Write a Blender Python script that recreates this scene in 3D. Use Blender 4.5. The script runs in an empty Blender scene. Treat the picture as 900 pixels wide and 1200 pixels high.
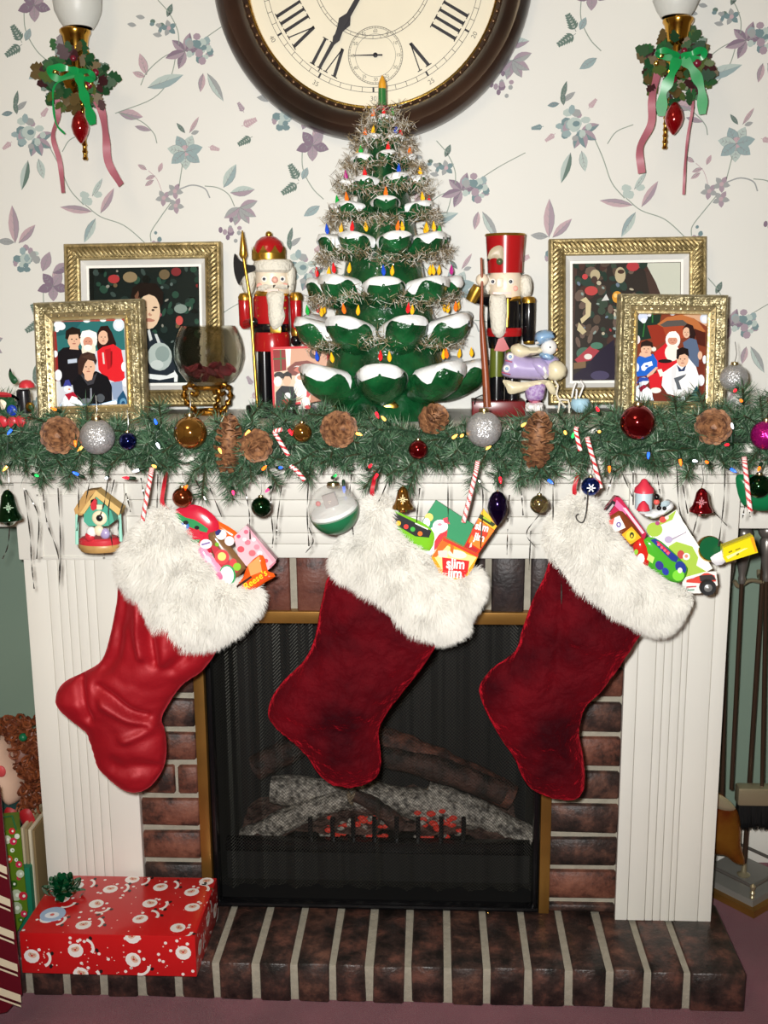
import bpy, bmesh, math, random
import numpy as np
from mathutils import Vector as V, Matrix, geometry, noise
random.seed(11)
SC = bpy.context.scene
COL = SC.collection
# ---------------------------------------------------------------- camera
F = 1250.0
PITCH = math.atan(250 / F); YAW = math.atan(62 / (F / math.cos(PITCH))); ROLL = math.radians(0.45)
CAM = V((0.11, -1.93, 1.235))
FW = V((-math.sin(YAW) * math.cos(PITCH), math.cos(YAW) * math.cos(PITCH), -math.sin(PITCH)))
_r = V((math.cos(YAW), math.sin(YAW), 0)); _u = _r.cross(FW)
RT = _r * math.cos(ROLL) - _u * math.sin(ROLL); UP = _u * math.cos(ROLL) + _r * math.sin(ROLL)
cd = bpy.data.cameras.new('camera'); cd.sensor_fit = 'VERTICAL'; cd.sensor_height = 36.0; cd.sensor_width = 27.0
cd.lens = F * 36.0 / 1200.0; cd.clip_start = 0.02
cam = bpy.data.objects.new('camera', cd); COL.objects.link(cam)
m = Matrix.Identity(4)
for i in range(3):
    m[i][0] = RT[i]; m[i][1] = UP[i]; m[i][2] = -FW[i]; m[i][3] = CAM[i]
cam.matrix_world = m
SC.camera = cam
# ---------------------------------------------------------------- light
SC.view_settings.view_transform = 'Standard'; SC.view_settings.look = 'None'
SC.view_settings.exposure = 0.0; SC.view_settings.gamma = 1.0; SC.view_settings.use_curve_mapping = False
w = bpy.data.worlds.new('room_ambient'); SC.world = w; w.use_nodes = True
w.node_tree.nodes['Background'].inputs[0].default_value = (1.0, 0.86, 0.72, 1)
w.node_tree.nodes['Background'].inputs[1].default_value = 0.10
fl = bpy.data.lights.new('camera_flash', 'SPOT'); fl.energy = 153; fl.shadow_soft_size = 0.016
fl.spot_size = math.radians(112); fl.spot_blend = 1.0; fl.color = (1.0, 0.985, 0.965)
flo = bpy.data.objects.new('camera_flash', fl); COL.objects.link(flo)
flo.location = CAM + V((-0.03, 0.02, 0.022))
flo.rotation_euler = (V((0.0, 0, 0.98)) - flo.location).to_track_quat('-Z', 'Y').to_euler()
rm = bpy.data.lights.new('room_fill', 'POINT'); rm.energy = 18; rm.shadow_soft_size = 0.25; rm.color = (1.0, 0.78, 0.52)  # unseen warm lamp, added as fill for the closed room
rmo = bpy.data.objects.new('room_fill', rm); COL.objects.link(rmo); rmo.location = (-0.5, -1.9, 2.35)

# ---------------------------------------------------------------- helpers
def at(px, py, Y):
    d = FW * F + RT * (px - 450) - UP * (py - 600)
    return CAM + d * ((Y - CAM.y) / d.y)
def atz(px, py, Z):
    d = FW * F + RT * (px - 450) - UP * (py - 600)
    return CAM + d * ((Z - CAM.z) / d.z)
def atp(px, py, p0, n):
    d = FW * F + RT * (px - 450) - UP * (py - 600)
    return CAM + d * ((p0 - CAM).dot(n) / d.dot(n))
def spx(px, py, Y):
    return (at(px, py, Y) - CAM).dot(FW) / F
def lin(h):
    if isinstance(h, str):
        h = h.lstrip('#'); c = [int(h[i:i + 2], 16) / 255 for i in (0, 2, 4)]
    else:
        return tuple(h[:3])
    return tuple(x / 12.92 if x <= 0.04045 else ((x + 0.055) / 1.055) ** 2.4 for x in c)
def ell(cx, cy, rx, ry, n=18, rot=0, a0=0, a1=360):
    o = []; r = math.radians(rot)
    full = abs(a1 - a0) >= 360
    for i in range(n if full else n + 1):
        a = math.radians(a0 + (a1 - a0) * i / n)
        x = rx * math.cos(a); y = ry * math.sin(a)
        o.append((cx + x * math.cos(r) - y * math.sin(r), cy + x * math.sin(r) + y * math.cos(r)))
    return o
def smooth_closed(pts, n=4):
    o = []; N = len(pts)
    for i in range(N):
        p0, p1, p2, p3 = [V(pts[(i + k) % N]) for k in (-1, 0, 1, 2)]
        for j in range(n):
            t = j / n
            o.append(tuple(0.5 * ((2 * p1) + (-p0 + p2) * t + (2 * p0 - 5 * p1 + 4 * p2 - p3) * t * t + (-p0 + 3 * p1 - 3 * p2 + p3) * t ** 3)))
    return o
def smooth_open(pts, n=6):
    P = [V(p) for p in pts]; P = [2 * P[0] - P[1]] + P + [2 * P[-1] - P[-2]]; o = []
    for i in range(1, len(P) - 2):
        p0, p1, p2, p3 = P[i - 1], P[i], P[i + 1], P[i + 2]
        for j in range(n):
            t = j / n
            o.append(0.5 * ((2 * p1) + (-p0 + p2) * t + (2 * p0 - 5 * p1 + 4 * p2 - p3) * t * t + (-p0 + 3 * p1 - 3 * p2 + p3) * t ** 3))
    o.append(P[-2]); return o

class MB:
    def __init__(s): s.v = []; s.f = []; s.c = []; s.s = []
    def add(s, verts, faces, col=None, smooth=True):
        b = len(s.v); s.v.extend([tuple(p) for p in verts])
        for f in faces:
            s.f.append(tuple(b + i for i in f)); s.c.append(col); s.s.append(smooth)
        return s
    def grid(s, rows, cu=False, cv=False, col=None, smooth=True):
        n = len(rows[0]); R = len(rows); vs = [p for r in rows for p in r]; fs = []
        for i in range(R if cv else R - 1):
            for j in range(n if cu else n - 1):
                a = i * n + j; b = i * n + (j + 1) % n; c = ((i + 1) % R) * n + (j + 1) % n; d = ((i + 1) % R) * n + j
                fs.append((a, b, c, d))
        return s.add(vs, fs, col, smooth)
    def poly(s, pts, col=None): return s.add(pts, [tuple(range(len(pts)))], col, False)
    def tube(s, path, r, n=8, col=None, cap=True):
        P = [V(p) for p in path]; R = list(r) if hasattr(r, '__len__') else [r] * len(P)
        rows = []; up = None
        for i, p in enumerate(P):
            t = (P[min(i + 1, len(P) - 1)] - P[max(i - 1, 0)])
            t = t.normalized() if t.length > 1e-9 else V((0, 0, 1))
            if up is None: up = V((0, 1, 0)) if abs(t.y) < 0.9 else V((1, 0, 0))
            a = t.cross(up).normalized(); b = a.cross(t).normalized(); up = b
            rows.append([p + (a * math.cos(k * 2 * math.pi / n) + b * math.sin(k * 2 * math.pi / n)) * R[i] for k in range(n)])
        s.grid(rows, cu=True, col=col)
        if cap:
            s.add(rows[0], [tuple(range(n))], col); s.add(rows[-1], [tuple(range(n - 1, -1, -1))], col)
        return s
    def lathe(s, prof, c, n=20, axis=(0, 0, 1), col=None, cap=True):
        ax = V(axis).normalized(); c = V(c)
        a = ax.orthogonal().normalized(); b = ax.cross(a)
        if abs(ax.z) > 0.99: a = V((1, 0, 0)); b = V((0, 1, 0))
        rows = [[c + ax * z + (a * math.cos(k * 2 * math.pi / n) + b * math.sin(k * 2 * math.pi / n)) * max(r, 1e-5) for k in range(n)] for r, z in prof]
        s.grid(rows, cu=True, col=col)
        if cap:
            for r in (rows[0], rows[-1]):
                s.add(r, [tuple(range(n))], col)
        return s
    def lpx(s, cx, Y, prof, n=20, col=None, flat=1.0):
        """solid of revolution about a vertical axis, profile given as (half width, height) in photo pixels at depth Y"""
        ym = sum(p[1] for p in prof) / len(prof); c = at(cx, ym, Y)
        rows = []
        for hw, py in prof:
            q = at(cx, py, Y); r = hw * spx(cx, py, Y)
            rows.append([V((c.x + r * math.cos(k * 2 * math.pi / n), Y + flat * r * math.sin(k * 2 * math.pi / n), q.z)) for k in range(n)])
        s.grid(rows, cu=True, col=col)
        for r in (rows[0], rows[-1]): s.add(r, [tuple(range(n))], col)
        return s
    def ball(s, c, r, sc=(1, 1, 1), nu=20, nv=12, col=None, M=None):
        c = V(c); rows = []
        for i in range(nv + 1):
            t = math.pi * i / nv
            row = []
            for k in range(nu):
                a = 2 * math.pi * k / nu
                p = V((r * sc[0] * math.sin(t) * math.cos(a), r * sc[1] * math.sin(t) * math.sin(a), r * sc[2] * math.cos(t)))
                if M: p = M @ p
                row.append(c + p)
            rows.append(row)
        return s.grid(rows, cu=True, col=col)
    def box(s, x0, x1, y0, y1, z0, z1, col=None, b=0.0):
        if b <= 0:
            vs = [(x, y, z) for z in (z0, z1) for y in (y0, y1) for x in (x0, x1)]
            return s.add(vs, [(0, 2, 3, 1), (4, 5, 7, 6), (0, 1, 5, 4), (2, 6, 7, 3), (0, 4, 6, 2), (1, 3, 7, 5)], col, False)
        bm = bmesh.new(); bmesh.ops.create_cube(bm, size=1)
        for v in bm.verts:
            v.co = V(((x0 + x1) / 2 + v.co.x * (x1 - x0), (y0 + y1) / 2 + v.co.y * (y1 - y0), (z0 + z1) / 2 + v.co.z * (z1 - z0)))
        bmesh.ops.bevel(bm, geom=list(bm.edges), offset=b, segments=2, profile=0.6, affect='EDGES')
        return s.bm(bm, col, True)
    def bm(s, bm, col=None, smooth=True):
        bm.verts.index_update()
        s.add([v.co for v in bm.verts], [[v.index for v in f.verts] for f in bm.faces], col, smooth); bm.free(); return s
    def obox(s, c, ax, ay, az, col=None):
        """oriented box: centre and three half vectors"""
        c, ax, ay, az = V(c), V(ax), V(ay), V(az)
        vs = [c + ax * i + ay * j + az * k for k in (-1, 1) for j in (-1, 1) for i in (-1, 1)]
        return s.add(vs, [(0, 2, 3, 1), (4, 5, 7, 6), (0, 1, 5, 4), (2, 6, 7, 3), (0, 4, 6, 2), (1, 3, 7, 5)], col, False)
    def prism(s, pts, off, col=None, smooth=False):
        n = len(pts); A = [V(p) for p in pts]; B = [p + V(off) for p in A]
        s.add(A, [tuple(range(n))], col, False); s.add(B, [tuple(range(n - 1, -1, -1))], col, False)
        return s.add(A + B, [(i, i + n, (i + 1) % n + n, (i + 1) % n) for i in range(n)], col, smooth)
    def ribbon(s, path, wdir, hw, col=None):
        P = [V(p) for p in path]; H = hw if hasattr(hw, '__len__') else [hw] * len(P)
        D = wdir if isinstance(wdir, list) else [V(wdir)] * len(P)
        return s.grid([[p - d * h, p + d * h] for p, d, h in zip(P, D, H)], col=col)
    def puff(s, px, Y, th, step=0.006, R=None, disp=None, col=None, back=1.0, zmap=None, raw=None):
        """a rounded solid whose outline is the closed pixel outline placed at depth Y"""
        P = raw if raw else [(at(x, y, Y).x, at(x, y, Y).z) for x, y in px]
        B = []
        N = len(P)
        for i in range(N):
            a, b = V(P[i]), V(P[(i + 1) % N]); k = max(1, int((b - a).length / step))
            for j in range(k): B.append(a.lerp(b, j / k))
        A = np.array([tuple(p) for p in B]); A2 = np.roll(A, -1, 0); D = A2 - A; L2 = (D ** 2).sum(1) + 1e-12
        def dist(Q):
            t = np.clip(((Q[:, None, :] - A[None]) * D[None]).sum(2) / L2[None], 0, 1)
            C = A[None] + t[..., None] * D[None]
            return np.sqrt(((Q[:, None, :] - C) ** 2).sum(2)).min(1)
        x0, z0 = A.min(0); x1, z1 = A.max(0)
        gx = []; r = 0; z = z0 + step / 2
        while z < z1:
            x = x0 + (step / 2 if r % 2 else 0)
            while x < x1: gx.append((x, z)); x += step
            z += step * 0.87; r += 1
        if not gx: gx = [tuple(A.mean(0))]
        Q = np.array(gx); dq = dist(Q); Q = Q[dq > step * 0.45]
        vin = [V(p) for p in A] + [V(p) for p in Q]; nb = len(A)
        ev = [(i, (i + 1) % nb) for i in range(nb)]
        res = geometry.delaunay_2d_cdt(vin, ev, [], 1, 1e-7)
        vo, fo = res[0], res[2]; W = np.array([tuple(p) for p in vo]); d = dist(W)
        if R is None: R = max(d.max(), 1e-5)
        h = th * np.sqrt(np.clip(1 - (1 - np.clip(d / R, 0, 1)) ** 2, 0, 1))
        fr = []; bk = []; 
        for i, p in enumerate(W):
            dy = disp(p[0], p[1], d[i]) if disp else 0
            fr.append((p[0], Y - h[i] + dy * min(1, d[i] / (step * 1.2)), p[1]))
            bk.append((p[0], Y + back * h[i], p[1]))
        bnd = d < 1e-6; n = len(W); idx = [i if bnd[i] else n + i for i in range(n)]
        fs = []
        for f in fo:
            f = list(f)
            a, b, c = [V(W[k]) for k in f[:3]]
            if (b - a).x * (c - a).y - (b - a).y * (c - a).x < 0: f = f[::-1]
            fs.append(tuple(f)); fs.append(tuple(idx[k] for k in f[::-1]))
        s.add(fr + bk, fs, col, True); return s

def name_clean(n): return n
def wloc(o):
    p = V((0, 0, 0))
    while o is not None: p = p + o.location; o = o.parent
    return p
def build(name, mb, mat, parent=None, label=None, cat=None, group=None, kind=None, sharp=40):
    me = bpy.data.meshes.new(name)
    used = sorted({i for f in mb.f for i in f}); mp = {o: i for i, o in enumerate(used)}
    vs = [mb.v[i] for i in used]
    if parent is None:
        xs = [v[0] for v in vs]; ys = [v[1] for v in vs]; zs = [v[2] for v in vs]
        o0 = V(((min(xs) + max(xs)) / 2, (min(ys) + max(ys)) / 2, min(zs)))
    else: o0 = wloc(parent)
    me.from_pydata([(v[0] - o0.x, v[1] - o0.y, v[2] - o0.z) for v in vs], [], [tuple(mp[i] for i in f) for f in mb.f])
    me.polygons.foreach_set('use_smooth', mb.s)
    if any(c is not None for c in mb.c):
        at_ = me.color_attributes.new('Col', 'FLOAT_COLOR', 'CORNER'); arr = []
        for f, c in zip(mb.f, mb.c):
            c = lin(c) if c is not None else (0.5, 0.5, 0.5)
            arr.extend((c[0], c[1], c[2], 1.0) * len(f))
        at_.data.foreach_set('color', arr)
    me.update()
    if sharp and any(mb.s): me.set_sharp_from_angle(angle=math.radians(sharp))
    me.materials.append(mat)
    o = bpy.data.objects.new(name, me); COL.objects.link(o)
    if parent is None: o.location = o0
    else: o.parent = parent
    return tag(o, label, cat, group, kind)
def tag(o, label=None, cat=None, group=None, kind=None):
    if label: o['label'] = label
    if cat: o['category'] = cat
    if group: o['group'] = group
    if kind: o['kind'] = kind
    return o
def thing(name, loc, label=None, cat=None, group=None, kind=None):
    o = bpy.data.objects.new(name, None); COL.objects.link(o); o.location = V(loc); o.empty_display_size = 0.02
    return tag(o, label, cat, group, kind)
def inst(src, name, loc, rot=(0, 0, 0), sc=1.0, parent=None):
    o = src.copy(); o.name = name; COL.objects.link(o); o.parent = parent
    o.location = V(loc) - (wloc(parent) if parent else V((0, 0, 0))); o.rotation_euler = rot
    o.scale = (sc, sc, sc) if not hasattr(sc, '__len__') else sc
    return o

# ---------------------------------------------------------------- materials
MATS = {}
def mat(name, color=None, rough=0.5, metal=0.0, spec=0.5, coat=0.0, sheen=0.0, sheen_tint=None, sheen_rough=0.3, emit=None, estr=0.0,
        trans=0.0, ior=1.45, alpha=1.0, var=0.0, vscale=20.0, color2=None, bump=0.0, bscale=80.0, bdist=0.002, vc=False, wave=None, detail=3.0, trl=0.0):
    if name in MATS: return MATS[name]
    M = bpy.data.materials.new(name); M.use_nodes = True; nt = M.node_tree; b = nt.nodes['Principled BSDF']; L = nt.links
    S = lambda k, v: b.inputs[k].__setattr__('default_value', v)
    if color is not None: S('Base Color', (*lin(color), 1))
    S('Roughness', rough); S('Metallic', metal); S('Specular IOR Level', spec); S('Coat Weight', coat); S('Coat Roughness', 0.06)
    S('Sheen Weight', sheen); S('Sheen Roughness', sheen_rough); S('IOR', ior); S('Transmission Weight', trans); S('Alpha', alpha)
    if sheen_tint: S('Sheen Tint', (*lin(sheen_tint), 1))
    if emit is not None: S('Emission Color', (*lin(emit), 1)); S('Emission Strength', estr)
    if trl: S('Subsurface Weight', trl); S('Subsurface Radius', (0.01, 0.01, 0.008))
    tc = nt.nodes.new('ShaderNodeTexCoord')
    if vc:
        a = nt.nodes.new('ShaderNodeAttribute'); a.attribute_name = 'Col'; L.new(a.outputs['Color'], b.inputs['Base Color'])
    elif var or color2:
        n = nt.nodes.new('ShaderNodeTexNoise'); n.inputs['Scale'].default_value = vscale; n.inputs['Detail'].default_value = detail
        L.new(tc.outputs['Object'], n.inputs['Vector'])
        r = nt.nodes.new('ShaderNodeValToRGB'); r.color_ramp.elements[0].position = 0.35; r.color_ramp.elements[1].position = 0.65
        c1 = lin(color); c2 = lin(color2) if color2 else tuple(min(1, x * (1 + var)) for x in c1)
        c1 = c1 if color2 else tuple(x * (1 - var) for x in c1)
        r.color_ramp.elements[0].color = (*c1, 1); r.color_ramp.elements[1].color = (*c2, 1)
        L.new(n.outputs['Fac'], r.inputs['Fac']); L.new(r.outputs['Color'], b.inputs['Base Color'])
    if bump:
        n = nt.nodes.new('ShaderNodeTexNoise'); n.inputs['Scale'].default_value = bscale; n.inputs['Detail'].default_value = 4
        L.new(tc.outputs['Object'], n.inputs['Vector'])
        bp = nt.nodes.new('ShaderNodeBump'); bp.inputs['Strength'].default_value = bump; bp.inputs['Distance'].default_value = bdist
        L.new(n.outputs['Fac'], bp.inputs['Height']); L.new(bp.outputs['Normal'], b.inputs['Normal'])
    MATS[name] = M; return M
def glitter(name, color, scale=900, metal=0.9, rough=0.25, amt=0.9):
    if name in MATS: return MATS[name]
    M = mat(name, color, rough, metal); nt = M.node_tree; b = nt.nodes['Principled BSDF']; L = nt.links
    tc = nt.nodes.new('ShaderNodeTexCoord'); v = nt.nodes.new('ShaderNodeTexVoronoi'); v.inputs['Scale'].default_value = scale
    L.new(tc.outputs['Object'], v.inputs['Vector'])
    geo = nt.nodes.new('ShaderNodeNewGeometry'); sub = nt.nodes.new('ShaderNodeVectorMath'); sub.operation = 'SUBTRACT'
    sub.inputs[1].default_value = (0.5, 0.5, 0.5); L.new(v.outputs['Color'], sub.inputs[0])
    scl = nt.nodes.new('ShaderNodeVectorMath'); scl.operation = 'SCALE'; scl.inputs['Scale'].default_value = amt; L.new(sub.outputs[0], scl.inputs[0])
    ad = nt.nodes.new('ShaderNodeVectorMath'); ad.operation = 'ADD'; L.new(geo.outputs['Normal'], ad.inputs[0]); L.new(scl.outputs[0], ad.inputs[1])
    nm = nt.nodes.new('ShaderNodeVectorMath'); nm.operation = 'NORMALIZE'; L.new(ad.outputs[0], nm.inputs[0]); L.new(nm.outputs[0], b.inputs['Normal'])
    return M
PRINT = mat('printed_matte', rough=0.45, vc=True, spec=0.3)
PHOTO = mat('printed_glossy', rough=0.22, vc=True, spec=0.35)
PAINT = mat('painted_glaze', rough=0.25, vc=True, coat=0.3)
GOLD = mat('gold_metal', 'c9a24a', 0.25, 1.0, bump=0.15, bscale=60)
BRASS = mat('brass', 'c8a860', 0.2, 1.0)
WHITE = mat('white_paint', 'e9e7dd', 0.42, bump=0.06, bscale=25, var=0.015, vscale=6)
BLACKG = mat('black_gloss', '0c0c0e', 0.2, coat=0.4)
def text_mesh(txt, size, bold=0.0, shear=0.0):
    cu = bpy.data.curves.new('t', 'FONT'); cu.body = txt; cu.size = size; cu.align_x = 'CENTER'; cu.align_y = 'CENTER'; cu.offset = bold; cu.shear = shear
    cu.resolution_u = 3
    o = bpy.data.objects.new('t', cu); COL.objects.link(o)
    dg = bpy.context.evaluated_depsgraph_get(); me = o.evaluated_get(dg).to_mesh()
    vs = [v.co.copy() for v in me.vertices]; fs = [tuple(p.vertices) for p in me.polygons]
    o.evaluated_get(dg).to_mesh_clear(); bpy.data.objects.remove(o); bpy.data.curves.remove(cu)
    return vs, fs
def put_text(mb, txt, size, org, xa, ya, col, bold=0.0, shear=0.0, sx=1.0):
    vs, fs = text_mesh(txt, size, bold, shear); org, xa, ya = V(org), V(xa).normalized(), V(ya).normalized()
    mb.add([org + xa * v.x * sx + ya * v.y for v in vs], fs, col, False)
def layers(mb, items, p0, n, d0=0.0003, dd=0.00012):
    """flat print: coloured polygons given in photo pixels, laid on the plane through p0 with normal n (towards the room)"""
    for i, (col, pts) in enumerate(items):
        q = p0 + n * (d0 + dd * i)
        mb.poly([atp(x, y, q, n) for x, y in pts], col)
# ================================================================ the room
WALLP = mat('wallpaper_ground', 'dcdcd6', 0.6, var=0.015, vscale=3, spec=0.3)
GREENW = mat('green_wall_paint', '7f9484', 0.5, var=0.03, vscale=5)
CARPET = mat('carpet', '8a4454', 0.95, sheen=0.3, sheen_rough=0.5, color2='763646', vscale=9, bump=1.0, bscale=600, bdist=0.004)
mb = MB(); mb.box(-2.0, 2.0, 0.0, 0.03, 0.826, 2.5)
wall_back = build('wall_back', mb, WALLP, kind='structure', label='white floral wallpapered wall behind the mantel')
mb = MB()
mb.box(-2.0, -0.60, 0.29, 0.32, 0.0, 0.84); mb.box(0.60, 2.0, 0.29, 0.32, 0.0, 0.84)
mb.box(-0.62, -0.60, 0.0, 0.29, 0.0, 0.84); mb.box(0.60, 0.62, 0.0, 0.29, 0.0, 0.84)
mb.box(-2.0, -0.60, 0.03, 0.30, 0.826, 0.84); mb.box(0.60, 2.0, 0.03, 0.30, 0.826, 0.84)
build('wall_lower', mb, GREENW, kind='structure', label='sage green recessed lower walls on both sides of the fireplace')
for nm, x0, x1 in (('trim_1', -2.0, -0.56), ('trim_2', 0.56, 2.0)):
    mb = MB(); mb.box(x0, x1, -0.018, 0.0, 0.822, 0.862, b=0.004); mb.box(x0, x1, -0.010, 0.0, 0.862, 0.90, b=0.003)
    build(nm, mb, WHITE, kind='structure', label='white chair rail above the green wall')
for nm, x0, x1 in (('baseboard_left', -2.0, -0.62), ('baseboard_right', 0.62, 2.0)):
    mb = MB(); mb.box(x0, x1, 0.276, 0.29, 0.0, 0.10, b=0.003)
    build(nm, mb, WHITE, kind='structure')
mb = MB(); mb.box(-2.02, 2.02, -3.32, 0.5, -0.02, 0.0)
floor = build('floor', mb, CARPET, kind='structure', label='dusty rose carpet in front of the hearth')

ROOM = mat('room_paint', 'cfc8b8', 0.7)
for nm, a in (('wall_left', (-2.02, -2.0, -3.3, 0.32, 0, 2.5)), ('wall_right', (2.0, 2.02, -3.3, 0.32, 0, 2.5)), ('wall_front', (-2.02, 2.02, -3.32, -3.3, 0, 2.5)), ('ceiling', (-2.02, 2.02, -3.32, 0.32, 2.5, 2.52))):
    mb = MB(); mb.box(*a); build(nm, mb, ROOM, kind='structure')
# ---- wallpaper print: one half-drop repeat drawn in pixels of the photo (0..330), laid on the wall and repeated
C_ST = '8f9a90'; C_TEAL = '8fa3a5'; C_TEALD = '6f878b'; C_MAUVE = '9f8f9a'; C_PINK = 'b8a0a6'; C_DP = '806f80'; C_GRAY = '989c9c'; C_PALE = 'afbdb8'; C_GREEND = '62776e'
wp = []
def leaf(x, y, ang, L, W, col, col2=None):
    a = math.radians(ang); dx, dy = math.cos(a), -math.sin(a); nx, ny = -dy, dx
    L *= 1.12; W *= 1.02; ts = [0, .15, .35, .55, .75, .9, 1]; ws = [0, .55, .95, 1, .7, .3, 0]
    up = [(x + dx * L * t + nx * W * w_, y + dy * L * t + ny * W * w_) for t, w_ in zip(ts, ws)]
    dn = [(x + dx * L * t - nx * W * w_, y + dy * L * t - ny * W * w_) for t, w_ in zip(ts, ws)][::-1]
    wp.append((col, up + dn[1:-1]))
    if col2: wp.append((col2, up + [(x + dx * L * .5, y + dy * L * .5)]))
    if L > 12:
        q = .35
        wp.append(('7d7f80', [(x + nx * q, y + ny * q), (x + dx * L * .85, y + dy * L * .85), (x - nx * q, y - ny * q)]))
        for t in (.3, .5, .68):
            for sg in (-1, 1):
                bx_, by_ = x + dx * L * t, y + dy * L * t; ex_, ey_ = bx_ + dx * L * .16 + sg * nx * W * .62, by_ + dy * L * .16 + sg * ny * W * .62
                wp.append(('8e9092', [(bx_, by_), (ex_, ey_), (bx_ + dx * .9, by_ + dy * .9)]))
        wp.append(('85888a', [up[k] for k in range(1, 6)] + [(p_[0] - nx * .5, p_[1] - ny * .5) for p_ in up[5:0:-1]]))
def stem(pts, wd=1.15, col=C_ST):
    P = smooth_open([(a, b, 0) for a, b in pts], 5)
    for a, b in zip(P, P[1:]):
        d = (b - a); 
        if d.length < 1e-6: continue
        n = V((-d.y, d.x, 0)).normalized() * wd / 2
        wp.append((col, [tuple((a + n)[:2]), tuple((b + n)[:2]), tuple((b - n)[:2]), tuple((a - n)[:2])]))
def flower(x, y, r, c1, c2, n=6, rot=0):
    for k in range(n): leaf(x, y, rot + k * 360 / n, r, r * .33, c1 if k % 2 else c2, None)
    wp.append((C_PINK, ell(x, y, r * .28, r * .28, 8)))
def cluster(x, y, r, n, cols, rr=2.5, seed=1):
    R = random.Random(seed)
    for k in range(n):
        a = R.random() * 6.28; q = r * math.sqrt(R.random())
        wp.append((R.choice(cols), ell(x + q * math.cos(a), y + q * math.sin(a), rr * R.uniform(.6, 1.1), rr * R.uniform(.6, 1.1), 7)))
def fern(x, y, ang, L, col):
    a = math.radians(ang); stem([(x, y), (x + math.cos(a) * L, y - math.sin(a) * L)], .6, col)
    for k in range(6):
        t = .15 + .14 * k
        for s_ in (-1, 1): leaf(x + math.cos(a) * L * t, y - math.sin(a) * L * t, ang + s_ * 48, L * .32 * (1.1 - t * .7), L * .06, col)
def rose(x, y, r, seed):
    cluster(x, y, r, 26, [C_TEAL, C_GRAY, C_TEALD, C_MAUVE, C_PALE], r * .32, seed)
    wp.append((C_PALE, ell(x, y, r * .5, r * .45, 10))); wp.append((C_TEALD, ell(x + r * .12, y, r * .25, r * .2, 8)))
# top centre: mauve petals and teal bloom
stem([(207, 60), (190, 68), (172, 85), (165, 100)]); stem([(207, 60), (200, 90), (180, 115), (135, 133)]); stem([(210, 52), (208, 35), (198, 15), (185, 0)])
stem([(240, 45), (262, 30), (290, 14)])
for an, L in ((75, 20), (140, 18), (200, 22), (250, 20), (20, 16)): leaf(217, 60, an, L, 5, C_MAUVE, C_DP)
rose(234, 57, 15, 3)
leaf(238, 86, 262, 20, 4, C_PINK, C_MAUVE); leaf(243, 86, 300, 34, 5, C_GRAY, C_PALE)
leaf(173, 103, 20, 40, 7, C_PALE, C_TEAL); leaf(172, 88, 108, 24, 5, C_PINK); leaf(170, 90, 160, 14, 3.5, C_PINK)
for q in ((160, 30), (170, 21), (190, 42)): leaf(q[0], q[1], 170, 10, 2.6, C_GRAY)
cluster(184, 30, 8, 9, [C_TEALD, C_GRAY, C_GREEND], 3, 5); flower(198, 33, 9, C_GRAY, C_TEALD, 5, 30); leaf(196, 20, 70, 15, 3.5, C_GREEND)
# left sprays
stem([(28, 8), (30, 35), (42, 58), (56, 72)]); fern(26, 50, 120, 24, C_GREEND); fern(26, 52, 215, 24, C_GREEND); leaf(30, 48, 70, 14, 4, C_TEAL)
leaf(52, 80, 215, 20, 5, C_TEAL); flower(40, 6, 18, C_MAUVE, C_DP, 5, 200)
leaf(17, 128, 80, 20, 3, C_GREEND); leaf(15, 132, 190, 12, 3, C_TEALD); leaf(18, 130, 40, 16, 3.2, C_GRAY); leaf(20, 134, 100, 15, 3, C_GREEND)
rose(34, 155, 17, 8)
for an in (330, 290, 20, 255): leaf(42, 163, an, 19, 5, C_MAUVE, C_TEALD)
fern(0, 158, 190, 14, C_TEALD); fern(14, 166, 220, 14, C_PINK); fern(48, 138, 55, 14, C_PINK)
leaf(33, 188, 258, 32, 5, C_GREEND, C_PALE); leaf(45, 186, 285, 22, 4.5, C_PALE)
stem([(57, 170), (70, 195), (82, 222), (98, 240)])
stem([(73, 178), (82, 164), (100, 156)])
# right sprig
leaf(139, 132, 350, 26, 6, C_PINK, C_MAUVE); stem([(139, 132), (165, 142), (180, 156), (184, 168)]); leaf(158, 148, 345, 18, 3, C_MAUVE)
flower(217, 178, 19, C_PALE, C_TEAL, 7, 15); wp.append((C_PINK, ell(217, 176, 5, 6, 9)))
leaf(217, 156, 130, 14, 2.5, C_GREEND); leaf(222, 156, 60, 20, 2.5, C_PINK); leaf(224, 157, 20, 9, 2.5, C_GRAY); fern(244, 172, 345, 14, C_PINK)
stem([(214, 192), (212, 205), (210, 218)]); stem([(210, 222), (225, 217), (240, 221), (246, 232)], 1.6, C_GRAY); stem([(240, 218), (255, 220), (268, 228), (275, 242)])
for q in ((192, 232), (205, 224), (206, 241)): flower(q[0], q[1], 9, C_MAUVE, C_GRAY, 5, q[0])
stem([(200, 238), (188, 255), (177, 272), (177, 283)]); stem([(191, 228), (184, 210), (174, 200)], .7, C_PINK)
for q in ((172, 199, 150), (182, 206, 200), (186, 202, 70), (180, 211, 215)): leaf(q[0], q[1], q[2], 11, 2.6, C_PINK)
leaf(262, 220, 62, 28, 6, C_PALE, C_TEAL); leaf(270, 226, 8, 26, 6, C_PALE, C_MAUVE)
for an in (215, 255, 300, 330, 20): leaf(281, 243, an, 20, 5, C_MAUVE, C_GRAY)
cluster(272, 270, 14, 12, [C_MAUVE, C_GRAY, C_DP], 4, 9)
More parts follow.
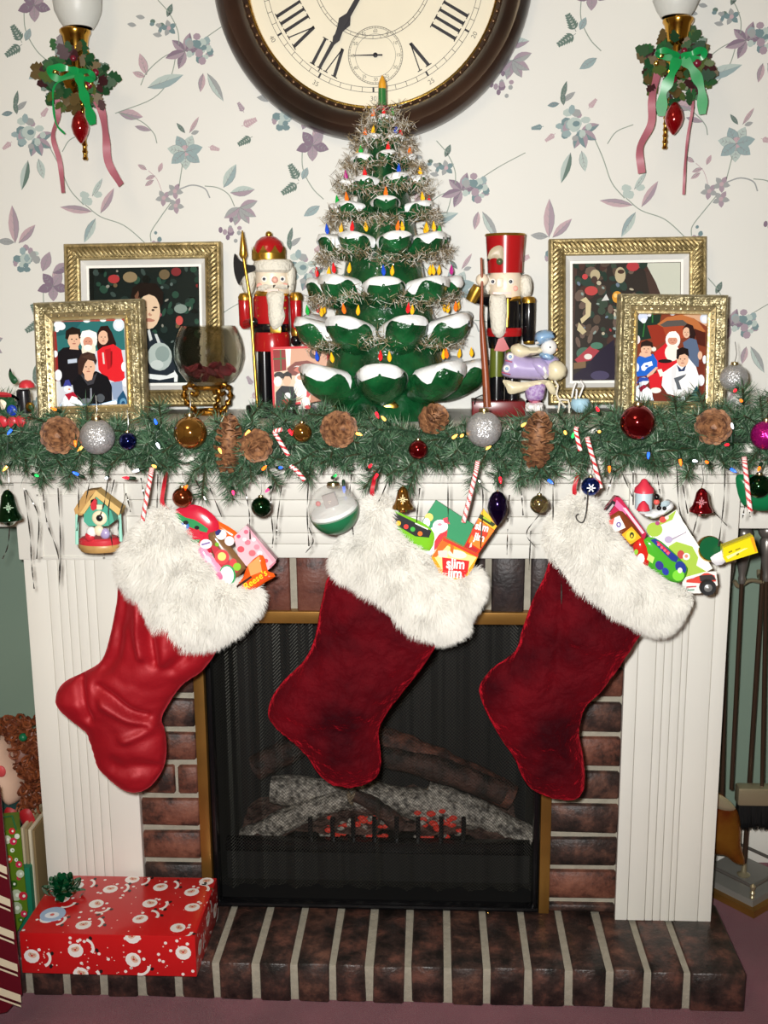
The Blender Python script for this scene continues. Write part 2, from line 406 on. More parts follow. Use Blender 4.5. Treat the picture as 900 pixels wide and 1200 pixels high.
# lower spray
cluster(108, 232, 11, 8, [C_PALE, C_TEAL], 5, 12); leaf(108, 248, 172, 34, 4.5, C_PINK, C_MAUVE); leaf(118, 250, 62, 30, 4.5, C_PINK, C_MAUVE); leaf(112, 256, 245, 28, 5, C_PALE, C_TEAL)
leaf(108, 230, 60, 22, 3, C_PALE); stem([(100, 240), (118, 254), (145, 264), (168, 283), (178, 295)])
leaf(18, 285, 95, 40, 6, C_PINK, C_MAUVE); leaf(22, 285, 48, 26, 5, C_PINK, C_MAUVE); leaf(17, 284, 175, 18, 4, C_GRAY)
rose(30, 303, 14, 15); leaf(50, 318, 70, 22, 6, C_MAUVE); leaf(62, 320, 30, 20, 6, C_MAUVE, C_DP); leaf(62, 318, 300, 18, 5, C_PINK)
cluster(186, 280, 9, 7, [C_GRAY, C_MAUVE, C_TEALD], 3, 19)
fern(283, 148, 25, 20, C_PINK); fern(296, 160, 210, 20, C_GREEND); fern(286, 132, 120, 14, C_MAUVE)
mb = MB()
def wxz(x, y):
    p = at(x, y, 0.0); return p.x, p.z
a0 = V(wxz(230, 57)); a1 = V(wxz(561, 220)); a2 = V(wxz(889, 35))
e2 = V(((a2 - a0).x, 0.0)); e1 = V(((e2.x) / 2, (a1 - a0).y))
e3 = V((0, 2 * e1.y))
cells = []
for i in range(-1, 3):
    for j in range(-2, 3): cells.append(e2 * i / 1 * 1.0 + e3 * j); cells.append(e2 * i + e3 * j + e1)
for off in cells:
    k = 0
    for col, pts in wp:
        q = [V(wxz(x, y)) + off for x, y in pts]
        if max(p.x for p in q) < -1.0 or min(p.x for p in q) > 1.0 or min(p.y for p in q) < 0.86 or max(p.y for p in q) > 2.2: continue
        k += 1
        mb.poly([(p.x, -0.0003 - 0.00001 * (k % 40), p.y) for p in q], col)
build('wallpaper_print', mb, mat('wallpaper_ink', rough=0.6, vc=True, spec=0.3), wall_back, kind='stuff')

# ================================================================ brick surround and hearth
def brickmat(name, cols, glaze=0.3):
    M = bpy.data.materials.new(name); M.use_nodes = True; nt = M.node_tree; b = nt.nodes['Principled BSDF']; L = nt.links
    tc = nt.nodes.new('ShaderNodeTexCoord'); oi = nt.nodes.new('ShaderNodeObjectInfo')
    ad = nt.nodes.new('ShaderNodeVectorMath'); ad.operation = 'ADD'; L.new(tc.outputs['Object'], ad.inputs[0])
    mu = nt.nodes.new('ShaderNodeMath'); mu.operation = 'MULTIPLY'; mu.inputs[1].default_value = 37.0; L.new(oi.outputs['Random'], mu.inputs[0]); L.new(mu.outputs[0], ad.inputs[1])
    n = nt.nodes.new('ShaderNodeTexNoise'); n.inputs['Scale'].default_value = 22; n.inputs['Detail'].default_value = 5; n.inputs['Roughness'].default_value = .65
    L.new(ad.outputs[0], n.inputs['Vector'])
    r = nt.nodes.new('ShaderNodeValToRGB'); e = r.color_ramp.elements
    e[0].position = .36; e[0].color = (*lin(cols[0]), 1); e[1].position = .66; e[1].color = (*lin(cols[2]), 1)
    k = e.new(.5); k.color = (*lin(cols[1]), 1)
    L.new(n.outputs['Fac'], r.inputs['Fac']); L.new(r.outputs['Color'], b.inputs['Base Color'])
    n2 = nt.nodes.new('ShaderNodeTexNoise'); n2.inputs['Scale'].default_value = 140; n2.inputs['Detail'].default_value = 4; L.new(ad.outputs[0], n2.inputs['Vector'])
    bp = nt.nodes.new('ShaderNodeBump'); bp.inputs['Strength'].default_value = .5; bp.inputs['Distance'].default_value = .003
    L.new(n2.outputs['Fac'], bp.inputs['Height']); L.new(bp.outputs['Normal'], b.inputs['Normal']); b.inputs['Roughness'].default_value = glaze
    return M
BR_RED = brickmat('brick_red', ['2c1f1b', '6c4133', '865543'], .55)
BR_DK = brickmat('brick_dark', ['1d1917', '3d2c27', '6c4a3d'], .5)
BR_H = brickmat('brick_hearth', ['1e1a18', '3a2c28', '67443a'], .38)
BR_SOL = brickmat('brick_soldier', ['3c2723', '6a3f34', '784b3e'], .5)
BR_CHAR = brickmat('brick_charcoal', ['201c1c', '2f2828', '3c302d'], .5)
MORTAR = mat('mortar', 'a29c8c', 0.9, var=0.08, vscale=60, bump=0.6, bscale=150)
BY = -0.050
sur = thing('wall_brick', (0, BY, 0.075), 'brick wall around the firebox, with pale mortar', None, None, 'structure')
mb = MB()
mb.box(-0.46, -0.332, BY + 0.006, 0.0, 0.075, 0.80); mb.box(0.322, 0.46, BY + 0.006, 0.0, 0.075, 0.80); mb.box(-0.322, 0.322, BY + 0.006, 0.0, 0.66, 0.80)
build('mortar', mb, MORTAR, sur)
def rbrick(x0, x1, z0, z1, y0, y1, M, par, rnd):
    j = lambda s=0.0015: rnd.uniform(-s, s)
    bm = bmesh.new(); bmesh.ops.create_cube(bm, size=1)
    for v in bm.verts:
        v.co = V(((x0 + x1) / 2 + v.co.x * (x1 - x0) + j(), (y0 + y1) / 2 + v.co.y * (y1 - y0) + j(.0008), (z0 + z1) / 2 + v.co.z * (z1 - z0) + j()))
    bmesh.ops.bevel(bm, geom=list(bm.edges), offset=min(.003, .2 * min(x1 - x0, z1 - z0)), segments=1, affect='EDGES')
    mb = MB(); mb.bm(bm, None, True); return build('brick', mb, M, par, sharp=50)
rb = random.Random(5)
LBX = at(231.5, 900, BY).x
ys = [745, 780, 815, 850, 891, 934, 975, 1013, 1053, 1094]
zs = [at(200, y, BY).z for y in ys]; pitch = (zs[1] - zs[7]) / 6
for side in (-1, 1):
    z = zs[2] + 3 * pitch; k = 0
    while z > 0.08:
        z1 = z - 0.0065; z0 = max(z - pitch + 0.0065, 0.076)
        if z0 > 0.66: pass
        M = (BR_DK if rb.random() < .4 else BR_RED)
        xs = (0.326, 0.456) if side > 0 else (-0.456, LBX)
        if z1 - z0 > .012 and z1 < 0.79:
            if k == 5 and side < 0:
                xm = xs[0] + .075; rbrick(xs[0], xm - .005, z0, z1, BY - .004, BY + .05, M, sur, rb); rbrick(xm + .002, xs[1], z0, z1, BY - .005, BY + .05, M, sur, rb)
            else: rbrick(xs[0], xs[1], z0, z1, BY - .005, BY + .05, M, sur, rb)
        z -= pitch; k += 1
xm = [at(x, 690, BY).x for x in (572, 618)]; sp = xm[1] - xm[0]
x = xm[0]
while x > -0.31: x -= sp
k = 0
while x < 0.32:
    xa, xb = max(x + .006, -.322), min(x + sp - .006, .322)
    if xb - xa > .012:
        M = BR_CHAR if xa > 0.12 else (BR_SOL)
        rbrick(xa, xb, .667, .80, BY - .005, BY + .05, M, sur, rb)
    x += sp; k += 1

hearth = thing('floor_hearth', (0, -0.15, 0), 'raised brick hearth of rowlock bricks with pale mortar joints', None, None, 'structure')
HX0, HX1, HY0, HY1, HZ = -0.66, 0.655, -0.236, 0.0, 0.075
mb = MB(); mb.box(HX0 + .004, HX1 - .006, HY0 + .005, HY1, 0.0, HZ - .005, b=.003); build('mortar', mb, MORTAR, hearth)
xa = [at(x, 1160, HY0).x for x in (254, 844)]
xs_ = [298, 343, 388, 435, 477, 523, 568, 618, 666, 713, 757, 804]
mj = [at(v, 1160, HY0).x for v in (254, 300, 345, 390, 433, 478, 525, 570, 619, 667, 715, 759, 805)]
d0 = (mj[4] - mj[0]) / 4
while mj[0] - d0 > HX0: mj.insert(0, mj[0] - d0)
edges = [HX0 - .006] + mj + [HX1 + .006]
for a, b in zip(edges, edges[1:]):
    if b - a < .02: continue
    rbrick(a + .007, b - .007, .0, HZ + rb.uniform(-.0015, .0015), HY0 + rb.uniform(-.002, .002), HY1 - .02, BR_H if rb.random() < .75 else BR_DK, hearth, rb)

# ================================================================ the white mantel
PY = -0.080
man = thing('fireplace_mantel', (0, PY, HZ), 'white painted wooden fireplace mantel with reeded pilasters and a deep shelf', 'mantel')
SZ = 1.040
mb = MB(); mb.box(-0.80, 0.80, -0.302, 0.0, SZ - .026, SZ, b=.005); build('shelf', mb, WHITE, man)
mb = MB()
for k, (yy, z0, z1) in enumerate(((-.270, .992, 1.014), (-.235, .972, .992), (-.185, .948, .972), (-.135, .925, .948))):
    mb.box(-.80 + .03 * (k + 1), .80 - .03 * (k + 1), yy, 0.0, z0, z1, b=.006)
build('crown_molding', mb, WHITE, man)
FB = .780
mb = MB(); mb.box(-.64, .635, -.070, 0.0, FB, .93); build('frieze', mb, WHITE, man)
zz = FB; hs = [.026, .020, .030, .030, .040]
for h in hs:
    mb = MB(); mb.box(-.455, .452, -.080, -.060, zz + .0004, zz + h - .0003, b=.0014); build('reed', mb, WHITE, man); zz += h
for x0, x1 in ((-.637, -.448), (.452, .632)):
    p = MB(); p.box(x0 + .004, x1 - .004, PY + .008, 0.0, HZ, FB + .01); post = build('pilaster', p, WHITE, man)
    # reeds: upright boards with V joints
    cuts = [0, .23, .33, .415, .50, .60, .69, 1.0] if x0 < 0 else [0, .13, .31, .39, .47, .56, .62, .86, 1.0]
    wd = x1 - x0
    for a, b in zip(cuts, cuts[1:]):
        mb = MB(); mb.box(x0 + a * wd + .0003, x0 + b * wd - .0003, PY, PY + .012, HZ + .001, FB - .004, b=.0018); build('reed', mb, WHITE, post)
    mb = MB(); mb.box(x0 - .004, x1 + .006, PY - .010, 0.0, FB - .003, .93, b=.003); cap = build('capital', mb, WHITE, man)
    if x0 < 0:
        # raised moulding around an inset square
        X0, X1, Z0, Z1 = at(47, 600, PY).x, at(122, 600, PY).x, at(80, 653, PY).z, at(80, 578, PY).z
        mb = MB()
        for q in ((X0, X1, Z0, Z0 + .004), (X0, X1, Z1 - .004, Z1), (X0, X0 + .004, Z0, Z1), (X1 - .004, X1, Z0, Z1)):
            mb.box(q[0], q[1], PY - .0125, PY - .008, q[2], q[3], b=.001)
        build('panel_moulding', mb, WHITE, cap)
    else:
        mb = MB()
        for xx in (.2, .55, .78): mb.box(x0 + wd * xx, x0 + wd * xx + .0025, PY - .012, PY - .008, FB, .93)
        build('panel_moulding', mb, WHITE, cap)
# ================================================================ electric fireplace insert
INS_B = mat('insert_black', '0e0e10', 0.25)
INS_M = mat('insert_matte_black', '090909', 0.7)
BRASSF = mat('brass_frame', '9a7036', 0.36, 0.65, var=0.2, vscale=7)
ix0, ix1 = at(249, 1000, BY).x, at(632, 1000, BY).x
ins = thing('fireplace_insert', (0, BY, HZ), 'black firebox insert with a brass trim frame, behind the stockings', 'fireplace')
xo0, xo1 = at(232.5, 900, BY).x, .330; zt = at(440, 717, BY - .012).z; zi = at(440, 731, BY - .012).z
def bar(name, a): 
    mb = MB(); mb.box(*a, b=.002); return build(name, mb, BRASSF, ins)
bar('frame_rail', (xo0, xo1, BY - .014, BY + .01, zi, zt)); bar('frame_rail', (xo0, ix0, BY - .012, BY + .01, HZ, zi)); bar('frame_rail', (ix1, xo1, BY - .012, BY + .01, HZ, zi))
mb = MB(); mb.box(ix0, ix1, .26, .27, HZ, .70); build('back_panel', mb, INS_M, ins)
mb = MB(); mb.box(ix0 - .01, ix0, BY + .005, .26, HZ, .70); build('side_panel', mb, INS_M, ins)
mb = MB(); mb.box(ix1, ix1 + .01, BY + .005, .26, HZ, .70); build('side_panel', mb, INS_M, ins)
mb = MB(); mb.box(ix0, ix1, BY + .01, .26, .69, .70); build('top_panel', mb, INS_M, ins)
mb = MB(); mb.box(ix0, ix1, BY + .005, .26, HZ, HZ + .006); build('floor_panel', mb, INS_M, ins)
mb = MB(); mb.box(ix0, ix1, BY - .012, BY + .012, HZ + .001, at(440, 1057, BY).z, b=.005); sill = build('lower_sill', mb, INS_B, ins)
for sx in (292, 572):
    mb = MB(); c = at(sx, 1070, BY - .013); mb.ball(c, .003); build('screw', mb, BRASS, sill)
for sx in (ix0 + .004, ix1 - .012):
    mb = MB(); mb.box(sx, sx + .008, BY - .006, BY + .02, HZ, zi, b=.002); build('side_stile', mb, INS_B, ins)
GY = .035
gz = at(440, 984, GY).z
mb = MB(); mb.box(ix0 + .01, ix1 - .01, GY - .012, GY + .012, at(440, 997, GY).z, gz, b=.003); shelf = build('grate_rail', mb, INS_B, ins)
mb = MB(); mb.box(ix0 + .01, ix1 - .01, GY + .0, GY + .01, at(440, 1056, GY).z - .02, at(440, 997, GY).z); build('lower_panel', mb, INS_M, ins)
for gx in (364, 390, 414, 439, 465, 490, 517, 543):
    p = at(gx, 984, GY); q = at(gx, 958, GY)
    mb = MB(); mb.box(p.x - .0045, p.x + .0045, GY - .004, GY + .006, p.z - .002, q.z, b=.0015); build('grate_finger', mb, INS_B, ins)
# log set
logs = thing('electric_log_set', (0, .12, HZ + .006), 'ash grey imitation log set with glowing embers inside the firebox', 'logs')
LOGM = mat('log_ash', '3a3632', 0.55, color2='aaa498', vscale=90, bump=1.0, bscale=120, bdist=.006, detail=6)
LOGD = mat('log_char', '14110f', 0.7, color2='4a3028', vscale=30, bump=1.0, bscale=90, bdist=.008)
LOGR = mat('log_bark_red', '2a1612', 0.7, color2='6a3e30', vscale=40, bump=1.0, bscale=90, bdist=.006)
EMB = mat('ember_bed', '2c1410', 0.8, color2='6a5248', vscale=40, bump=1.0, bscale=70, bdist=.012)
def log(pa, pb, r0, r1, M, seed, bend=0.01):
    R = random.Random(seed); n = 14; path = []
    A, B = V(pa), V(pb)
    for i in range(n + 1):
        t = i / n; path.append(A.lerp(B, t) + V((0, 0, bend * math.sin(math.pi * t))))
    mb = MB(); mb.tube(path, [(r0 + (r1 - r0) * i / n) * R.uniform(.88, 1.1) for i in range(n + 1)], 14); lg = build('log', mb, M, logs)
    e = MB(); d = (B - A).normalized()
    e.lathe([(r1 * .8, 0), (r1 * .5, .004), (0.0005, .005)], B + d * .0, 14, d); build('cut_end', e, mat('log_cut', '8c7c66', .7, var=.2, vscale=60), lg)
log(at(318, 925, .10), at(560, 955, .10), .030, .034, LOGM, 1)
log(at(290, 985, .08), at(410, 935, .06), .026, .020, LOGM, 2)
log(at(600, 935, .14), at(430, 862, .17), .030, .030, LOGR, 3)
log(at(440, 885, .13), at(590, 930, .12), .024, .026, LOGD, 4)
log(at(470, 970, .05), at(415, 932, .05), .016, .013, LOGD, 5)
log(at(620, 985, .09), at(500, 930, .11), .028, .026, LOGM, 6)
log(at(300, 900, .18), at(420, 850, .19), .03, .026, LOGD, 7)
mb = MB(); R = random.Random(4); rows = []
for i in range(13):
    row = []
    for j in range(30):
        x = ix0 + .03 + (ix1 - ix0 - .06) * j / 29; y = .05 + .16 * i / 12
        row.append((x, y, gz - .01 + .045 * math.sin(math.pi * j / 29) * (.4 + .6 * i / 12) + R.uniform(-.008, .008)))
    rows.append(row)
mb.grid(rows); bed = build('ember_bed', mb, EMB, logs)
GLOW = mat('ember_glow', '7a1208', 0.6, emit='e0301c', estr=0.3, color2='5a3028', vscale=120, bump=1, bscale=120)
def ember(cx, cy, rx, ry, Yv, n, seed):
    R = random.Random(seed)
    for k in range(n):
        c = at(cx + R.uniform(-rx, rx), cy + R.uniform(-ry, ry), Yv + R.uniform(0, .02)); mb = MB()
        mb.ball(c, R.uniform(.004, .0075), (1.3, .8, .8), 8, 6); build('ember', mb, GLOW if R.random() < .6 else LOGM, logs)
ember(418, 970, 36, 12, .055, 44, 3); ember(512, 966, 28, 16, .06, 40, 8); ember(385, 940, 6, 4, .055, 2, 5); ember(390, 972, 12, 8, .056, 4, 15)
# mesh curtains: real woven wire lattice hung in folds
def curtain(x0, x1, z0, z1, nx, seed):
    mb = MB(); cw = (x1 - x0) / nx; nz = int((z1 - z0) / cw); R = random.Random(seed); ph = R.random() * 6
    def pt(i, j):
        x = x0 + cw * i; z = z1 - cw * j * ((z1 - z0) / (cw * nz))
        y = BY + .030 + .007 * math.sin(x * 95 + ph) + .004 * math.sin(x * 210 + ph * 2)
        return V((x, y, z))
    t = .00034
    for j in range(nz):
        for i in range(nx):
            a = pt(i, j); b = pt(i + 1, j + 1)
            c = pt(i + 1, j); d = pt(i, j + 1)
            for p, q in ((a, b), (c, d)):
                dr = (q - p); n = V((-dr.z, 0, dr.x)).normalized() * t
                mb.add([p - n, q - n, q + n, p + n], [(0, 1, 2, 3)], None, False)
    return mb
WIRE = mat('curtain_wire', '46463f', 0.4, 0.7)
scr = thing('mesh_curtain', (0, BY + .03, HZ + .02), 'fine black wire mesh curtain drawn across the firebox opening', 'fire screen')
mid = at(440, 800, BY).x
mb = curtain(ix0 + .006, mid + .004, HZ + .024, zi - .012, 46, 1); build('curtain_panel', mb, WIRE, scr, kind='stuff')
mb = curtain(mid - .004, ix1 - .006, HZ + .024, zi - .012, 46, 2); build('curtain_panel', mb, WIRE, scr, kind='stuff')
mb = MB(); mb.tube([(ix0 + .002, BY + .03, zi - .009), (ix1 - .002, BY + .03, zi - .009)], .003, 8); build('curtain_rod', mb, INS_B, scr)
# ================================================================ wall clock
CC = V((at(438, 100, 0).x, 0, 1.766)); CR = .268
WOODF = mat('clock_wood', '20140f', 0.3, coat=0.3, color2='3a261c', vscale=6)
FACE = mat('clock_face', 'e6dfc8', 0.5, var=0.03, vscale=8)
INKC = mat('clock_ink', '17161f', 0.5)
ck = thing('wall_clock', (CC.x, -.004, CC.z - CR), 'large round wall clock with dark wooden rim and cream Roman numeral face', 'clock')
yax = (0, -1, 0)
mb = MB(); mb.lathe([(CR - .004, .0), (CR, .012), (CR - .002, .030), (CR - .008, .042), (CR - .018, .050), (CR - .032, .047), (CR - .042, .036), (.222, .030), (.219, .022), (.213, .020), (.2085, .010)], (CC.x, -.001, CC.z), 96, yax, cap=False); build('rim', mb, WOODF, ck)
mb = MB(); mb.lathe([(.212, .018), (.2095, .019), (.2085, .012), (.2085, .011)], (CC.x, -.001, CC.z), 96, yax, cap=False); build('gilt_ring', mb, GOLD, ck)
BEAD = mat('clock_bead', '6a5038', 0.3, 0.6)
mb = MB()
for k in range(84):
    a = math.radians(k * 360 / 84); mb.ball((CC.x + .2165 * math.cos(a), -.0235, CC.z + .2165 * math.sin(a)), .0036, (1, .6, 1), 8, 5)
build('beading', mb, BEAD, ck, kind='stuff')
mb = MB(); mb.lathe([(.0001, .0105), (.2095, .0105), (.2095, .002)], (CC.x, -.001, CC.z), 96, yax, cap=False); face = build('dial', mb, FACE, ck)
yf = -.0125
def radial(mb, ang, r0, r1, w0, w1, off0=0, off1=0, y=yf, col=None):
    a = math.radians(ang); d = V((math.sin(a), 0, math.cos(a))); n = V((math.cos(a), 0, -math.sin(a))); c = V((CC.x, y, CC.z))
    mb.add([c + d * r0 + n * (off0 - w0), c + d * r1 + n * (off1 - w1), c + d * r1 + n * (off1 + w1), c + d * r0 + n * (off0 + w0)], [(0, 1, 2, 3)], col, False)
NUM = {1: 'I', 2: 'II', 3: 'III', 4: 'IIII', 5: 'V', 6: 'VI', 7: 'VII', 8: 'VIII', 9: 'IX', 10: 'X', 11: 'XI', 12: 'XII'}
for h, t in NUM.items():
    if h == 6: continue
    mb = MB(); wid = {'I': .0135, 'V': .026, 'X': .024}; tot = sum(wid[c] for c in t); x = -tot / 2
    R0, R1 = .126, .172
    for c in t:
        xc = x + wid[c] / 2; x += wid[c]
        if c == 'I':
            radial(mb, h * 30, R0, R1, .0023, .0027, xc, xc)
            for rr in (R0, R1): radial(mb, h * 30, rr - .0008, rr + .0008, .005, .005, xc, xc)
        elif c == 'V':
            radial(mb, h * 30, R0, R1, .0028, .0028, xc, xc - .009); radial(mb, h * 30, R0, R1, .0010, .0010, xc, xc + .008)
            radial(mb, h * 30, R1 - .0008, R1 + .0008, .0055, .0055, xc - .009, xc - .009); radial(mb, h * 30, R1 - .0008, R1 + .0008, .004, .004, xc + .008, xc + .008)
        else:
            radial(mb, h * 30, R0, R1, .0028, .0028, xc - .008, xc + .008); radial(mb, h * 30, R0, R1, .001, .001, xc + .008, xc - .008)
    build('numeral', mb, INKC, face)
mb = MB()
def ring(mb, r, w, n=120, c=None, y=yf):
    c = c or V((CC.x, y, CC.z))
    rows = [[(c.x + q * math.cos(k * 2 * math.pi / n), y, c.z + q * math.sin(k * 2 * math.pi / n)) for k in range(n)] for q in (r - w, r + w)]
    mb.grid(rows, cu=True, smooth=False)
for r in (.1785, .1865): ring(mb, r, .00035)
ring(mb, .096, .0004); ring(mb, .101, .0004)
for k in range(60): radial(mb, k * 6, .1785, .1865, .0004 if k % 5 else .0016, .0004 if k % 5 else .0016)
for k in range(48): radial(mb, k * 7.5, .096, .101, .0003, .0003)
build('minute_track', mb, INKC, face)
GREYINK = mat('clock_fine_ink', '6a675c', .5)
mb = MB()
for mnt in (5, 10, 15, 20, 25, 30, 35, 40, 45, 50, 55):
    a = math.radians(mnt * 6); d = V((math.sin(a), 0, math.cos(a))); up_ = d if math.cos(a) > -.1 else -d
    put_text(mb, str(mnt), .011, V((CC.x, yf, CC.z)) + d * .197, V((up_.z, 0, -up_.x)), up_, None)
build('minute_numbers', mb, GREYINK, face, kind='stuff')
# small seconds dial
sc_ = at(440, 65, yf); sc_ = V((sc_.x, yf - .0004, sc_.z))
mb = MB(); ring(mb, .046, .0005, 60, sc_, sc_.y); ring(mb, .0435, .0003, 60, sc_, sc_.y); ring(mb, .034, .0003, 60, sc_, sc_.y)
for k in range(60):
    a = math.radians(k * 6); d = V((math.sin(a), 0, math.cos(a))); n = V((d.z, 0, -d.x)) * .0003; L0 = .0435 if k % 5 else .041
    mb.add([sc_ + d * L0 - n, sc_ + d * .046 - n, sc_ + d * .046 + n, sc_ + d * L0 + n], [(0, 1, 2, 3)], None, False)
for k in range(12):
    a = math.radians(k * 30); d = V((math.sin(a), 0, math.cos(a))); put_text(mb, str(k * 5 if k else 60), .0075, sc_ + d * .0385, (1, 0, 0), (0, 0, 1), None)
build('seconds_dial', mb, GREYINK, face)
def hand(ang, pts, y, c=None):
    a = math.radians(ang); d = V((math.sin(a), 0, math.cos(a))); n = V((math.cos(a), 0, -math.sin(a))); c = c or V((CC.x, y, CC.z))
    c = V((c.x, y, c.z))
    mb = MB(); P = [c + d * r + n * w_ for r, w_ in pts] + [c + d * r - n * w_ for r, w_ in reversed(pts)]
    mb.prism(P, (0, -.001, 0)); return mb
build('minute_hand', hand(211.4, [(-.03, .003), (0, .0035), (.10, .0032), (.118, .0065), (.128, .002), (.178, .0008)], -.017), INKC, ck)
build('hour_hand', hand(212.5, [(-.03, .003), (0, .004), (.075, .004), (.088, .011), (.102, .006), (.125, .0012)], -.0155), INKC, ck)
build('second_hand', hand(270, [(-.012, .0012), (0, .0014), (.038, .0005)], -.0155, sc_), INKC, ck)
mb = MB(); mb.lathe([(.004, 0), (.004, .002), (.001, .003)], (sc_.x, -.0145, sc_.z), 12, yax); build('seconds_pin', mb, INKC, ck)

# ================================================================ wall sconces with wreaths
FROST = mat('frosted_glass', 'e2e4de', 0.4, trans=0.25, alpha=1.0, bump=0.4, bscale=60)
BRS = mat('sconce_brass', 'c9983f', 0.16, 1.0)
HOLLY = mat('holly_leaf', rough=0.4, vc=True)
GSAT = mat('green_satin_ribbon', '0f8a46', 0.3, sheen=0.3, var=.1, vscale=30)
PSAT = mat('mauve_ribbon', 'a5606c', 0.45, sheen=0.4)
REDG = mat('red_glass', '9a0712', 0.06, 0.6, coat=1.0)
GOLDL = mat('gold_leaf', 'd9b45a', 0.22, 1.0, bump=.5, bscale=150)
def sconce(cx, top, by, mirror, label, stick, drop, tails, bow, ctr):
    Y = -.075
    s = thing('wall_sconce', at(cx, by, -.01), label, 'sconce', 'brass candle sconces above the mantel')
    mb = MB(); hw = 29
    prof = [(17, top), (22, top - 8), (27, top - 20), (hw, top - 40), (27, top - 70), (24, top - 110), (27, top - 140)]
    prof2 = [(x - 1.6, y) for x, y in reversed(prof)]
    mb.lpx(cx, Y, prof + prof2, 28); build('glass_shade', mb, FROST, s)
    mb = MB(); mb.lpx(cx, Y, [(16, top + 1), (18, top + 3), (18, top + 6), (15.5, top + 10), (12.5, top + 27), (11.5, top + 30), (7, top + 34), (6, top + 60)], 24); build('cup', mb, BRS, s)
    p = at(cx, top + 46, -.012); mb = MB(); mb.ball(p, .03, (1, .35, 1.5)); build('back_plate', mb, BRS, s)
    mb = MB(); mb.tube(smooth_open([at(cx, top + 46, -.012), at(cx - 4 * mirror, top + 58, -.04), at(cx, top + 52, Y)], 6), .006, 8); build('arm', mb, BRS, s)
    # wreath of holly leaves
    R = random.Random(int(cx)); mb = MB(); wx, wy = ctr
    for k in range(125):
        a = R.random() * 6.28; q = R.uniform(.25, 1); ox = 38 * q * math.cos(a); oy = 36 * q * math.sin(a) + R.uniform(-4, 10)
        c = at(wx + ox, wy + oy, Y - R.uniform(-.02, .03)); ang = math.atan2(-oy, ox) + R.uniform(-.6, .6)
        d = V((math.cos(ang), R.uniform(-.7, .3), math.sin(ang))).normalized(); n = d.cross(V((R.uniform(-.4, .4), 1, R.uniform(-.4, .4)))).normalized()
        L = R.uniform(.015, .028); W = L * .42; col = R.choice(['1f4a2a', '2b5a33', '173a22', '2a4a2c', '4a5a2a', '5a4a2a', '3a1c20'])
        ts = [(0, 0), (.15, .5), (.25, .9), (.38, .6), (.52, .95), (.66, .55), (.8, .6), (1, 0)]
        mb.poly([c + d * L * t + n * W * w_ for t, w_ in ts] + [c + d * L * t - n * W * w_ for t, w_ in ts[1:-1]][::-1], col)
    build('wreath_leaves', mb, HOLLY, s, kind='stuff')
    for k in range(7):
        a = R.random() * 6.28; mb = MB(); mb.ball(at(wx + 24 * math.cos(a), wy + 18 * math.sin(a), Y - .03), R.uniform(.004, .008), (1, .8, 1), 10, 8)
        build('berry', mb, GOLDL if k % 2 else mat('wine_berry', '6a1428', .3), s)
    # bow
    for pts, w0 in bow:
        P = smooth_open([at(x, y, Y - .035 - z) for x, y, z in pts], 8); n = len(P); D = []
        mb = MB()
        for i in range(n):
            t = (P[min(i + 1, n - 1)] - P[max(i - 1, 0)]).normalized(); D.append(t.cross(V((.15, 1, .1))).normalized())
        mb.ribbon(P, D, [w0 * (.8 + .2 * math.sin(i * .7)) for i in range(n)]); build('green_ribbon', mb, GSAT, s)
    for pts, w0 in tails:
        P = smooth_open([at(x, y, Y - .02 - z) for x, y, z in pts], 8); n = len(P); D = []
        mb = MB()
        for i in range(n):
            t = (P[min(i + 1, n - 1)] - P[max(i - 1, 0)]).normalized(); D.append((t.cross(V((0, 1, 0))).normalized() + V((0, .5 * math.sin(i * .35), 0))).normalized())
        mb.ribbon(P, D, w0); build('mauve_ribbon', mb, PSAT, s)
    x, y0, y1, hw = drop; h = y1 - y0
    mb = MB(); mb.lpx(x, Y - .03, [(2, y0), (hw * .45, y0 + h * .08), (hw * .85, y0 + h * .28), (hw, y0 + h * .5), (hw * .8, y0 + h * .72), (hw * .4, y0 + h * .9), (1.2, y1)], 20); build('glass_drop', mb, REDG, s)
    x, y0, y1 = stick; mb = MB(); prof = []
    n = 9
    for i in range(n):
        y = y0 + (y1 - y0) * i / n; prof += [(2.4, y), (3.3, y + 2.2), (2.4, y + 4)]
    mb.lpx(x, Y, prof, 12); build('finial_stem', mb, BRS, s)
sconce(89, 33, 100, 1, 'brass sconce with holly wreath and red glass drop, left of the clock', (98, 118, 192), (94, 130, 168, 10.5),
       [([(66, 106, 0), (68, 135, 0), (62, 160, 0), (70, 190, 0), (74, 226, 0)], .0042), ([(108, 110, 0), (119, 130, 0), (124, 160, 0), (127, 190, 0), (142, 217, 0)], .0065)],
       [([(92, 84, 0), (78, 80, .012), (62, 79, .012), (58, 86, .006), (70, 92, 0), (90, 85, 0)], .006), ([(92, 84, 0), (104, 84, .014), (110, 92, .006), (100, 92, 0), (92, 85, 0)], .005),
        ([(92, 86, .004), (96, 104, .006), (103, 125, .002), (109, 146, 0)], .009), ([(90, 88, 0), (66, 98, .004), (62, 118, 0), (66, 145, 0), (76, 157, 0)], .002)], (88, 86))
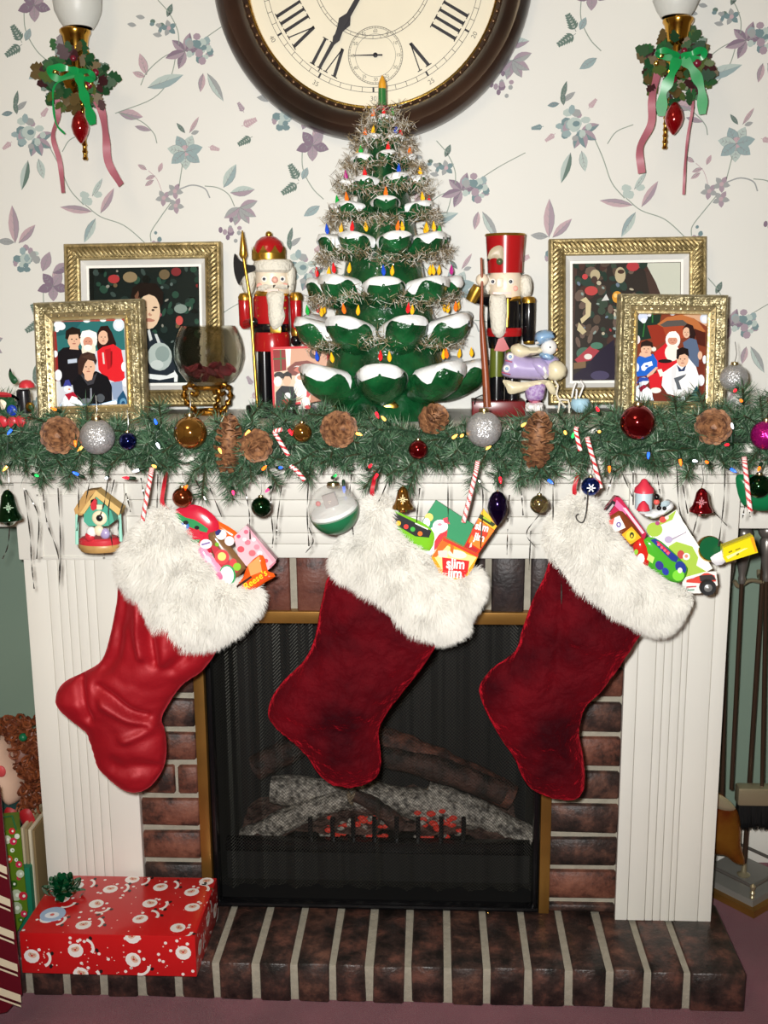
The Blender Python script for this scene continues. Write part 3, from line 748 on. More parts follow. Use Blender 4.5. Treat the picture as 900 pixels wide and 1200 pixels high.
sconce(794, 20, 90, -1, 'brass sconce with holly wreath and red glass drop, right of the clock', (780, 115, 178), (790, 120, 158, 11),
       [([(771, 84, 0), (764, 115, 0), (763, 145, 0), (750, 173, 0), (752, 203, 0)], .0062), ([(808, 90, 0), (812, 120, 0), (806, 160, 0), (803, 190, 0), (801, 228, 0)], .0022)],
       [([(796, 67, 0), (784, 60, .012), (772, 60, .012), (774, 66, 0), (790, 68, 0)], .005), ([(798, 67, 0), (812, 62, .014), (824, 58, .008), (822, 68, 0), (800, 68, 0)], .0055),
        ([(794, 68, .004), (786, 90, .006), (777, 110, .002), (775, 136, 0)], .009), ([(800, 68, .004), (812, 82, .006), (822, 105, .002), (823, 134, 0)], .0085)], (793, 76))
# ================================================================ picture frames
FR_ROPE = mat('frame_rope_gold', '8f7f56', 0.4, 0.7, color2='bba878', vscale=60, bump=.5, bscale=200)
FR_ANT = mat('frame_antique_silver_gold', '8e8462', 0.38, 0.75, color2='c6ba94', vscale=90, bump=1.0, bscale=130, bdist=.004)
FR_LIP = mat('frame_champagne', 'c9b88a', 0.3, 0.8, bump=.3, bscale=150)
FR_SIL = mat('frame_silver_lip', 'e4e4e0', 0.3, 0.15)  # lip lightened: flash reflection on the bevel is put into its colour
BACKB = mat('frame_backing', '2a2420', .8)
MATB = mat('mat_board', 'ecebe4', .6)
def frame(name, quad, Y, lean, wd, dep, label, style, items, photo_quad, lipw):
    """quad: outer corners TL TR BR BL in photo pixels; the frame leans back by `lean` (dY/dZ)"""
    nrm = V((0, -1, lean)).normalized()
    p0 = at((quad[2][0] + quad[3][0]) / 2, (quad[2][1] + quad[3][1]) / 2, Y)
    Q = [atp(x, y, p0, nrm) for x, y in quad]
    c = (Q[0] + Q[1] + Q[2] + Q[3]) / 4
    xa = ((Q[1] - Q[0]) + (Q[2] - Q[3])) / 4; ya = ((Q[0] - Q[3]) + (Q[1] - Q[2])) / 4
    W, H = xa.length, ya.length; xa.normalize(); ya = (ya - xa * ya.dot(xa)).normalized(); n = ya.cross(xa); n = n if n.dot(nrm) > 0 else -n
    if (c - ya * H).z < SZ + .001: 
        up = SZ + .002 - (c - ya * H).z
        c = c + ya * up / 2; H -= up / 2
    o = thing(name, c - ya * H, label, 'picture frame', 'gilt photo frames on the mantel')
    def ringprof(prof, M, pn, seg=1):
        for k in range(4):
            cs = [(-1, 1), (1, 1), (1, -1), (-1, -1)]; a = cs[k]; b = cs[(k + 1) % 4]; mb = MB(); rows = []
            for ins_, hgt in prof:
                row = []
                for t in (0, 1):
                    s_ = a if t == 0 else b
                    row.append(c + xa * s_[0] * (W - ins_) + ya * s_[1] * (H - ins_) + n * hgt)
                rows.append(row)
            mb.grid(rows, smooth=False); build(pn, mb, M, o)
    if style == 'rope':
        ringprof([(0, -dep), (0, 0), (.003, .004), (.006, .004), (.008, .001), (wd * .62, -.001), (wd * .68, .004), (wd * .76, .003), (wd * .8, -.002)], FR_ROPE, 'rail')
        ringprof([(wd * .8, -.002), (wd, -.008), (wd + .001, -.010)], FR_SIL, 'silver_lip')
        # twisted rope relief on the four rails
        for k in range(4):
            cs = [(-1, 1), (1, 1), (1, -1), (-1, -1)]; a, b = cs[k], cs[(k + 1) % 4]; q = wd * .36
            A = c + xa * a[0] * (W - q) + ya * a[1] * (H - q); B = c + xa * b[0] * (W - q) + ya * b[1] * (H - q); d = (B - A); L = d.length; d.normalize(); s_ = d.cross(n)
            mb = MB(); N = int(L / .0078)
            for i in range(N):
                p = A + d * L * (i + .5) / N; dd = (s_ * .8 + d * .75).normalized()
                mb.tube([p - dd * wd * .42, p - dd * wd * .2 + n * .003, p + n * .0045, p + dd * wd * .2 + n * .003, p + dd * wd * .42], [.0008, .0026, .003, .0026, .0008], 6, cap=False)
            build('rope_carving', mb, FR_ROPE, o, kind='stuff')
    else:
        ringprof([(0, -dep), (0, 0), (.003, .005), (.005, .006), (wd * .3, .0035), (wd * .55, .003), (wd * .62, .0045)], FR_ANT, 'rail')
        ringprof([(wd * .62, .0045), (wd * .85, .001), (wd * .88, .0035), (wd * .97, .003), (wd, -.004)], FR_LIP, 'inner_lip')
        for k in range(4):
            cs = [(-1, 1), (1, 1), (1, -1), (-1, -1)]; a, b = cs[k], cs[(k + 1) % 4]; R = random.Random(k); mb = MB()
            for q, rr, stp in ((wd * .42, .0034, .008), (wd * .74, .0024, .011)):
                A = c + xa * a[0] * (W - q) + ya * a[1] * (H - q); B = c + xa * b[0] * (W - q) + ya * b[1] * (H - q); L = (B - A).length; N = int(L / stp)
                for i in range(N):
                    p = A.lerp(B, (i + .5) / N) + n * .0035; mb.ball(p, rr * R.uniform(.7, 1.2), (1, .7, 1), 7, 5)
            build('carved_leaves', mb, FR_ANT, o, kind='stuff')
    mb = MB(); mb.obox(c - n * (dep - .001), xa * (W - .003), ya * (H - .003), n * .0015); build('backing', mb, BACKB, o)
    # easel stand behind
    mb = MB(); f = c - ya * H; b_ = V((f.x, min(-.004, f.y + .07), SZ + .002)); top = c - n * dep + ya * H * .2
    if lean < .16: mb.tube([top, V((top.x, min(-.006, top.y + .03), SZ + .003))], .002, 6)
    else: mb.tube([top, b_], .002, 6)
    build('easel_leg', mb, BACKB, o)
    pp = c - n * (.0085 if style == 'rope' else .003)
    mb = MB()
    inW = W - wd - lipw; inH = H - wd - lipw
    if lipw > 0:
        mm = MB(); mm.obox(pp - n * .002, xa * (W - wd + .002), ya * (H - wd + .002), n * .001); build('mat_board', mm, MATB, o)
    # base print, clipped rectangle
    mb.obox(pp - n * .0008, xa * (inW + .001), ya * (inH + .001), n * .0006, items[0])
    # clip polygons to the window
    def clip(pts):
        P = [((p - pp).dot(xa), (p - pp).dot(ya)) for p in pts]
        for ax_, sgn, lim in ((0, 1, inW), (0, -1, inW), (1, 1, inH), (1, -1, inH)):
            out = []
            for i in range(len(P)):
                a, b = P[i], P[(i + 1) % len(P)]; fa, fb = lim - sgn * a[ax_], lim - sgn * b[ax_]
                if fa >= 0: out.append(a)
                if fa * fb < 0:
                    t = fa / (fa - fb); out.append((a[0] + (b[0] - a[0]) * t, a[1] + (b[1] - a[1]) * t))
            P = out
            if len(P) < 3: return None
        return P
    faced = []
    for col, pts in items[1]:
        faced.append((col, pts))
        if col in (SK, 'ddc2a4', 'c88c74', 'c98e78') and len(pts) == 16:
            mx = sum(p[0] for p in pts) / 16; my = sum(p[1] for p in pts) / 16; ra = (max(p[0] for p in pts) - min(p[0] for p in pts)) / 2; rb_ = (max(p[1] for p in pts) - min(p[1] for p in pts)) / 2
            if ra < 3.5: continue
            for sx in (-.36, .36): faced.append(('3c2a24', ell(mx + sx * ra, my - .08 * rb_, ra * .15, rb_ * .07, 6)))
            faced.append(('a8685a', ell(mx, my + .46 * rb_, ra * .3, rb_ * .08, 8))); faced.append(('b98a72', ell(mx + .04 * ra, my + .16 * rb_, ra * .12, rb_ * .1, 6)))
    for i, (col, pts) in enumerate(faced):
        q = clip([atp(x, y, pp, n) for x, y in pts])
        if q: mb.poly([pp + xa * u + ya * v + n * (.00005 * i + .0001) for u, v in q], col)
    build('photograph', mb, PHOTO, o)
    gl = MB(); gl.obox(pp + n * .0045, xa * (W - wd + .002), ya * (H - wd + .002), n * .0006); 
    return o
def Z(x0, y0, s, pts): return [(x0 + x / s, y0 + y / s) for x, y in pts]
def rnd_blobs(R, n, x0, x1, y0, y1, cols, r0, r1):
    return [(R.choice(cols), ell(R.uniform(x0, x1), R.uniform(y0, y1), R.uniform(r0, r1), R.uniform(r0, r1), 8, R.uniform(0, 90))) for _ in range(n)]
# --- small left frame: family with Santa (crop origin 30,340 scale 6)
z = lambda pts: Z(30, 340, 6, pts); e = lambda x, y, a, b, **k: z(ell(x, y, a, b, 16, **k))
SK = 'd9b094'; 
it = [('b33a2e', z([(180, 200), (700, 195), (700, 240), (190, 250)])), ('2c6a6a', z([(195, 225), (690, 215), (700, 420), (205, 440)])), ('23585c', z([(195, 225), (400, 220), (330, 300), (200, 330)])),
 ('8a2a2a', z([(190, 290), (215, 290), (240, 640), (205, 640)])),
 ('e0e6ee', e(240, 250, 42, 30, rot=20)), ('f2f4f6', e(222, 275, 16, 20)), ('cfdbe6', e(655, 245, 40, 45)), ('f3f6f8', e(655, 245, 22, 25)), ('e6eaee', e(430, 215, 25, 14)), ('e6eaee', e(545, 212, 22, 12)),
 ('17151a', z([(225, 440), (265, 405), (310, 400), (370, 405), (420, 440), (430, 650), (250, 680), (230, 560)])),
 (SK, e(342, 350, 46, 58)), (SK, z([(315, 390), (370, 390), (375, 420), (310, 415)])), ('241a16', z([(280, 340), (285, 285), (330, 258), (385, 275), (392, 330), (378, 345), (370, 310), (310, 315), (298, 350)])),
 ('efe9e0', e(445, 355, 60, 68)), ('e9dcc9', e(445, 420, 50, 60)), ('c98e78', e(440, 365, 34, 36)), ('f6f2ec', z([(385, 330), (400, 290), (450, 280), (500, 300), (508, 345), (480, 330), (410, 330)])), ('f0ece4', e(440, 405, 30, 22)),
 ('2a1614', z([(505, 300), (530, 255), (580, 250), (610, 300), (640, 380), (600, 440), (520, 450), (505, 400)])), (SK, e(548, 335, 36, 50)), ('2a1614', z([(575, 270), (612, 310), (640, 400), (612, 480), (580, 470), (590, 380), (578, 320)])),
 ('d3232b', z([(505, 430), (545, 400), (620, 380), (675, 420), (690, 500), (700, 630), (640, 650), (560, 620), (515, 560)])), ('b01a22', z([(560, 420), (600, 410), (610, 540), (580, 560)])), ('7f1418', z([(600, 430), (612, 430), (612, 520), (600, 540)])), ('d8c8c0', z([(540, 440), (552, 440), (560, 520), (548, 520)])),
 ('8798b4', z([(600, 650), (680, 640), (690, 760), (620, 770)])),
 ('111217', z([(330, 650), (370, 610), (400, 590), (500, 570), (580, 610), (610, 680), (610, 790), (420, 830), (350, 760)])), ('3a3a40', z([(385, 590), (400, 585), (440, 650), (495, 590), (508, 580), (480, 660), (440, 670)])),
 (SK, e(445, 545, 48, 60)), (SK, z([(415, 590), (480, 590), (470, 630), (440, 640), (420, 625)])), ('3a2620', z([(375, 590), (370, 500), (395, 450), (440, 435), (490, 450), (505, 500), (495, 530), (480, 500), (440, 490), (420, 520), (405, 570), (395, 600)])), ('4a3228', z([(395, 470), (470, 445), (500, 490), (440, 485)])),
 ('8a8f98', z([(458, 690), (468, 690), (470, 780), (458, 780)])), ('6a6f76', e(430, 780, 38, 20)), ('4c5258', e(530, 760, 30, 30)), ('b8c4d4', z([(300, 490), (365, 482), (365, 510), (302, 518)])),
 ('8fb8dc', z([(230, 870), (250, 800), (420, 830), (640, 770), (720, 800), (740, 880)])), ('e9f1f8', z([(400, 835), (640, 775), (650, 800), (440, 860)])), ('1f3a40', z([(470, 850), (535, 800), (590, 850), (590, 870), (470, 870)])),
 ('1e4a6a', z([(640, 860), (650, 760), (690, 705), (715, 760), (728, 860)])), ('5d8fb0', e(690, 790, 24, 30)), ('20486a', e(690, 800, 14, 20)),
 ('e8eef4', e(330, 820, 78, 62)), ('f4f7fa', e(320, 770, 50, 40)), ('dfe8f0', e(303, 695, 30, 28)), ('3a3f8e', z([(268, 680), (285, 635), (310, 630), (330, 680), (300, 672)])), ('a81e34', z([(280, 735), (340, 715), (375, 760), (330, 745), (310, 780), (295, 755)])), ('e08040', e(312, 698, 9, 5)),
 ('e8ecf4', e(235, 600, 26, 40)), ('e8ecf4', e(215, 450, 16, 24)), ('f0f0f4', e(695, 540, 18, 34)), ('f0f0f4', e(705, 650, 20, 30))]
frame('picture_frame', [(37, 354), (163, 351), (177, 502), (47, 508)], -.262, .16, .031, .016, 'small gilt frame with three children and Santa, left front on the mantel', 'leaf', ('c8ccd4', it), None, 0)
# --- small right frame (crop origin 720,340 scale 6)
z = lambda pts: Z(720, 340, 6, pts)
it = [('7a3a26', z([(150, 160), (680, 155), (660, 500), (140, 520)])), ('1e3026', z([(160, 180), (330, 170), (300, 330), (160, 360)])), ('8c3020', z([(230, 250), (330, 240), (420, 330), (280, 400)])), ('b06a3c', z([(300, 240), (370, 190), (480, 170), (580, 210), (640, 290), (600, 300), (480, 240), (340, 260)])), ('55504c', z([(320, 245), (370, 215), (480, 210), (520, 240), (480, 255), (350, 262)])), ('a0442a', z([(340, 260), (480, 250), (560, 300), (480, 340), (360, 320)])), ('4a2018', z([(560, 270), (640, 300), (640, 400), (580, 380)])), ('c9a080', z([(480, 175), (660, 165), (655, 260), (560, 200)])),
 ('2e6a34', z([(195, 330), (215, 180), (222, 180), (205, 330)])), ('2e6a34', z([(262, 230), (264, 160), (272, 160), (272, 230)])), ('c5cfe6', e(200, 190, 34, 34)), ('f0f3f8', e(205, 215, 18, 18)), ('dfe5f0', e(245, 175, 14, 12)), ('c9d3e6', e(635, 200, 34, 36)), ('f2f4f8', e(632, 205, 17, 20)), ('dfe3ea', e(408, 168, 20, 10)), ('dfe3ea', e(520, 165, 18, 10)),
 ('c9202a', z([(280, 440), (340, 390), (400, 330), (460, 420), (450, 520), (390, 620), (330, 640), (290, 560)])), ('c9202a', z([(240, 600), (330, 570), (330, 690), (250, 690)])), ('e9e2d6', e(275, 415, 18, 16)), ('ece6dc', e(290, 705, 38, 20)), ('f0ebe2', e(410, 350, 52, 60)), ('ece4d8', e(405, 440, 52, 60)), ('c88c74', e(408, 355, 34, 30)), ('f4f0ea', z([(362, 330), (385, 295), (430, 290), (455, 325), (430, 335), (380, 335)])), ('201a1a', e(355, 500, 50, 14)), ('e8e2d8', z([(300, 560), (330, 555), (350, 600), (320, 610)])),
 ('566680', z([(480, 370), (530, 335), (575, 350), (595, 430), (590, 540), (520, 530), (500, 460)])), ('2a1a18', z([(480, 270), (510, 235), (550, 250), (570, 310), (560, 345), (520, 330), (480, 300)])), (SK, e(505, 300, 26, 38)), ('2a1a18', z([(520, 250), (560, 280), (565, 340), (530, 340)])), (SK, e(600, 460, 16, 30)),
 ('1f5fc0', z([(140, 520), (165, 470), (210, 455), (270, 450), (300, 500), (300, 545), (240, 600), (160, 610), (140, 570)])), (SK, z([(170, 460), (180, 440), (250, 440), (260, 460), (215, 475)])), (SK, e(222, 418, 38, 45)), ('2a1c18', z([(182, 410), (185, 370), (225, 352), (265, 370), (270, 410), (250, 395), (200, 395)])), (SK, z([(290, 540), (305, 545), (270, 590), (230, 615), (225, 600)])), ('dfe8f4', z([(185, 540), (205, 515), (260, 500), (268, 530), (230, 545), (210, 570), (190, 565)])), ('1f5fc0', e(225, 535, 12, 7)),
 (SK, z([(140, 600), (155, 600), (155, 700), (135, 690)])),
 ('f0f0f0', z([(330, 670), (340, 580), (400, 540), (440, 510), (520, 480), (570, 540), (592, 610), (580, 700), (500, 760), (370, 730)])), ('d9dadd', z([(400, 545), (440, 520), (430, 600), (420, 720), (395, 700)])), ('5a5f66', z([(415, 620), (505, 590), (490, 610), (450, 640), (470, 700), (440, 700), (430, 660)])), ('2c3a5e', z([(435, 525), (470, 560), (505, 520), (490, 570), (450, 575)])), (SK, e(476, 490, 42, 52)), ('1f1614', z([(432, 480), (435, 420), (475, 402), (515, 415), (522, 470), (490, 450), (455, 460), (445, 490)])),
 ('cfe0ee', z([(130, 800), (140, 690), (190, 650), (250, 700), (290, 830)])), ('eef4f8', e(205, 740, 60, 60)), ('dfeaf2', e(202, 640, 38, 28)), ('2b4aa0', z([(150, 660), (175, 615), (230, 615), (240, 640), (200, 640)])), ('8a1e34', z([(165, 690), (205, 665), (230, 680), (200, 700), (185, 720)])),
 ('dcebf4', z([(440, 760), (520, 740), (530, 800), (450, 810)])), ('1f4a58', z([(525, 780), (545, 720), (575, 670), (600, 730), (612, 790)])), ('3f7886', e(575, 740, 18, 22)), ('1f4a58', e(575, 770, 20, 12)), ('e6eaf2', e(605, 635, 24, 40)), ('dfe5ee', e(630, 490, 14, 30)), ('dfe5ee', e(155, 545, 16, 30)), ('dfd6d6', e(160, 350, 18, 30))]
frame('picture_frame', [(728, 346), (858, 344), (844, 496), (718, 490)], -.255, .16, .031, .016, 'small gilt frame with boys in blue and white beside Santa, right front', 'leaf', ('6a2c20', it), None, 0)
# --- large left frame: child with glasses of tinsel behind (crop origin 70,280 scale 4.737)
z = lambda pts: Z(70, 280, 4.737, pts); R = random.Random(21)
it = [('16201e', z([(190, 150), (760, 150), (800, 860), (190, 860)]))]
it += [(c_, z(p_)) for c_, p_ in rnd_blobs(R, 70, 200, 770, 160, 560, ['1f3a30', '2a4a3c', '0e1412', '3a4a46', '243430'], 8, 26)]
it += [(c_, z(p_)) for c_, p_ in rnd_blobs(R, 26, 200, 770, 160, 600, ['7a2426', '5a6a66', '8a8a80', '6a5a40', '8f4a58'], 5, 14)]
it += [('a83a3c', e(305, 225, 32, 24)), ('8a7a5c', e(395, 215, 40, 30)), ('6a5c44', e(585, 200, 30, 28)), ('7a2c30', e(650, 185, 28, 24)), ('c0504c', e(668, 455, 20, 26)), ('7f9088', e(675, 390, 36, 26)),
 ('1c1512', z([(400, 320), (410, 270), (460, 245), (540, 250), (580, 300), (578, 360), (555, 400), (540, 340), (460, 320), (440, 360), (430, 420), (405, 380)])), ('6f4c3a', z([(420, 320), (440, 290), (450, 330), (430, 350)])), ('ddc2a4', e(500, 405, 62, 98)), ('1c1512', z([(440, 330), (450, 285), (520, 275), (565, 310), (560, 360), (540, 325), (500, 310), (460, 325)])), ('4c3a30', e(474, 385, 14, 5)), ('4c3a30', e(535, 383, 13, 5)), ('b07a68', e(505, 455, 28, 8)), ('b98e78', e(508, 425, 9, 6)),
 ('242c34', z([(460, 510), (490, 500), (540, 530), (600, 590), (650, 720), (660, 850), (480, 860)])), ('c8d0d0', z([(490, 510), (505, 505), (520, 560), (505, 570)])), ('c8d0d0', z([(530, 530), (545, 530), (570, 590), (555, 600)])), ('aebcb8', e(560, 655, 68, 78)), ('8a9c98', e(575, 640, 40, 44)), ('c6d0cc', e(545, 700, 36, 26)), ('e6ecec', z([(490, 750), (600, 760), (640, 740), (640, 770), (560, 785), (490, 775)])), ('d8e0e0', z([(495, 830), (515, 820), (525, 860), (500, 862)])), ('d8e0e0', z([(570, 815), (595, 815), (605, 858), (575, 860)])), ('e6ecec', z([(640, 730), (660, 760), (655, 850), (640, 850)]))]
frame('picture_frame', [(73, 285), (252, 284), (268, 474), (80, 478)], -.085, .15, .036, .018, 'large rope-carved gilt frame with a dark-haired child, behind the glass bowl', 'rope', ('121816', it), None, .006)
# --- large right frame: Christmas tree photo (crop 640,270 scale 5.4583)
z = lambda pts: Z(640, 270, 5.4583, pts); R = random.Random(8)
it = [('4a3a34', z([(170, 200), (1060, 180), (1000, 1100), (150, 1050)])), ('c8ccbe', z([(625, 190), (1010, 185), (1000, 500), (760, 480), (700, 330)])), ('35302c', z([(200, 200), (620, 190), (660, 400), (480, 1000), (160, 1000)]))]
it += [(c_, z(p_)) for c_, p_ in rnd_blobs(R, 90, 190, 640, 210, 720, ['3c4a3e', '2a3a32', '4a3630', '55483e', '32443c', '6a5a50'], 14, 40)]
it += [(c_, z(p_)) for c_, p_ in rnd_blobs(R, 26, 200, 620, 220, 700, ['b8b09a', '9a3a3a', '8a9a94', '6a7a8a', 'c8c0a8'], 6, 16)]
it += [('b4a888', e(310, 290, 32, 36)), ('4a3a34', e(305, 320, 20, 24)), ('b8ac8c', e(470, 290, 34, 52)), ('4a3830', e(475, 268, 22, 14)), ('b04044', e(550, 235, 40, 30)), ('b84a48', e(285, 390, 42, 30)), ('c04a4c', e(245, 300, 18, 18)), ('c8bc96', z([(215, 450), (250, 430), (285, 470), (280, 550), (225, 600), (215, 570), (250, 540), (250, 470)])), ('c0b48e', z([(205, 590), (255, 650), (230, 670), (195, 640)])), ('d89a3c', e(450, 430, 32, 38)), ('f0c878', e(440, 420, 12, 14)), ('cfd0cc', z([(380, 410), (400, 450), (350, 455)])),
 ('4c6a5a', e(240, 790, 50, 40)), ('a8444c', z([(180, 830), (280, 740), (350, 780), (300, 830), (200, 850)])), ('e0dcd4', e(265, 810, 26, 18)), ('4f7a66', e(320, 740, 40, 22)), ('2a2434', z([(170, 930), (250, 870), (330, 780), (430, 700), (440, 1000), (170, 970)])), ('4a4460', e(340, 930, 60, 30)), ('7a6248', z([(170, 850), (250, 840), (250, 880), (170, 890)])), ('b89468', z([(160, 980), (220, 955), (320, 1000), (440, 1015), (440, 1060), (150, 1050)]))]
frame('picture_frame', [(651, 280), (835, 277), (820, 472), (636, 474)], -.085, .15, .036, .018, 'large rope-carved gilt frame with a picture of a decorated tree', 'rope', ('3a322e', it), None, .006)
# photo card in a red border in front of the left nutcracker
card = thing('photo_card', at(350, 474, -.19), 'red bordered photo card of two people with Santa, leaning by the tree', 'card')
p0 = at(350, 474, -.19); nn = V((0, -1, .12)).normalized()
z = lambda pts: Z(260, 260, 5, pts)
mb = MB(); mb.prism([atp(x, y, p0, nn) for x, y in z([(285, 735), (625, 722), (645, 1040), (300, 1090)])], (0, .0012, 0), 'c8303a')
layers(mb, [('d8c0a8', z([(300, 748), (612, 738), (628, 1030), (312, 1075)])), ('8a2424', z([(300, 750), (372, 748), (378, 870), (306, 880)])), ('3a6a3a', z([(300, 800), (374, 797), (374, 804), (300, 808)])), ('3a6a3a', z([(340, 750), (347, 750), (350, 870), (343, 870)])), ('e9e4dc', z([(372, 745), (405, 744), (420, 830), (380, 850)])), ('c99a80', z([(405, 744), (612, 738), (616, 880), (400, 850)])), ('4a3a34', e(548, 770, 36, 34)), ('c99a80', e(548, 760, 20, 20)), ('7a4038', z([(380, 860), (430, 820), (500, 812), (560, 835), (590, 880), (500, 900), (400, 900)])), ('c07060', z([(420, 870), (450, 840), (520, 840), (560, 880), (480, 900)])), ('2a2a2a', e(335, 900, 30, 22)), ('e8e2da', e(328, 935, 24, 30)),
 ('1a1c22', z([(315, 1000), (350, 960), (420, 965), (440, 1010), (430, 1075), (316, 1080)])), (SK, e(382, 930, 24, 32)), ('1a1512', z([(355, 930), (358, 890), (385, 875), (408, 890), (410, 925), (395, 905), (370, 905)])), ('e8e8ea', e(385, 1020, 20, 20)), ('c02a30', e(375, 1055, 24, 18)),
 ('efe6da', e(462, 920, 34, 34)), ('f2ece4', e(468, 975, 46, 56)), ('c88c74', e(462, 912, 22, 14)), ('c8303a', z([(500, 900), (530, 880), (530, 1000), (495, 1040)])), ('efe9e2', e(490, 1060, 28, 36)), ('c02a30', e(505, 1085, 20, 12)),
 ('b0785a', z([(520, 1000), (545, 960), (600, 950), (628, 980), (630, 1035), (520, 1060)])), (SK, e(552, 920, 24, 34)), ('2a2220', z([(525, 910), (530, 880), (570, 872), (600, 890), (605, 925), (580, 900), (545, 892)])), ('8f9aa0', e(590, 910, 22, 26))], p0, nn)
build('printed_card', mb, PRINT, card)

# ================================================================ crackle glass bowl on gilt stand
GB = mat('crackle_glass', 'f4f2e8', 0.03, trans=1.0, ior=1.18, bump=0.35, bscale=70, bdist=.004)
bowl = thing('glass_bowl', at(243, 486, -.165), 'crackled clear glass bowl with dried petals on a gilt scrolled stand', 'bowl')
mb = MB(); bx = 245
outer = [(14, 452), (27, 446), (36, 434), (40.5, 420), (40.5, 408), (38, 396), (34, 387), (31.5, 382)]
mb.lpx(bx, -.165, outer + [(x - 1.8, y) for x, y in reversed(outer)][:-1] + [(8, 448.5)], 40); build('glass_body', mb, GB, bowl)
R = random.Random(2); PET = mat('dried_petals', '8c3440', .8, color2='4a1c24', vscale=60)
for k in range(26):
    a = R.random() * 6.28; q = R.random() ** .5 * 27; c = at(bx + q * math.cos(a), 432 + R.uniform(-4, 10) * (1 - q / 40), -.165 + q * .0013 * math.sin(a)); mb = MB()
    M = Matrix.Rotation(R.uniform(-.8, .8), 3, 'X') @ Matrix.Rotation(R.uniform(-.8, .8), 3, 'Y'); mb.ball(c, R.uniform(.007, .013), (1, 1, .3), 8, 5, None, M); build('petal', mb, PET, bowl)
GSTD = mat('gilt_stand', 'b8893a', 0.22, 1.0, bump=.8, bscale=160)
for k, (a, sx) in enumerate(((math.radians(205), 1), (math.radians(335), -1), (math.radians(80), 1))):
    d = V((math.cos(a), math.sin(a), 0)); c0 = at(bx, 452, -.165); zb = SZ + .004; hh = c0.z - zb
    path = smooth_open([c0 + d * .030 + V((0, 0, .004)), c0 + d * .040 + V((0, 0, -.002)), c0 + d * .042 + V((0, 0, -hh * .35)), c0 + d * .034 + V((0, 0, -hh * .62)), c0 + d * .022 + V((0, 0, -hh * .85)), c0 + d * .030 + V((0, 0, -hh)), c0 + d * .044 + V((0, 0, -hh + .002))], 6)
    mb = MB(); mb.tube(path, [.0042 + .0018 * math.sin(i * 1.3) for i in range(len(path))], 10)
    mb2 = MB(); pth = smooth_open([c0 + d * .030 + V((0, 0, .004)), c0 + d * .020 + V((0, 0, -.006)), c0 + d * .024 + V((0, 0, -.014)), c0 + d * .032 + V((0, 0, -.010))], 6); mb2.tube(pth, .0035, 8)
    lg = build('leg', mb, GSTD, bowl); build('scroll', mb2, GSTD, lg)
c0 = at(bx, 452, -.165); mb = MB(); mb.tube([c0 + V((.026 * math.cos(t * .3142), .026 * math.sin(t * .3142), -.002)) for t in range(21)], .0035, 8); build('ring', mb, GSTD, bowl)
mb = MB(); mb.tube([V((c0.x + .024 * math.cos(t * .3142), c0.y + .024 * math.sin(t * .3142), SZ + .012)) for t in range(21)], .0045, 8); build('lower_ring', mb, GSTD, bowl)

# ================================================================ nutcrackers
NRED = mat('nut_red', 'a5161a', 0.22, coat=.4); NBLK = mat('nut_black', '0d0d10', 0.2, coat=.4); NSKIN = mat('nut_skin', 'e8d8c0', 0.35); NWHT = mat('nut_fur', 'dcd8ca', 0.9, bump=1, bscale=220, bdist=.003)
NGOLD = mat('nut_gold', 'c59a3e', 0.3, .9); NGRN = mat('nut_green', '5a6420', .3, coat=.3); NBRN = mat('nut_brown', '8a4426', .35); PUPIL = mat('pupil', '1a2234', .2); CHEEK = mat('cheek_rose', 'e0a090', .5); TEETH = mat('teeth', 'e8c8c0', .4)
NG = 'nutcrackers beside the ceramic tree'
def L(par, name, cx, Y, prof, M, n=20, flat=1.0):
    mb = MB(); mb.lpx(cx, Y, prof, n, flat=flat); return build(name, mb, M, par)
def T(par, name, pts, r, M, n=10):
    mb = MB(); mb.tube([at(x, y, Yv) for x, y, Yv in pts], r, n); return build(name, mb, M, par)
def Bl(par, name, x, y, Y, rpx, M, sc=(1, 1, 1)):
    mb = MB(); mb.ball(at(x, y, Y), rpx * spx(x, y, Y), sc, 16, 10); return build(name, mb, M, par)
def Pf(par, name, px, Y, th, M, step=.004, col=None, smooth=True, n=3, **k):
    mb = MB(); mb.puff(smooth_closed(px, n) if smooth else px, Y, th, step, col=col, **k); return build(name, mb, M, par)
Y = -.135
n1 = thing('nutcracker', at(319, 482, Y), 'red king nutcracker with gold crown holding a spear axe', 'nutcracker', NG)
hd = L(n1, 'head', 319, Y, [(17, 347), (19, 344), (19, 312), (17, 308)], NSKIN)
for ex in (309.5, 331): w_ = Bl(hd, 'eye', ex, 327, Y - .0255, 3.6, mat('eye_white', 'f0ece4', .2), (1, .4, 1)); Bl(hd, 'pupil', ex, 327, Y - .0282, 1.8, PUPIL, (1, .4, 1))
Bl(hd, 'nose', 322, 328, Y - .031, 4, mat('nose_pink', 'e0a898', .4)); 
for ex in (304, 334): Bl(hd, 'cheek', ex, 335, Y - .0235, 3.4, CHEEK, (1, .35, 1))
Pf(hd, 'moustache', [(301, 337), (310, 333), (320, 334), (330, 333), (339, 335), (334, 339), (320, 338), (306, 341)], Y - .028, .005, NWHT)
mb = MB(); c = at(320, 341, Y - .0275); mb.box(c.x - .009, c.x + .009, c.y - .002, c.y + .006, c.z - .0025, c.z + .0025, b=.0006); build('teeth', mb, TEETH, hd)
Pf(hd, 'beard', [(313, 343), (332, 342), (332, 360), (334, 372), (328, 384), (320, 386), (315, 375), (314, 358)], Y - .032, .010, NWHT)
L(hd, 'hair_band', 320, Y, [(19, 320), (23, 317), (23.5, 309), (21, 305), (17, 304)], NWHT)
for hx, w_ in ((291.5, 8.5), (341, 5.5)): Pf(hd, 'hair', [(hx - w_, 318), (hx, 311), (hx + w_, 316), (hx + w_ * .8, 338), (hx, 347), (hx - w_ * .9, 338)], Y + .004, .014, NWHT)
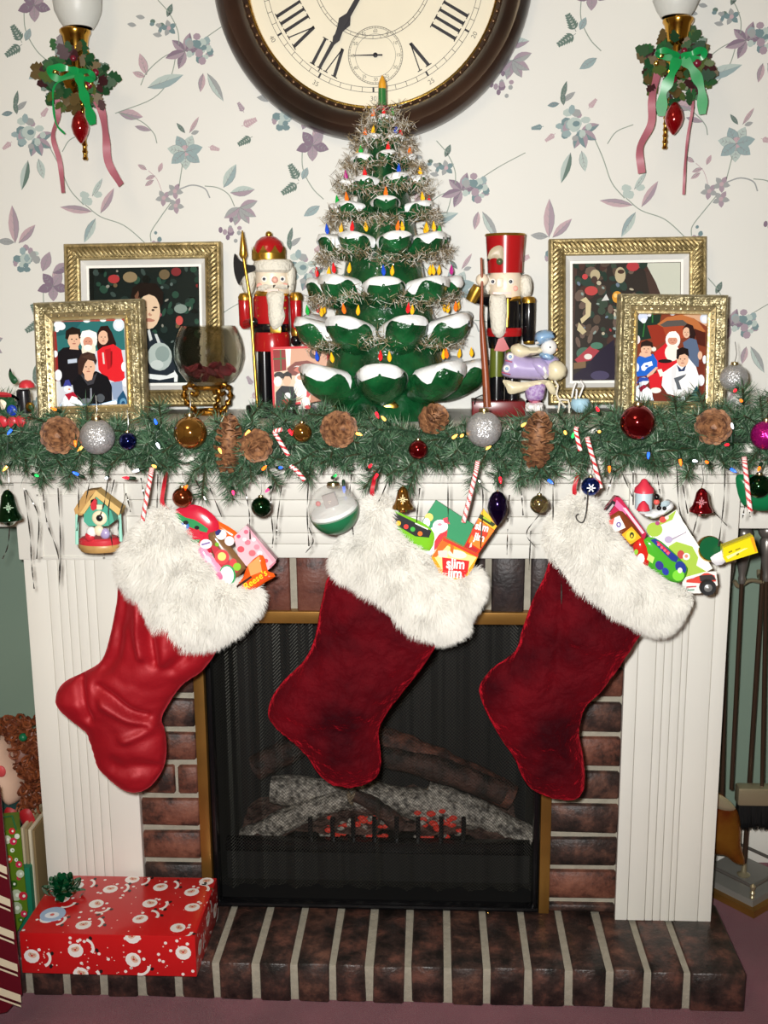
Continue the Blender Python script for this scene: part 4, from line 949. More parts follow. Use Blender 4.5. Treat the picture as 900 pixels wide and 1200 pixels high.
cr = L(n1, 'crown', 315, Y, [(18, 306), (20, 304), (20, 297), (19.4, 297), (18, 305)], NGOLD, 28)
mb = MB()
c = at(315, 297, Y); rr = 20 * spx(315, 297, Y)
for k in range(9):
    a0_, a1_ = 2 * math.pi * k / 9, 2 * math.pi * (k + 1) / 9; am = (a0_ + a1_) / 2
    P_ = lambda a, h: V((c.x + rr * math.cos(a), c.y + rr * math.sin(a), c.z + h)); mb.add([P_(a0_, -.001), P_(a0_ * .5 + am * .5, .004), P_(am, .012), P_(am * .5 + a1_ * .5, .004), P_(a1_, -.001)], [(0, 1, 2, 3, 4)], None, False)
build('crown_points', mb, NGOLD, cr)
L(n1, 'crown_dome', 315, Y, [(18.5, 300), (18, 290), (15, 283), (9, 278), (2, 276)], NRED)
Bl(n1, 'crown_knob', 315, 275, Y, 4, NGOLD)
body = L(n1, 'torso', 318, Y, [(19, 393), (20, 388), (21, 380), (21, 350), (19, 344), (14, 342)], NRED); L(body, 'belt', 318, Y, [(21, 389), (21.8, 388), (21.8, 380), (21, 379)], NBLK)
mb = MB(); c = at(323, 386, Y - .030); mb.box(c.x - .009, c.x + .009, c.y - .002, c.y + .002, c.z - .006, c.z + .006, b=.001); build('buckle', mb, NGOLD, body)
L(body, 'collar', 318, Y, [(20.5, 347), (21, 345), (18, 341), (14, 341)], NGOLD)
for bx_ in (303, 309, 334):
    for by_ in (352, 361, 370): Bl(body, 'button', bx_, by_, Y - .0265 + abs(bx_ - 318) * .0003, 1.5, NGOLD)
L(n1, 'skirt', 319, Y, [(21, 411), (21.5, 408), (20.5, 392), (19, 388)], NRED)
la = L(n1, 'arm', 287, Y - .004, [(4, 385), (7, 381), (7.4, 352), (6, 346)], NRED); L(la, 'epaulette', 287, Y - .004, [(7.6, 352), (8.2, 348), (6, 344), (2, 343)], NGOLD)
T(la, 'forearm', [(287, 379, Y - .004), (293, 379, Y - .02), (297, 377, Y - .034)], .008, NRED); Bl(la, 'hand', 297, 377, Y - .036, 5.5, NBLK)
ra = L(n1, 'arm', 347, Y - .002, [(5, 393), (6, 391), (7, 352), (6, 347)], NRED); L(ra, 'epaulette', 347, Y - .002, [(7.6, 352), (8, 347), (6, 343), (2, 342)], NGOLD); L(ra, 'cuff', 347, Y - .002, [(5.5, 394), (6.2, 392), (6, 384), (5.4, 383)], NGOLD); Bl(ra, 'hand', 347, 399, Y - .004, 6.5, NBLK, (1, 1, 1.1))
for lx in (310.5, 328): L(n1, 'leg', lx, Y, [(8.6, 474), (8.2, 440), (7.6, 410)], NBLK)
mb = MB(); c = at(319, 478, Y); mb.box(c.x - .04, c.x + .04, Y - .03, Y + .03, SZ + .001, at(319, 473, Y).z, b=.003); build('base', mb, NBLK, n1)
spear = T(n1, 'spear_shaft', [(285, 300, Y - .040), (293, 350, Y - .042), (302, 482, Y - .045)], .0025, NGOLD)
c = at(284.5, 288, Y - .04); mb = MB(); mb.lathe([(.001, .024), (.0035, .01), (.0065, -.014), (.004, -.02)], c, 12); build('spear_tip', mb, NGOLD, spear)
mb = MB(); q = [(275, 297), (280, 304), (290, 310), (298, 311), (299, 317), (291, 320), (284, 325), (280, 334), (275, 322), (273.5, 308)]; mb.prism([at(x, y, Y - .037) for x, y in smooth_closed(q, 3)], (0, .004, 0)); build('axe_blade', mb, NBLK, spear)

n2 = thing('nutcracker', at(590, 482, Y), 'black coated soldier nutcracker in tall red hat with raised arm', 'nutcracker', NG)
hd = L(n2, 'head', 592, Y, [(17, 349), (18.5, 346), (18.5, 322), (17, 319)], NSKIN)
for ex in (577.5, 598.5): Bl(hd, 'eye', ex, 330, Y - .024, 3.6, mat('eye_white', 'f0ece4', .2), (1, .4, 1)); Bl(hd, 'pupil', ex, 330, Y - .0268, 2, PUPIL, (1, .4, 1))
mb = MB(); c = at(585.5, 331.5, Y - .028); mb.box(c.x - .005, c.x + .005, c.y - .004, c.y + .006, c.z - .0075, c.z + .0075, b=.0015); build('nose', mb, NSKIN, hd)
for ex in (604,): Bl(hd, 'cheek', ex, 338, Y - .022, 3.2, CHEEK, (1, .35, 1))
mb = MB(); c = at(589, 343.5, Y - .0262); mb.box(c.x - .016, c.x + .014, c.y - .002, c.y + .005, c.z - .002, c.z + .002, b=.0006); build('teeth', mb, TEETH, hd)
Pf(hd, 'beard', [(574, 347), (584, 345), (593, 347), (594, 370), (592, 390), (585, 396), (577, 390), (574, 370)], Y - .032, .011, NWHT)
Pf(hd, 'hair', [(609, 324), (619, 322), (624, 332), (622, 346), (612, 350), (608, 338)], Y + .002, .014, NWHT); Pf(hd, 'hair', [(567, 324), (575, 322), (575, 345), (570, 349), (566, 338)], Y + .002, .012, NWHT)
hat = L(n2, 'hat', 592, Y, [(20.5, 320), (20.6, 316), (21.5, 300), (23.3, 276), (22, 275)], NRED, 28)
L(hat, 'hat_rim', 592, Y, [(23.4, 277), (24, 275.6), (23.2, 274), (20, 274)], NGOLD, 28)
Pf(hat, 'feather', [(571, 306), (574, 294), (582, 288), (590, 289), (591, 300), (588, 309), (582, 303), (576, 303)], Y - .029, .0035, mat('hat_emblem', 'b8aa90', .4)); Bl(hat, 'badge', 585.5, 306.5, Y - .033, 4, mat('badge_green', '4a5a3a', .3))
body = L(n2, 'torso', 591, Y, [(18, 408), (19, 400), (20, 390), (20, 356), (18, 349), (13, 347)], NBLK)
L(body, 'belt', 591, Y, [(20, 394), (20.8, 393), (20.8, 385), (20, 384)], NRED)
T(body, 'gold_braid', [(595, 350, Y - .0275), (595, 365, Y - .029), (594, 383, Y - .0292)], .0032, NGOLD); Pf(body, 'collar', [(596, 350), (608, 347), (610, 351), (598, 354)], Y - .022, .006, NGOLD)
ra = L(n2, 'arm', 619.5, Y, [(5, 402), (6.8, 399), (7.4, 356), (6.5, 352)], NBLK); L(ra, 'epaulette', 619.5, Y, [(7.8, 355), (8.2, 351), (6.5, 348), (2, 347)], NGOLD); L(ra, 'cuff', 619.5, Y, [(5.6, 403), (6.4, 402), (6.4, 398), (5.6, 397)], NGOLD)
la = T(n2, 'arm', [(574, 352, Y), (564, 350, Y - .012), (557, 349, Y - .02)], [.011, .010, .0095], NBLK); T(la, 'cuff', [(552, 353, Y - .022), (557, 343, Y - .024), (561, 336, Y - .026)], [.0095, .0105, .0095], NGOLD, 14); Bl(la, 'hand', 565, 328, Y - .028, 7.5, NSKIN)
mb = MB(); mb.prism([at(x, y, Y - .03) for x, y in ((579, 411), (584, 397), (590, 395), (597, 409), (590, 412))], (0, .012, 0)); build('sash_tip', mb, NRED, n2)
for lx in (582, 600): lg = L(n2, 'leg', lx, Y, [(8, 442), (8.2, 425), (7.8, 408)], NGRN); L(lg, 'boot', lx, Y, [(8.6, 472), (8.4, 446), (8.2, 441)], NBLK)
mb = MB(); a, b = at(553, 482, Y - .035), at(616, 470, Y - .035); mb.box(a.x, b.x, Y - .035, Y + .03, SZ + .0015, b.z, b=.003); build('base', mb, mat('nut_base', '6a0f14', .25, coat=.4), n2)
T(n2, 'staff', [(564, 302, Y - .034), (565, 330, Y - .036), (564, 370, Y - .038), (566, 400, Y - .04), (569, 440, Y - .043), (571, 477, Y - .046)], [.0018, .0022, .003, .005, .0058, .0066], NBRN)
T(n2, 'wire_loop', [(556, 474, Y - .035), (558, 466, Y - .04), (565, 463, Y - .042), (572, 465, Y - .04)], .0012, NBLK, 6)

# ================================================================ ceramic skating snow figure
fg = thing('snow_figurine', at(630, 483, -.185), 'lavender coated ceramic snow figurine with cream wings and striped hat', 'figurine')
Yf = -.185; LAV = mat('lav_glaze', 'a99bc4', .3, coat=.3, var=.06, vscale=50); CRM = mat('cream_glaze', 'd9cfae', .35, coat=.3); BLU = mat('blue_glaze', '7fa2c4', .3, coat=.3); WHG = mat('white_glaze', 'e6e4e2', .3, coat=.3); PNK = mat('pink_glaze', 'b0566e', .3, coat=.3); PUR = mat('purple_knit', '8a64a4', .5, color2='b7a6c8', vscale=220, bump=.6, bscale=250)
z = lambda pts: Z(530, 260, 5, pts)
coat = Pf(fg, 'coat', z([(330, 760), (300, 830), (288, 890), (330, 915), (440, 925), (540, 925), (600, 880), (630, 820), (600, 785), (520, 790), (440, 790)]), Yf, .020, LAV)
for (x, y, a) in ((340, 790, 0), (320, 860, 0), (525, 880, 0)): Bl(coat, 'flower_band', *z([(x, y)])[0], Yf - .016, 4.5, WHG, (1, .5, 1)); Bl(coat, 'flower_centre', *z([(x, y)])[0], Yf - .0195, 2, BLU, (1, .5, 1))
T(coat, 'piping', [(*z([(312, 812)])[0], Yf - .012), (*z([(352, 822)])[0], Yf - .018)], .0012, PNK, 6); T(coat, 'piping', [(*z([(292, 882)])[0], Yf - .010), (*z([(340, 895)])[0], Yf - .018)], .0012, PNK, 6)
Pf(fg, 'arm', z([(455, 830), (500, 800), (560, 820), (580, 880), (560, 915), (500, 900)]), Yf - .012, .012, LAV); Pf(fg, 'cuff', z([(515, 845), (545, 838), (565, 900), (540, 918)]), Yf - .018, .008, WHG)
Pf(fg, 'wing', z([(345, 730), (390, 712), (450, 735), (520, 735), (525, 770), (450, 785), (390, 800), (350, 770)]), Yf - .008, .012, CRM)
Pf(fg, 'muff', z([(560, 830), (620, 812), (665, 850), (665, 900), (620, 930), (560, 915)]), Yf - .014, .014, CRM)
Pf(fg, 'wing', z([(298, 925), (400, 940), (540, 925), (560, 945), (440, 985), (340, 1010), (315, 970)]), Yf - .006, .008, CRM); Pf(fg, 'scarf_tail', z([(540, 940), (570, 930), (600, 965), (608, 1010), (575, 1005)]), Yf - .006, .006, CRM)
lg = Pf(fg, 'legs', z([(440, 940), (540, 935), (545, 1000), (520, 1050), (445, 1050), (425, 1000)]), Yf, .014, PUR); Pf(lg, 'hem', z([(440, 1040), (520, 1040), (518, 1062), (442, 1062)]), Yf, .0145, PNK)
for bx_ in (462, 510): Pf(fg, 'boot', z([(bx_ - 28, 1062), (bx_ + 22, 1062), (bx_ + 26, 1100), (bx_ + 10, 1116), (bx_ - 30, 1110)]), Yf - .004, .010, WHG)
Pf(fg, 'collar', z([(510, 775), (560, 760), (595, 790), (580, 815), (530, 805)]), Yf - .012, .010, BLU)
hd = Bl(fg, 'head', *z([(566, 735)])[0], Yf - .012, 9.5, WHG); Bl(hd, 'eye', *z([(573, 735)])[0], Yf - .0245, 1.1, PUPIL); Bl(hd, 'carrot_nose', *z([(600, 748)])[0], Yf - .014, 2.2, mat('carrot', 'd8a070', .4), (1.8, 1, 1))
ht = Pf(fg, 'hat', z([(482, 690), (490, 650), (540, 632), (592, 645), (600, 680), (560, 700), (510, 722), (488, 715)]), Yf - .014, .014, BLU)
Pf(ht, 'stripe', z([(495, 695), (590, 652), (596, 672), (500, 718)]), Yf - .020, .0095, WHG); Pf(ht, 'stripe', z([(495, 690), (588, 652), (590, 660), (497, 700)]), Yf - .0225, .0082, PNK)
# little wicker basket ornament by the right frame
bk = thing('toy_basket', at(680, 488, -.20), 'tiny pale blue basket with white pipe cleaner handles', 'basket')
L(bk, 'bowl', 680, -.20, [(5, 483), (10, 478), (11.5, 472), (10, 468), (8, 470)], mat('basket_blue', '9cc2d4', .5, bump=.6, bscale=200), 16)
for q in ([(670, 466), (672, 456), (675, 448)], [(675, 468), (676, 458), (675, 456)], [(679, 465), (684, 452), (680, 446)]): T(bk, 'handle', [(x, y, -.203) for x, y in q], .0016, WHG, 6)
ds = thing('wire_deer', at(657, 486, -.195), 'small white twisted wire reindeer beside the tiny blue basket', 'ornament')
for q in ([(654, 452), (652, 462), (656, 470), (663, 477)], [(656, 468), (666, 469), (668, 478)], [(656, 470), (654, 484)], [(667, 472), (667, 484)], [(654, 452), (650, 446)]): T(ds, 'wire_limb', [(x, y, -.197) for x, y in q], .0016, mat('white_chenille', 'd9d4c6', .9), 6)
# ================================================================ ceramic Christmas tree
TY = -.150; TX = 450
GLZ = mat('tree_green_glaze', '0b3a1c', 0.16, coat=.4, color2='185c30', vscale=26, bump=1.0, bscale=90, bdist=.004)
GLZD = mat('tree_dark_glaze', '0a2e18', 0.16, coat=.5, color2='12502a', vscale=25, bump=.7, bscale=90, bdist=.004)
SNOW = mat('snow_glaze', 'e9ecec', 0.25, coat=.3, bump=.5, bscale=120, bdist=.003)
tree = thing('ceramic_christmas_tree', (at(TX, 480, TY).x, TY, SZ), 'green glazed ceramic Christmas tree with snowy branch tips and tiny bulbs', 'christmas tree')
ex = at(TX, 300, TY).x
BULBC = {'r': 'd81f26', 'o': 'f2701c', 'y': 'f5b51e', 'g': '18a03c', 'b': '1c4ac0', 'p': 'b02a80'}
BULBM = {k: mat('tree_bulb_' + k, v, .15, coat=.6, emit=v, estr=.25) for k, v in BULBC.items()}
TZ = lambda y: at(TX, y, TY).z
S0 = spx(TX, 300, TY)
mb = MB(); mb.lpx(TX, TY, [(62, 487), (60, 484), (54, 466), (50, 458), (52, 455), (70, 450), (74, 440), (70, 425), (64, 400), (58, 370), (50, 335), (43, 300), (36, 260), (28, 220), (19, 180), (12, 150), (6, 128), (2, 122)], 40); build('trunk_cone', mb, GLZD, tree)
base = MB(); base.lpx(TX, TY, [(64, 488.3), (63, 484), (57, 470), (52, 462), (54, 459), (51, 456), (20, 455)], 40); bs = build('base', base, GLZD, tree)
mb = MB(); c = at(452, 478, TY - .076); mb.ball(c, .022, (1, .25, .58)); build('gold_medallion', mb, GOLD, bs)
for sx in (-1, 1):
    mb = MB(); mb.tube([at(TX + sx * 50, 462, TY - .03), at(TX + sx * 57, 474, TY - .035), at(TX + sx * 60, 487, TY - .04)], .004, 8); build('gold_edge', mb, GOLD, bs)
def branch(ang, zt, R, r0, Wd, H, rise, seed, snow=True):
    Rn = random.Random(seed); d = V((math.cos(ang), math.sin(ang), 0)); s = V((-d.y, d.x, 0)); up = V((0, 0, 1))
    N = 16; K = 16; rows = []; srows = []
    def sect(u):
        prof = math.sin(math.pi * min(1, .22 + .60 * u)) if u < .8 else math.sin(math.pi * .70) * math.sqrt(max(0, 1 - ((u - .8) / .2) ** 2)) 
        return Wd * prof, H * (prof ** .7)
    for i in range(N + 1):
        u = i / N; w_, h_ = sect(u); r = r0 + (R - r0) * u; zc = zt - H * 1.15 - rise * .55 + rise * (u ** 1.8)
        cc = V((ex, TY, zc)) + d * r
        rows.append([cc + s * (w_ * math.cos(2 * math.pi * k / K)) + up * (h_ * math.sin(2 * math.pi * k / K) * (1.25 if math.sin(2 * math.pi * k / K) < 0 else .9) + .35 * h_ * (math.cos(2 * math.pi * k / K) ** 2)) for k in range(K)])
        if u >= .40:
            lo = math.radians(-8 + 24 * math.sin(u * 11 + seed)) if u < .95 else math.radians(-26); hi = math.pi - (math.radians(-8 + 24 * math.sin(u * 12 + seed * 2.3)) if u < .95 else math.radians(-26))
            o_ = .0022
            srows.append([cc + d * o_ * (1 if u > .9 else 0) + s * ((w_ + o_) * math.cos(lo + (hi - lo) * k / 9)) + up * ((h_ + o_) * math.sin(lo + (hi - lo) * k / 9) * .95 + .35 * h_ * (math.cos(lo + (hi - lo) * k / 9) ** 2)) for k in range(10)])
    mb = MB(); mb.grid(rows, cu=True); mb.add(rows[0], [tuple(range(K))]); br = build('branch', mb, GLZ, tree, sharp=80)
    if snow:
        mb = MB(); mb.grid(srows); build('snow', mb, SNOW, br, sharp=80)
    return V((ex, TY, zt)) + d * (R * .86)
def bulb(p, key, k=1.0):
    mb = MB(); mb.lathe([(.0012, -.004), (.0032, -.001), (.0036, .002), (.0026, .006), (.0012, .010), (.0003, .0125)], p, 8, (random.uniform(-.15, .15), random.uniform(-.3, .1), 1)); build('bulb', mb, BULBM[key], tree)
tiers = [(418, 120, 8, 0.0, (.040), .026, .026), (367, 108, 8, .42, .037, .023, .026), (322, 92, 8, .05, .034, .020, .016), (272, 78, 8, .35, .027, .016, .013), (236, 64, 7, .1, .022, .011, .008), (208, 51, 7, .5, .018, .010, .006), (182, 38, 6, .2, .015, .009, .005), (158, 25, 5, .6, .012, .008, .004), (137, 13, 4, .1, .009, .007, .003)]
kc = 0; seqs = 'roygbroyrgobypr'
for ti, (y, Rp, n, ph, W_, H_, rise) in enumerate(tiers):
    for k in range(n):
        ang = -math.pi / 2 + ph * 2 * math.pi / n * 1.0 + 2 * math.pi * k / n
        p = branch(ang, TZ(y) + random.uniform(-.003, .003), Rp * S0, Rp * S0 * .38, W_, H_, rise, 100 * ti + k)
        if math.sin(ang) < .45:
            bulb(p + V((0, 0, rise * .25 - .001)), seqs[kc % len(seqs)]); kc += 1
            if ti < 4:
                d = V((math.cos(ang), math.sin(ang), 0)); s = V((-d.y, d.x, 0)); bulb(p - d * .02 + s * .013 + V((0, 0, .003)), seqs[(kc * 5 + 2) % len(seqs)])
mb = MB(); mb.lpx(448, TY, [(5.5, 128), (6, 126), (5, 122), (4.6, 104), (4.4, 103)], 14); cd_ = build('topper_candle', mb, mat('candle_green', '2c7038', .3, coat=.4), tree)
mb = MB(); mb.lpx(448, TY, [(4.6, 104), (4.8, 101), (4, 96), (2, 91), (.4, 88)], 12); build('flame', mb, mat('candle_flame', 'd89a28', .3, coat=.4), cd_)
mb = MB(); mb.lpx(448, TY, [(7, 130), (8, 127), (6.5, 124), (5, 124)], 14); build('candle_collar', mb, mat('collar_wine', '6a1828', .3), cd_)
# tinsel rope wound round the tree
TIN = mat('tinsel', rough=.3, metal=.35, vc=True)
mb = MB(); R = random.Random(77); pts = []
ys = [(398, 88), (350, 84), (301, 74), (258, 62), (222, 52), (196, 43), (170, 33), (149, 24), (134, 15)]
for ti, (y, rp) in enumerate(ys):
    n = int(1500 * rp / 92) + 180
    for k in range(n):
        a = R.random() * 2 * math.pi
        if math.sin(a) > .6: continue
        c = V((ex, TY, TZ(y) + .006 * math.sin(a * 3 + ti) + R.gauss(0, .006))) + V((math.cos(a), math.sin(a), 0)) * (rp * S0 + R.gauss(0, .006))
        d = V((R.gauss(0, 1), R.gauss(0, 1), R.gauss(0, 1))).normalized(); w_ = d.orthogonal().normalized() * .0007; L_ = R.uniform(.006, .016)
        mb.add([c - w_, c + w_, c + d * L_ + w_ * .3, c + d * L_ - w_ * .3], [(0, 1, 2, 3)], R.choice(['a4937a', 'bcab8c', '86765e', 'f4f2ea', 'fffdf4', '94835f', '6a5c48']), False)  # near-white strips are painted sparkle among the champagne tones
build('tinsel_garland', mb, TIN, None, 'champagne tinsel rope wound around the ceramic tree', 'tinsel', kind='stuff')
# ================================================================ pine garland along the shelf edge
NEED = mat('pine_needles', rough=.5, vc=True, spec=.4)
gar = thing('pine_garland', (0, -.31, SZ), 'green artificial pine garland draped along the mantel shelf edge', 'garland')
def sprig(seed):
    R = random.Random(seed); mb = MB(); L_ = R.uniform(.065, .095)
    stem_ = smooth_open([(0, 0, 0), (0, R.uniform(-.01, .01), L_ * .5), (R.uniform(-.01, .01), R.uniform(-.015, .015), L_)], 4)
    mb.tube(stem_, [.0016] * len(stem_), 5, '3a3a26')
    for k in range(270):
        t = R.random(); i = min(int(t * (len(stem_) - 1)), len(stem_) - 2); p = stem_[i].lerp(stem_[i + 1], t * (len(stem_) - 1) - i)
        a = R.random() * 6.283; o = V((math.cos(a), math.sin(a), 0)); d = (o * R.uniform(.6, 1.1) + V((0, 0, R.uniform(.25, .9)))).normalized()
        nl = R.uniform(.013, .026); w_ = d.cross(V((R.gauss(0, 1), R.gauss(0, 1), R.gauss(0, 1)))).normalized() * R.uniform(.00038, .00055); b = V((R.gauss(0, .002), R.gauss(0, .002), R.gauss(0, .002)))
        col = R.choice(['33543a', '406345', '27432e', '4e7152', '3a5c42', '5e7b5e', '2d4934'])
        if R.random() < .06: col = '9cac98'
        mb.add([p - w_, p + w_, p + d * nl * .55 + b + w_, p + d * nl * .55 + b - w_, p + d * nl + b], [(0, 1, 2, 3), (3, 2, 4)], col, False)
    g0 = wloc(gar); mb.v = [(v[0] + g0.x, v[1] + g0.y, v[2] + g0.z) for v in mb.v]
    return build('sprig', mb, NEED, gar)
protos = [sprig(s) for s in range(7)]
R = random.Random(31)
def lo_edge(x):
    pts = [(-60, 560), (0, 552), (40, 578), (75, 565), (110, 556), (150, 548), (200, 552), (250, 580), (290, 572), (335, 562), (380, 558), (430, 560), (480, 566), (520, 552), (560, 560), (600, 566), (640, 572), (680, 556), (740, 554), (800, 556), (840, 548), (880, 556), (960, 560)]
    for (a, b), (c, d) in zip(pts, pts[1:]):
        if a <= x <= c: return b + (d - b) * (x - a) / (c - a)
    return 555
def hi_edge(x):
    pts = [(-60, 470), (10, 462), (40, 486), (150, 490), (200, 486), (262, 492), (300, 470), (340, 466), (385, 460), (410, 482), (470, 492), (540, 492), (560, 494), (640, 494), (670, 482), (700, 474), (760, 466), (800, 462), (850, 462), (880, 455), (960, 455)]
    for (a, b), (c, d) in zip(pts, pts[1:]):
        if a <= x <= c: return b + (d - b) * (x - a) / (c - a)
    return 480
core = smooth_open([at(x, 520 + 6 * math.sin(x * .02), -.325) for x in range(-60, 961, 60)], 4)
mb = MB(); mb.tube(core, .006, 8); build('core_rope', mb, mat('garland_wire', '1c2a1c', .7), gar)
N = 290; slots = []
for k in range(N):
    x = -50 + 1010 * (k + R.random()) / N
    row = k % 5; hi, lo = hi_edge(x), lo_edge(x)
    t = (row + R.uniform(.1, .9)) / 5
    y = hi + (lo - hi) * t
    Yd = -.318 - .02 * math.sin(math.pi * t) - R.uniform(0, .018)
    # stem base sits towards the core, tip points out to the slot
    tip = at(x + R.uniform(-8, 8), y, Yd - .012)
    fx = R.uniform(-42, 42)
    basep = at(x + fx, 522 + (y - 522) * .25, -.322)
    d = (tip - basep)
    if d.length < .03: d = V((R.choice((-1, 1)) * .06, -.02, R.uniform(-.02, .02)))
    d.normalize(); q = V((0, 0, 1)).rotation_difference(d)
    sp_ = protos[k % 7]
    b0 = tip - d * .075
    if k < 7: o = sp_; o.location = b0 - wloc(gar)
    else: o = inst(sp_, 'sprig', b0, parent=gar)
    e_ = q.to_euler(); o.rotation_euler = e_; sc = R.uniform(.85, 1.15); o.scale = (sc, sc, sc)

# ================================================================ string of mini lights
LC = {'w': ('ffb050', 2.6), 'o': ('ff6a1c', 2.4), 'r': ('ff2030', 2.0), 'p': ('ff3a70', 1.8), 'b': ('2a64ff', 1.6), 'g': ('28d860', 1.4), 'c': ('e6f0ff', 2.4)}
LM = {k: mat('mini_bulb_' + k, v[0], .2, emit=v[0], estr=v[1]) for k, v in LC.items()}
strg = thing('string_lights', (0, -.35, SZ - .08), 'string of coloured miniature bulbs threaded through the pine garland', 'string lights')
SOCK = mat('light_socket', '14301c', .5)
bl = [(13, 504, 'b'), (88, 517, 'o'), (8, 547, 'w'), (96, 524, 'w'), (42, 557, 'g'), (91, 556, 'b'), (125, 560, 'c'), (162, 551, 'c'), (182, 547, 'w'), (183, 496, 'b'), (184, 520, 'c'), (217, 572, 'o'), (257, 526, 'w'), (292, 505, 'w'), (273, 576, 'p'), (314, 574, 'p'), (328, 548, 'b'), (308, 550, 'o'), (405, 499, 'o'), (418, 508, 'w'), (392, 558, 'g'), (403, 571, 'b'), (339, 504, 'r'), (441, 484, 'r'), (451, 492, 'w'), (442, 556, 'r'), (433, 547, 'r'), (531, 513, 'w'), (542, 510, 'w'), (574, 523, 'w'), (586, 560, 'r'), (612, 499, 'w'), (643, 563, 'b'), (662, 506, 'w'), (671, 512, 'g'), (702, 506, 'w'), (701, 481, 'r'), (714, 547, 'o'), (760, 531, 'b'), (797, 539, 'o'), (813, 540, 'c'), (829, 542, 'o'), (853, 521, 'r'), (857, 550, 'b'), (857, 497, 'c'), (862, 457, 'r'), (869, 470, 'o'), (150, 560, 'r'), (65, 480, 'o'), (890, 548, 'o')]
Rb = random.Random(3)
for x, y, c in bl:
    p = at(x, y, -.385); d = V((Rb.uniform(-.6, .6), Rb.uniform(-.6, -.1), Rb.uniform(-1, .5))).normalized()
    mb = MB(); mb.lathe([(.0014, -.002), (.0021, 0), (.0022, .003), (.0015, .0068), (.0003, .009)], p, 8, d); b = build('bulb', mb, LM[c], strg)
    mb = MB(); mb.lathe([(.0014, -.012), (.0026, -.010), (.0026, -.002), (.0018, -.001)], p, 8, d); build('socket', mb, SOCK, b)
ws = sorted([(x, y) for x, y, c in bl]); P = smooth_open([at(x, (y + 515) / 2, -.362) for x, y in ws], 4); mb = MB(); mb.tube(P, .0011, 5); build('wire', mb, SOCK, strg)

# ================================================================ pine cones
CONE = mat('pinecone_scale', '4c2e1e', .6, color2='9a6c48', vscale=120)
def pinecone(px, py, Y, L_, W_, axis, label, seed):
    mb = MB(); R = random.Random(seed); ax = V(axis).normalized(); a = ax.orthogonal().normalized(); b = ax.cross(a); c = at(px, py, Y)
    mb.lathe([(W_ * .2, -L_ * .45), (W_ * .5, -L_ * .2), (W_ * .5, L_ * .1), (W_ * .15, L_ * .45)], c, 10, ax)
    n = 52; W_ *= .86
    for k in range(n):
        t = (k + .5) / n; ang = k * 2.39996; r = W_ * (math.sin(math.pi * (.12 + .80 * t)) ** .8); zc = -L_ / 2 + L_ * t
        d = a * math.cos(ang) + b * math.sin(ang); s = ax.cross(d); out = (d * .85 + ax * (-.35 + 1.0 * t)).normalized(); nn_ = out.cross(s)
        p0 = c + ax * zc + d * r * .30; sw = W_ * .34 * R.uniform(.8, 1.1); sl = r * .80
        v = [p0 - s * sw * .4, p0 + s * sw * .4, p0 + out * sl * .8 + s * sw, p0 + out * sl + s * sw * .4 + nn_ * .002, p0 + out * sl - s * sw * .4 + nn_ * .002, p0 + out * sl * .8 - s * sw]
        th = nn_ * .0016
        mb.add(v + [q - th for q in v], [(0, 1, 2, 3, 4, 5), (11, 10, 9, 8, 7, 6), (0, 6, 7, 1), (1, 7, 8, 2), (2, 8, 9, 3), (3, 9, 10, 4), (4, 10, 11, 5), (5, 11, 6, 0)], None, False)
    return build('pine_cone', mb, CONE, None, label, 'pine cone', 'pine cones tucked in the garland')
pinecone(70, 510, -.375, .048, .031, (.2, -1, .1), 'brown pine cone in the garland below the small left frame', 1)
pinecone(268, 521, -.375, .085, .024, (.15, -.3, 1), 'long upright brown pine cone beside a round one, under the glass bowl', 2)
pinecone(300, 522, -.375, .045, .027, (.3, -1, -.2), 'round open pine cone right of the long upright cone', 3)
pinecone(397, 503, -.375, .045, .030, (.4, -1, .2), 'pine cone with an orange bulb, left of the ceramic tree base', 4)
pinecone(508, 491, -.36, .040, .024, (.5, -.7, .7), 'pine cone at the right foot of the ceramic tree base', 5)
pinecone(630, 516, -.375, .080, .027, (.05, -.35, 1), 'upright brown pine cone right of the silver glitter ball', 6)
pinecone(836, 500, -.375, .045, .029, (-.2, -1, .1), 'pine cone in the garland under the small right frame', 7)

# ================================================================ ornaments
CAPM = mat('ornament_cap', 'c8b888', .25, 1.0); HOOK = mat('hook_wire', '8a8a84', .3, 1.0)
def shiny(name, c, rough=.07): return mat('shiny_' + name, c, rough, .92, coat=.6)
def cap_hook(o, c, r, up=.03):
    mb = MB(); mb.lathe([(.0042 * r / .016, r * .93), (.0046 * r / .016, r * 1.02), (.004 * r / .016, r * 1.16), (.0012, r * 1.2)], c, 12); build('cap', mb, CAPM, o)
    mb = MB(); mb.tube(smooth_open([c + V((0, 0, r * 1.18)), c + V((.002, 0, r * 1.18 + up * .4)), c + V((0, .004, r * 1.18 + up))], 4), .0005, 5); build('hook', mb, HOOK, o)
def ornament(px, py, rp, Y, M, label, up=.03, sc=(1, 1, 1), name='bauble', grp='glass baubles on the garland'):
    c = at(px, py, Y); r = rp * spx(px, py, Y); o = thing(name, c - V((0, 0, r * sc[2])), label, 'ornament', grp)
    mb = MB(); mb.ball(c, r, sc, 32, 20); build('globe', mb, M, o); cap_hook(o, c, r * sc[2], up); return o, c, r
GS = glitter('silver_glitter', 'b4b4b4', 1100, .55, .35, .8)
ornament(114, 512, 20.5, -.39, GS, 'silver glitter ball in the garland under the small left frame')
ornament(150, 517, 10.5, -.39, shiny('navy', '0c1c6a'), 'small navy blue bauble beside the left silver glitter ball')
ornament(223, 507, 19.5, -.39, shiny('gold', 'b9853a'), 'large shiny gold ball in front of the gilt bowl stand')
ornament(354, 507, 11.5, -.385, shiny('gold', 'b9853a'), 'small gold bauble below the red photo card')
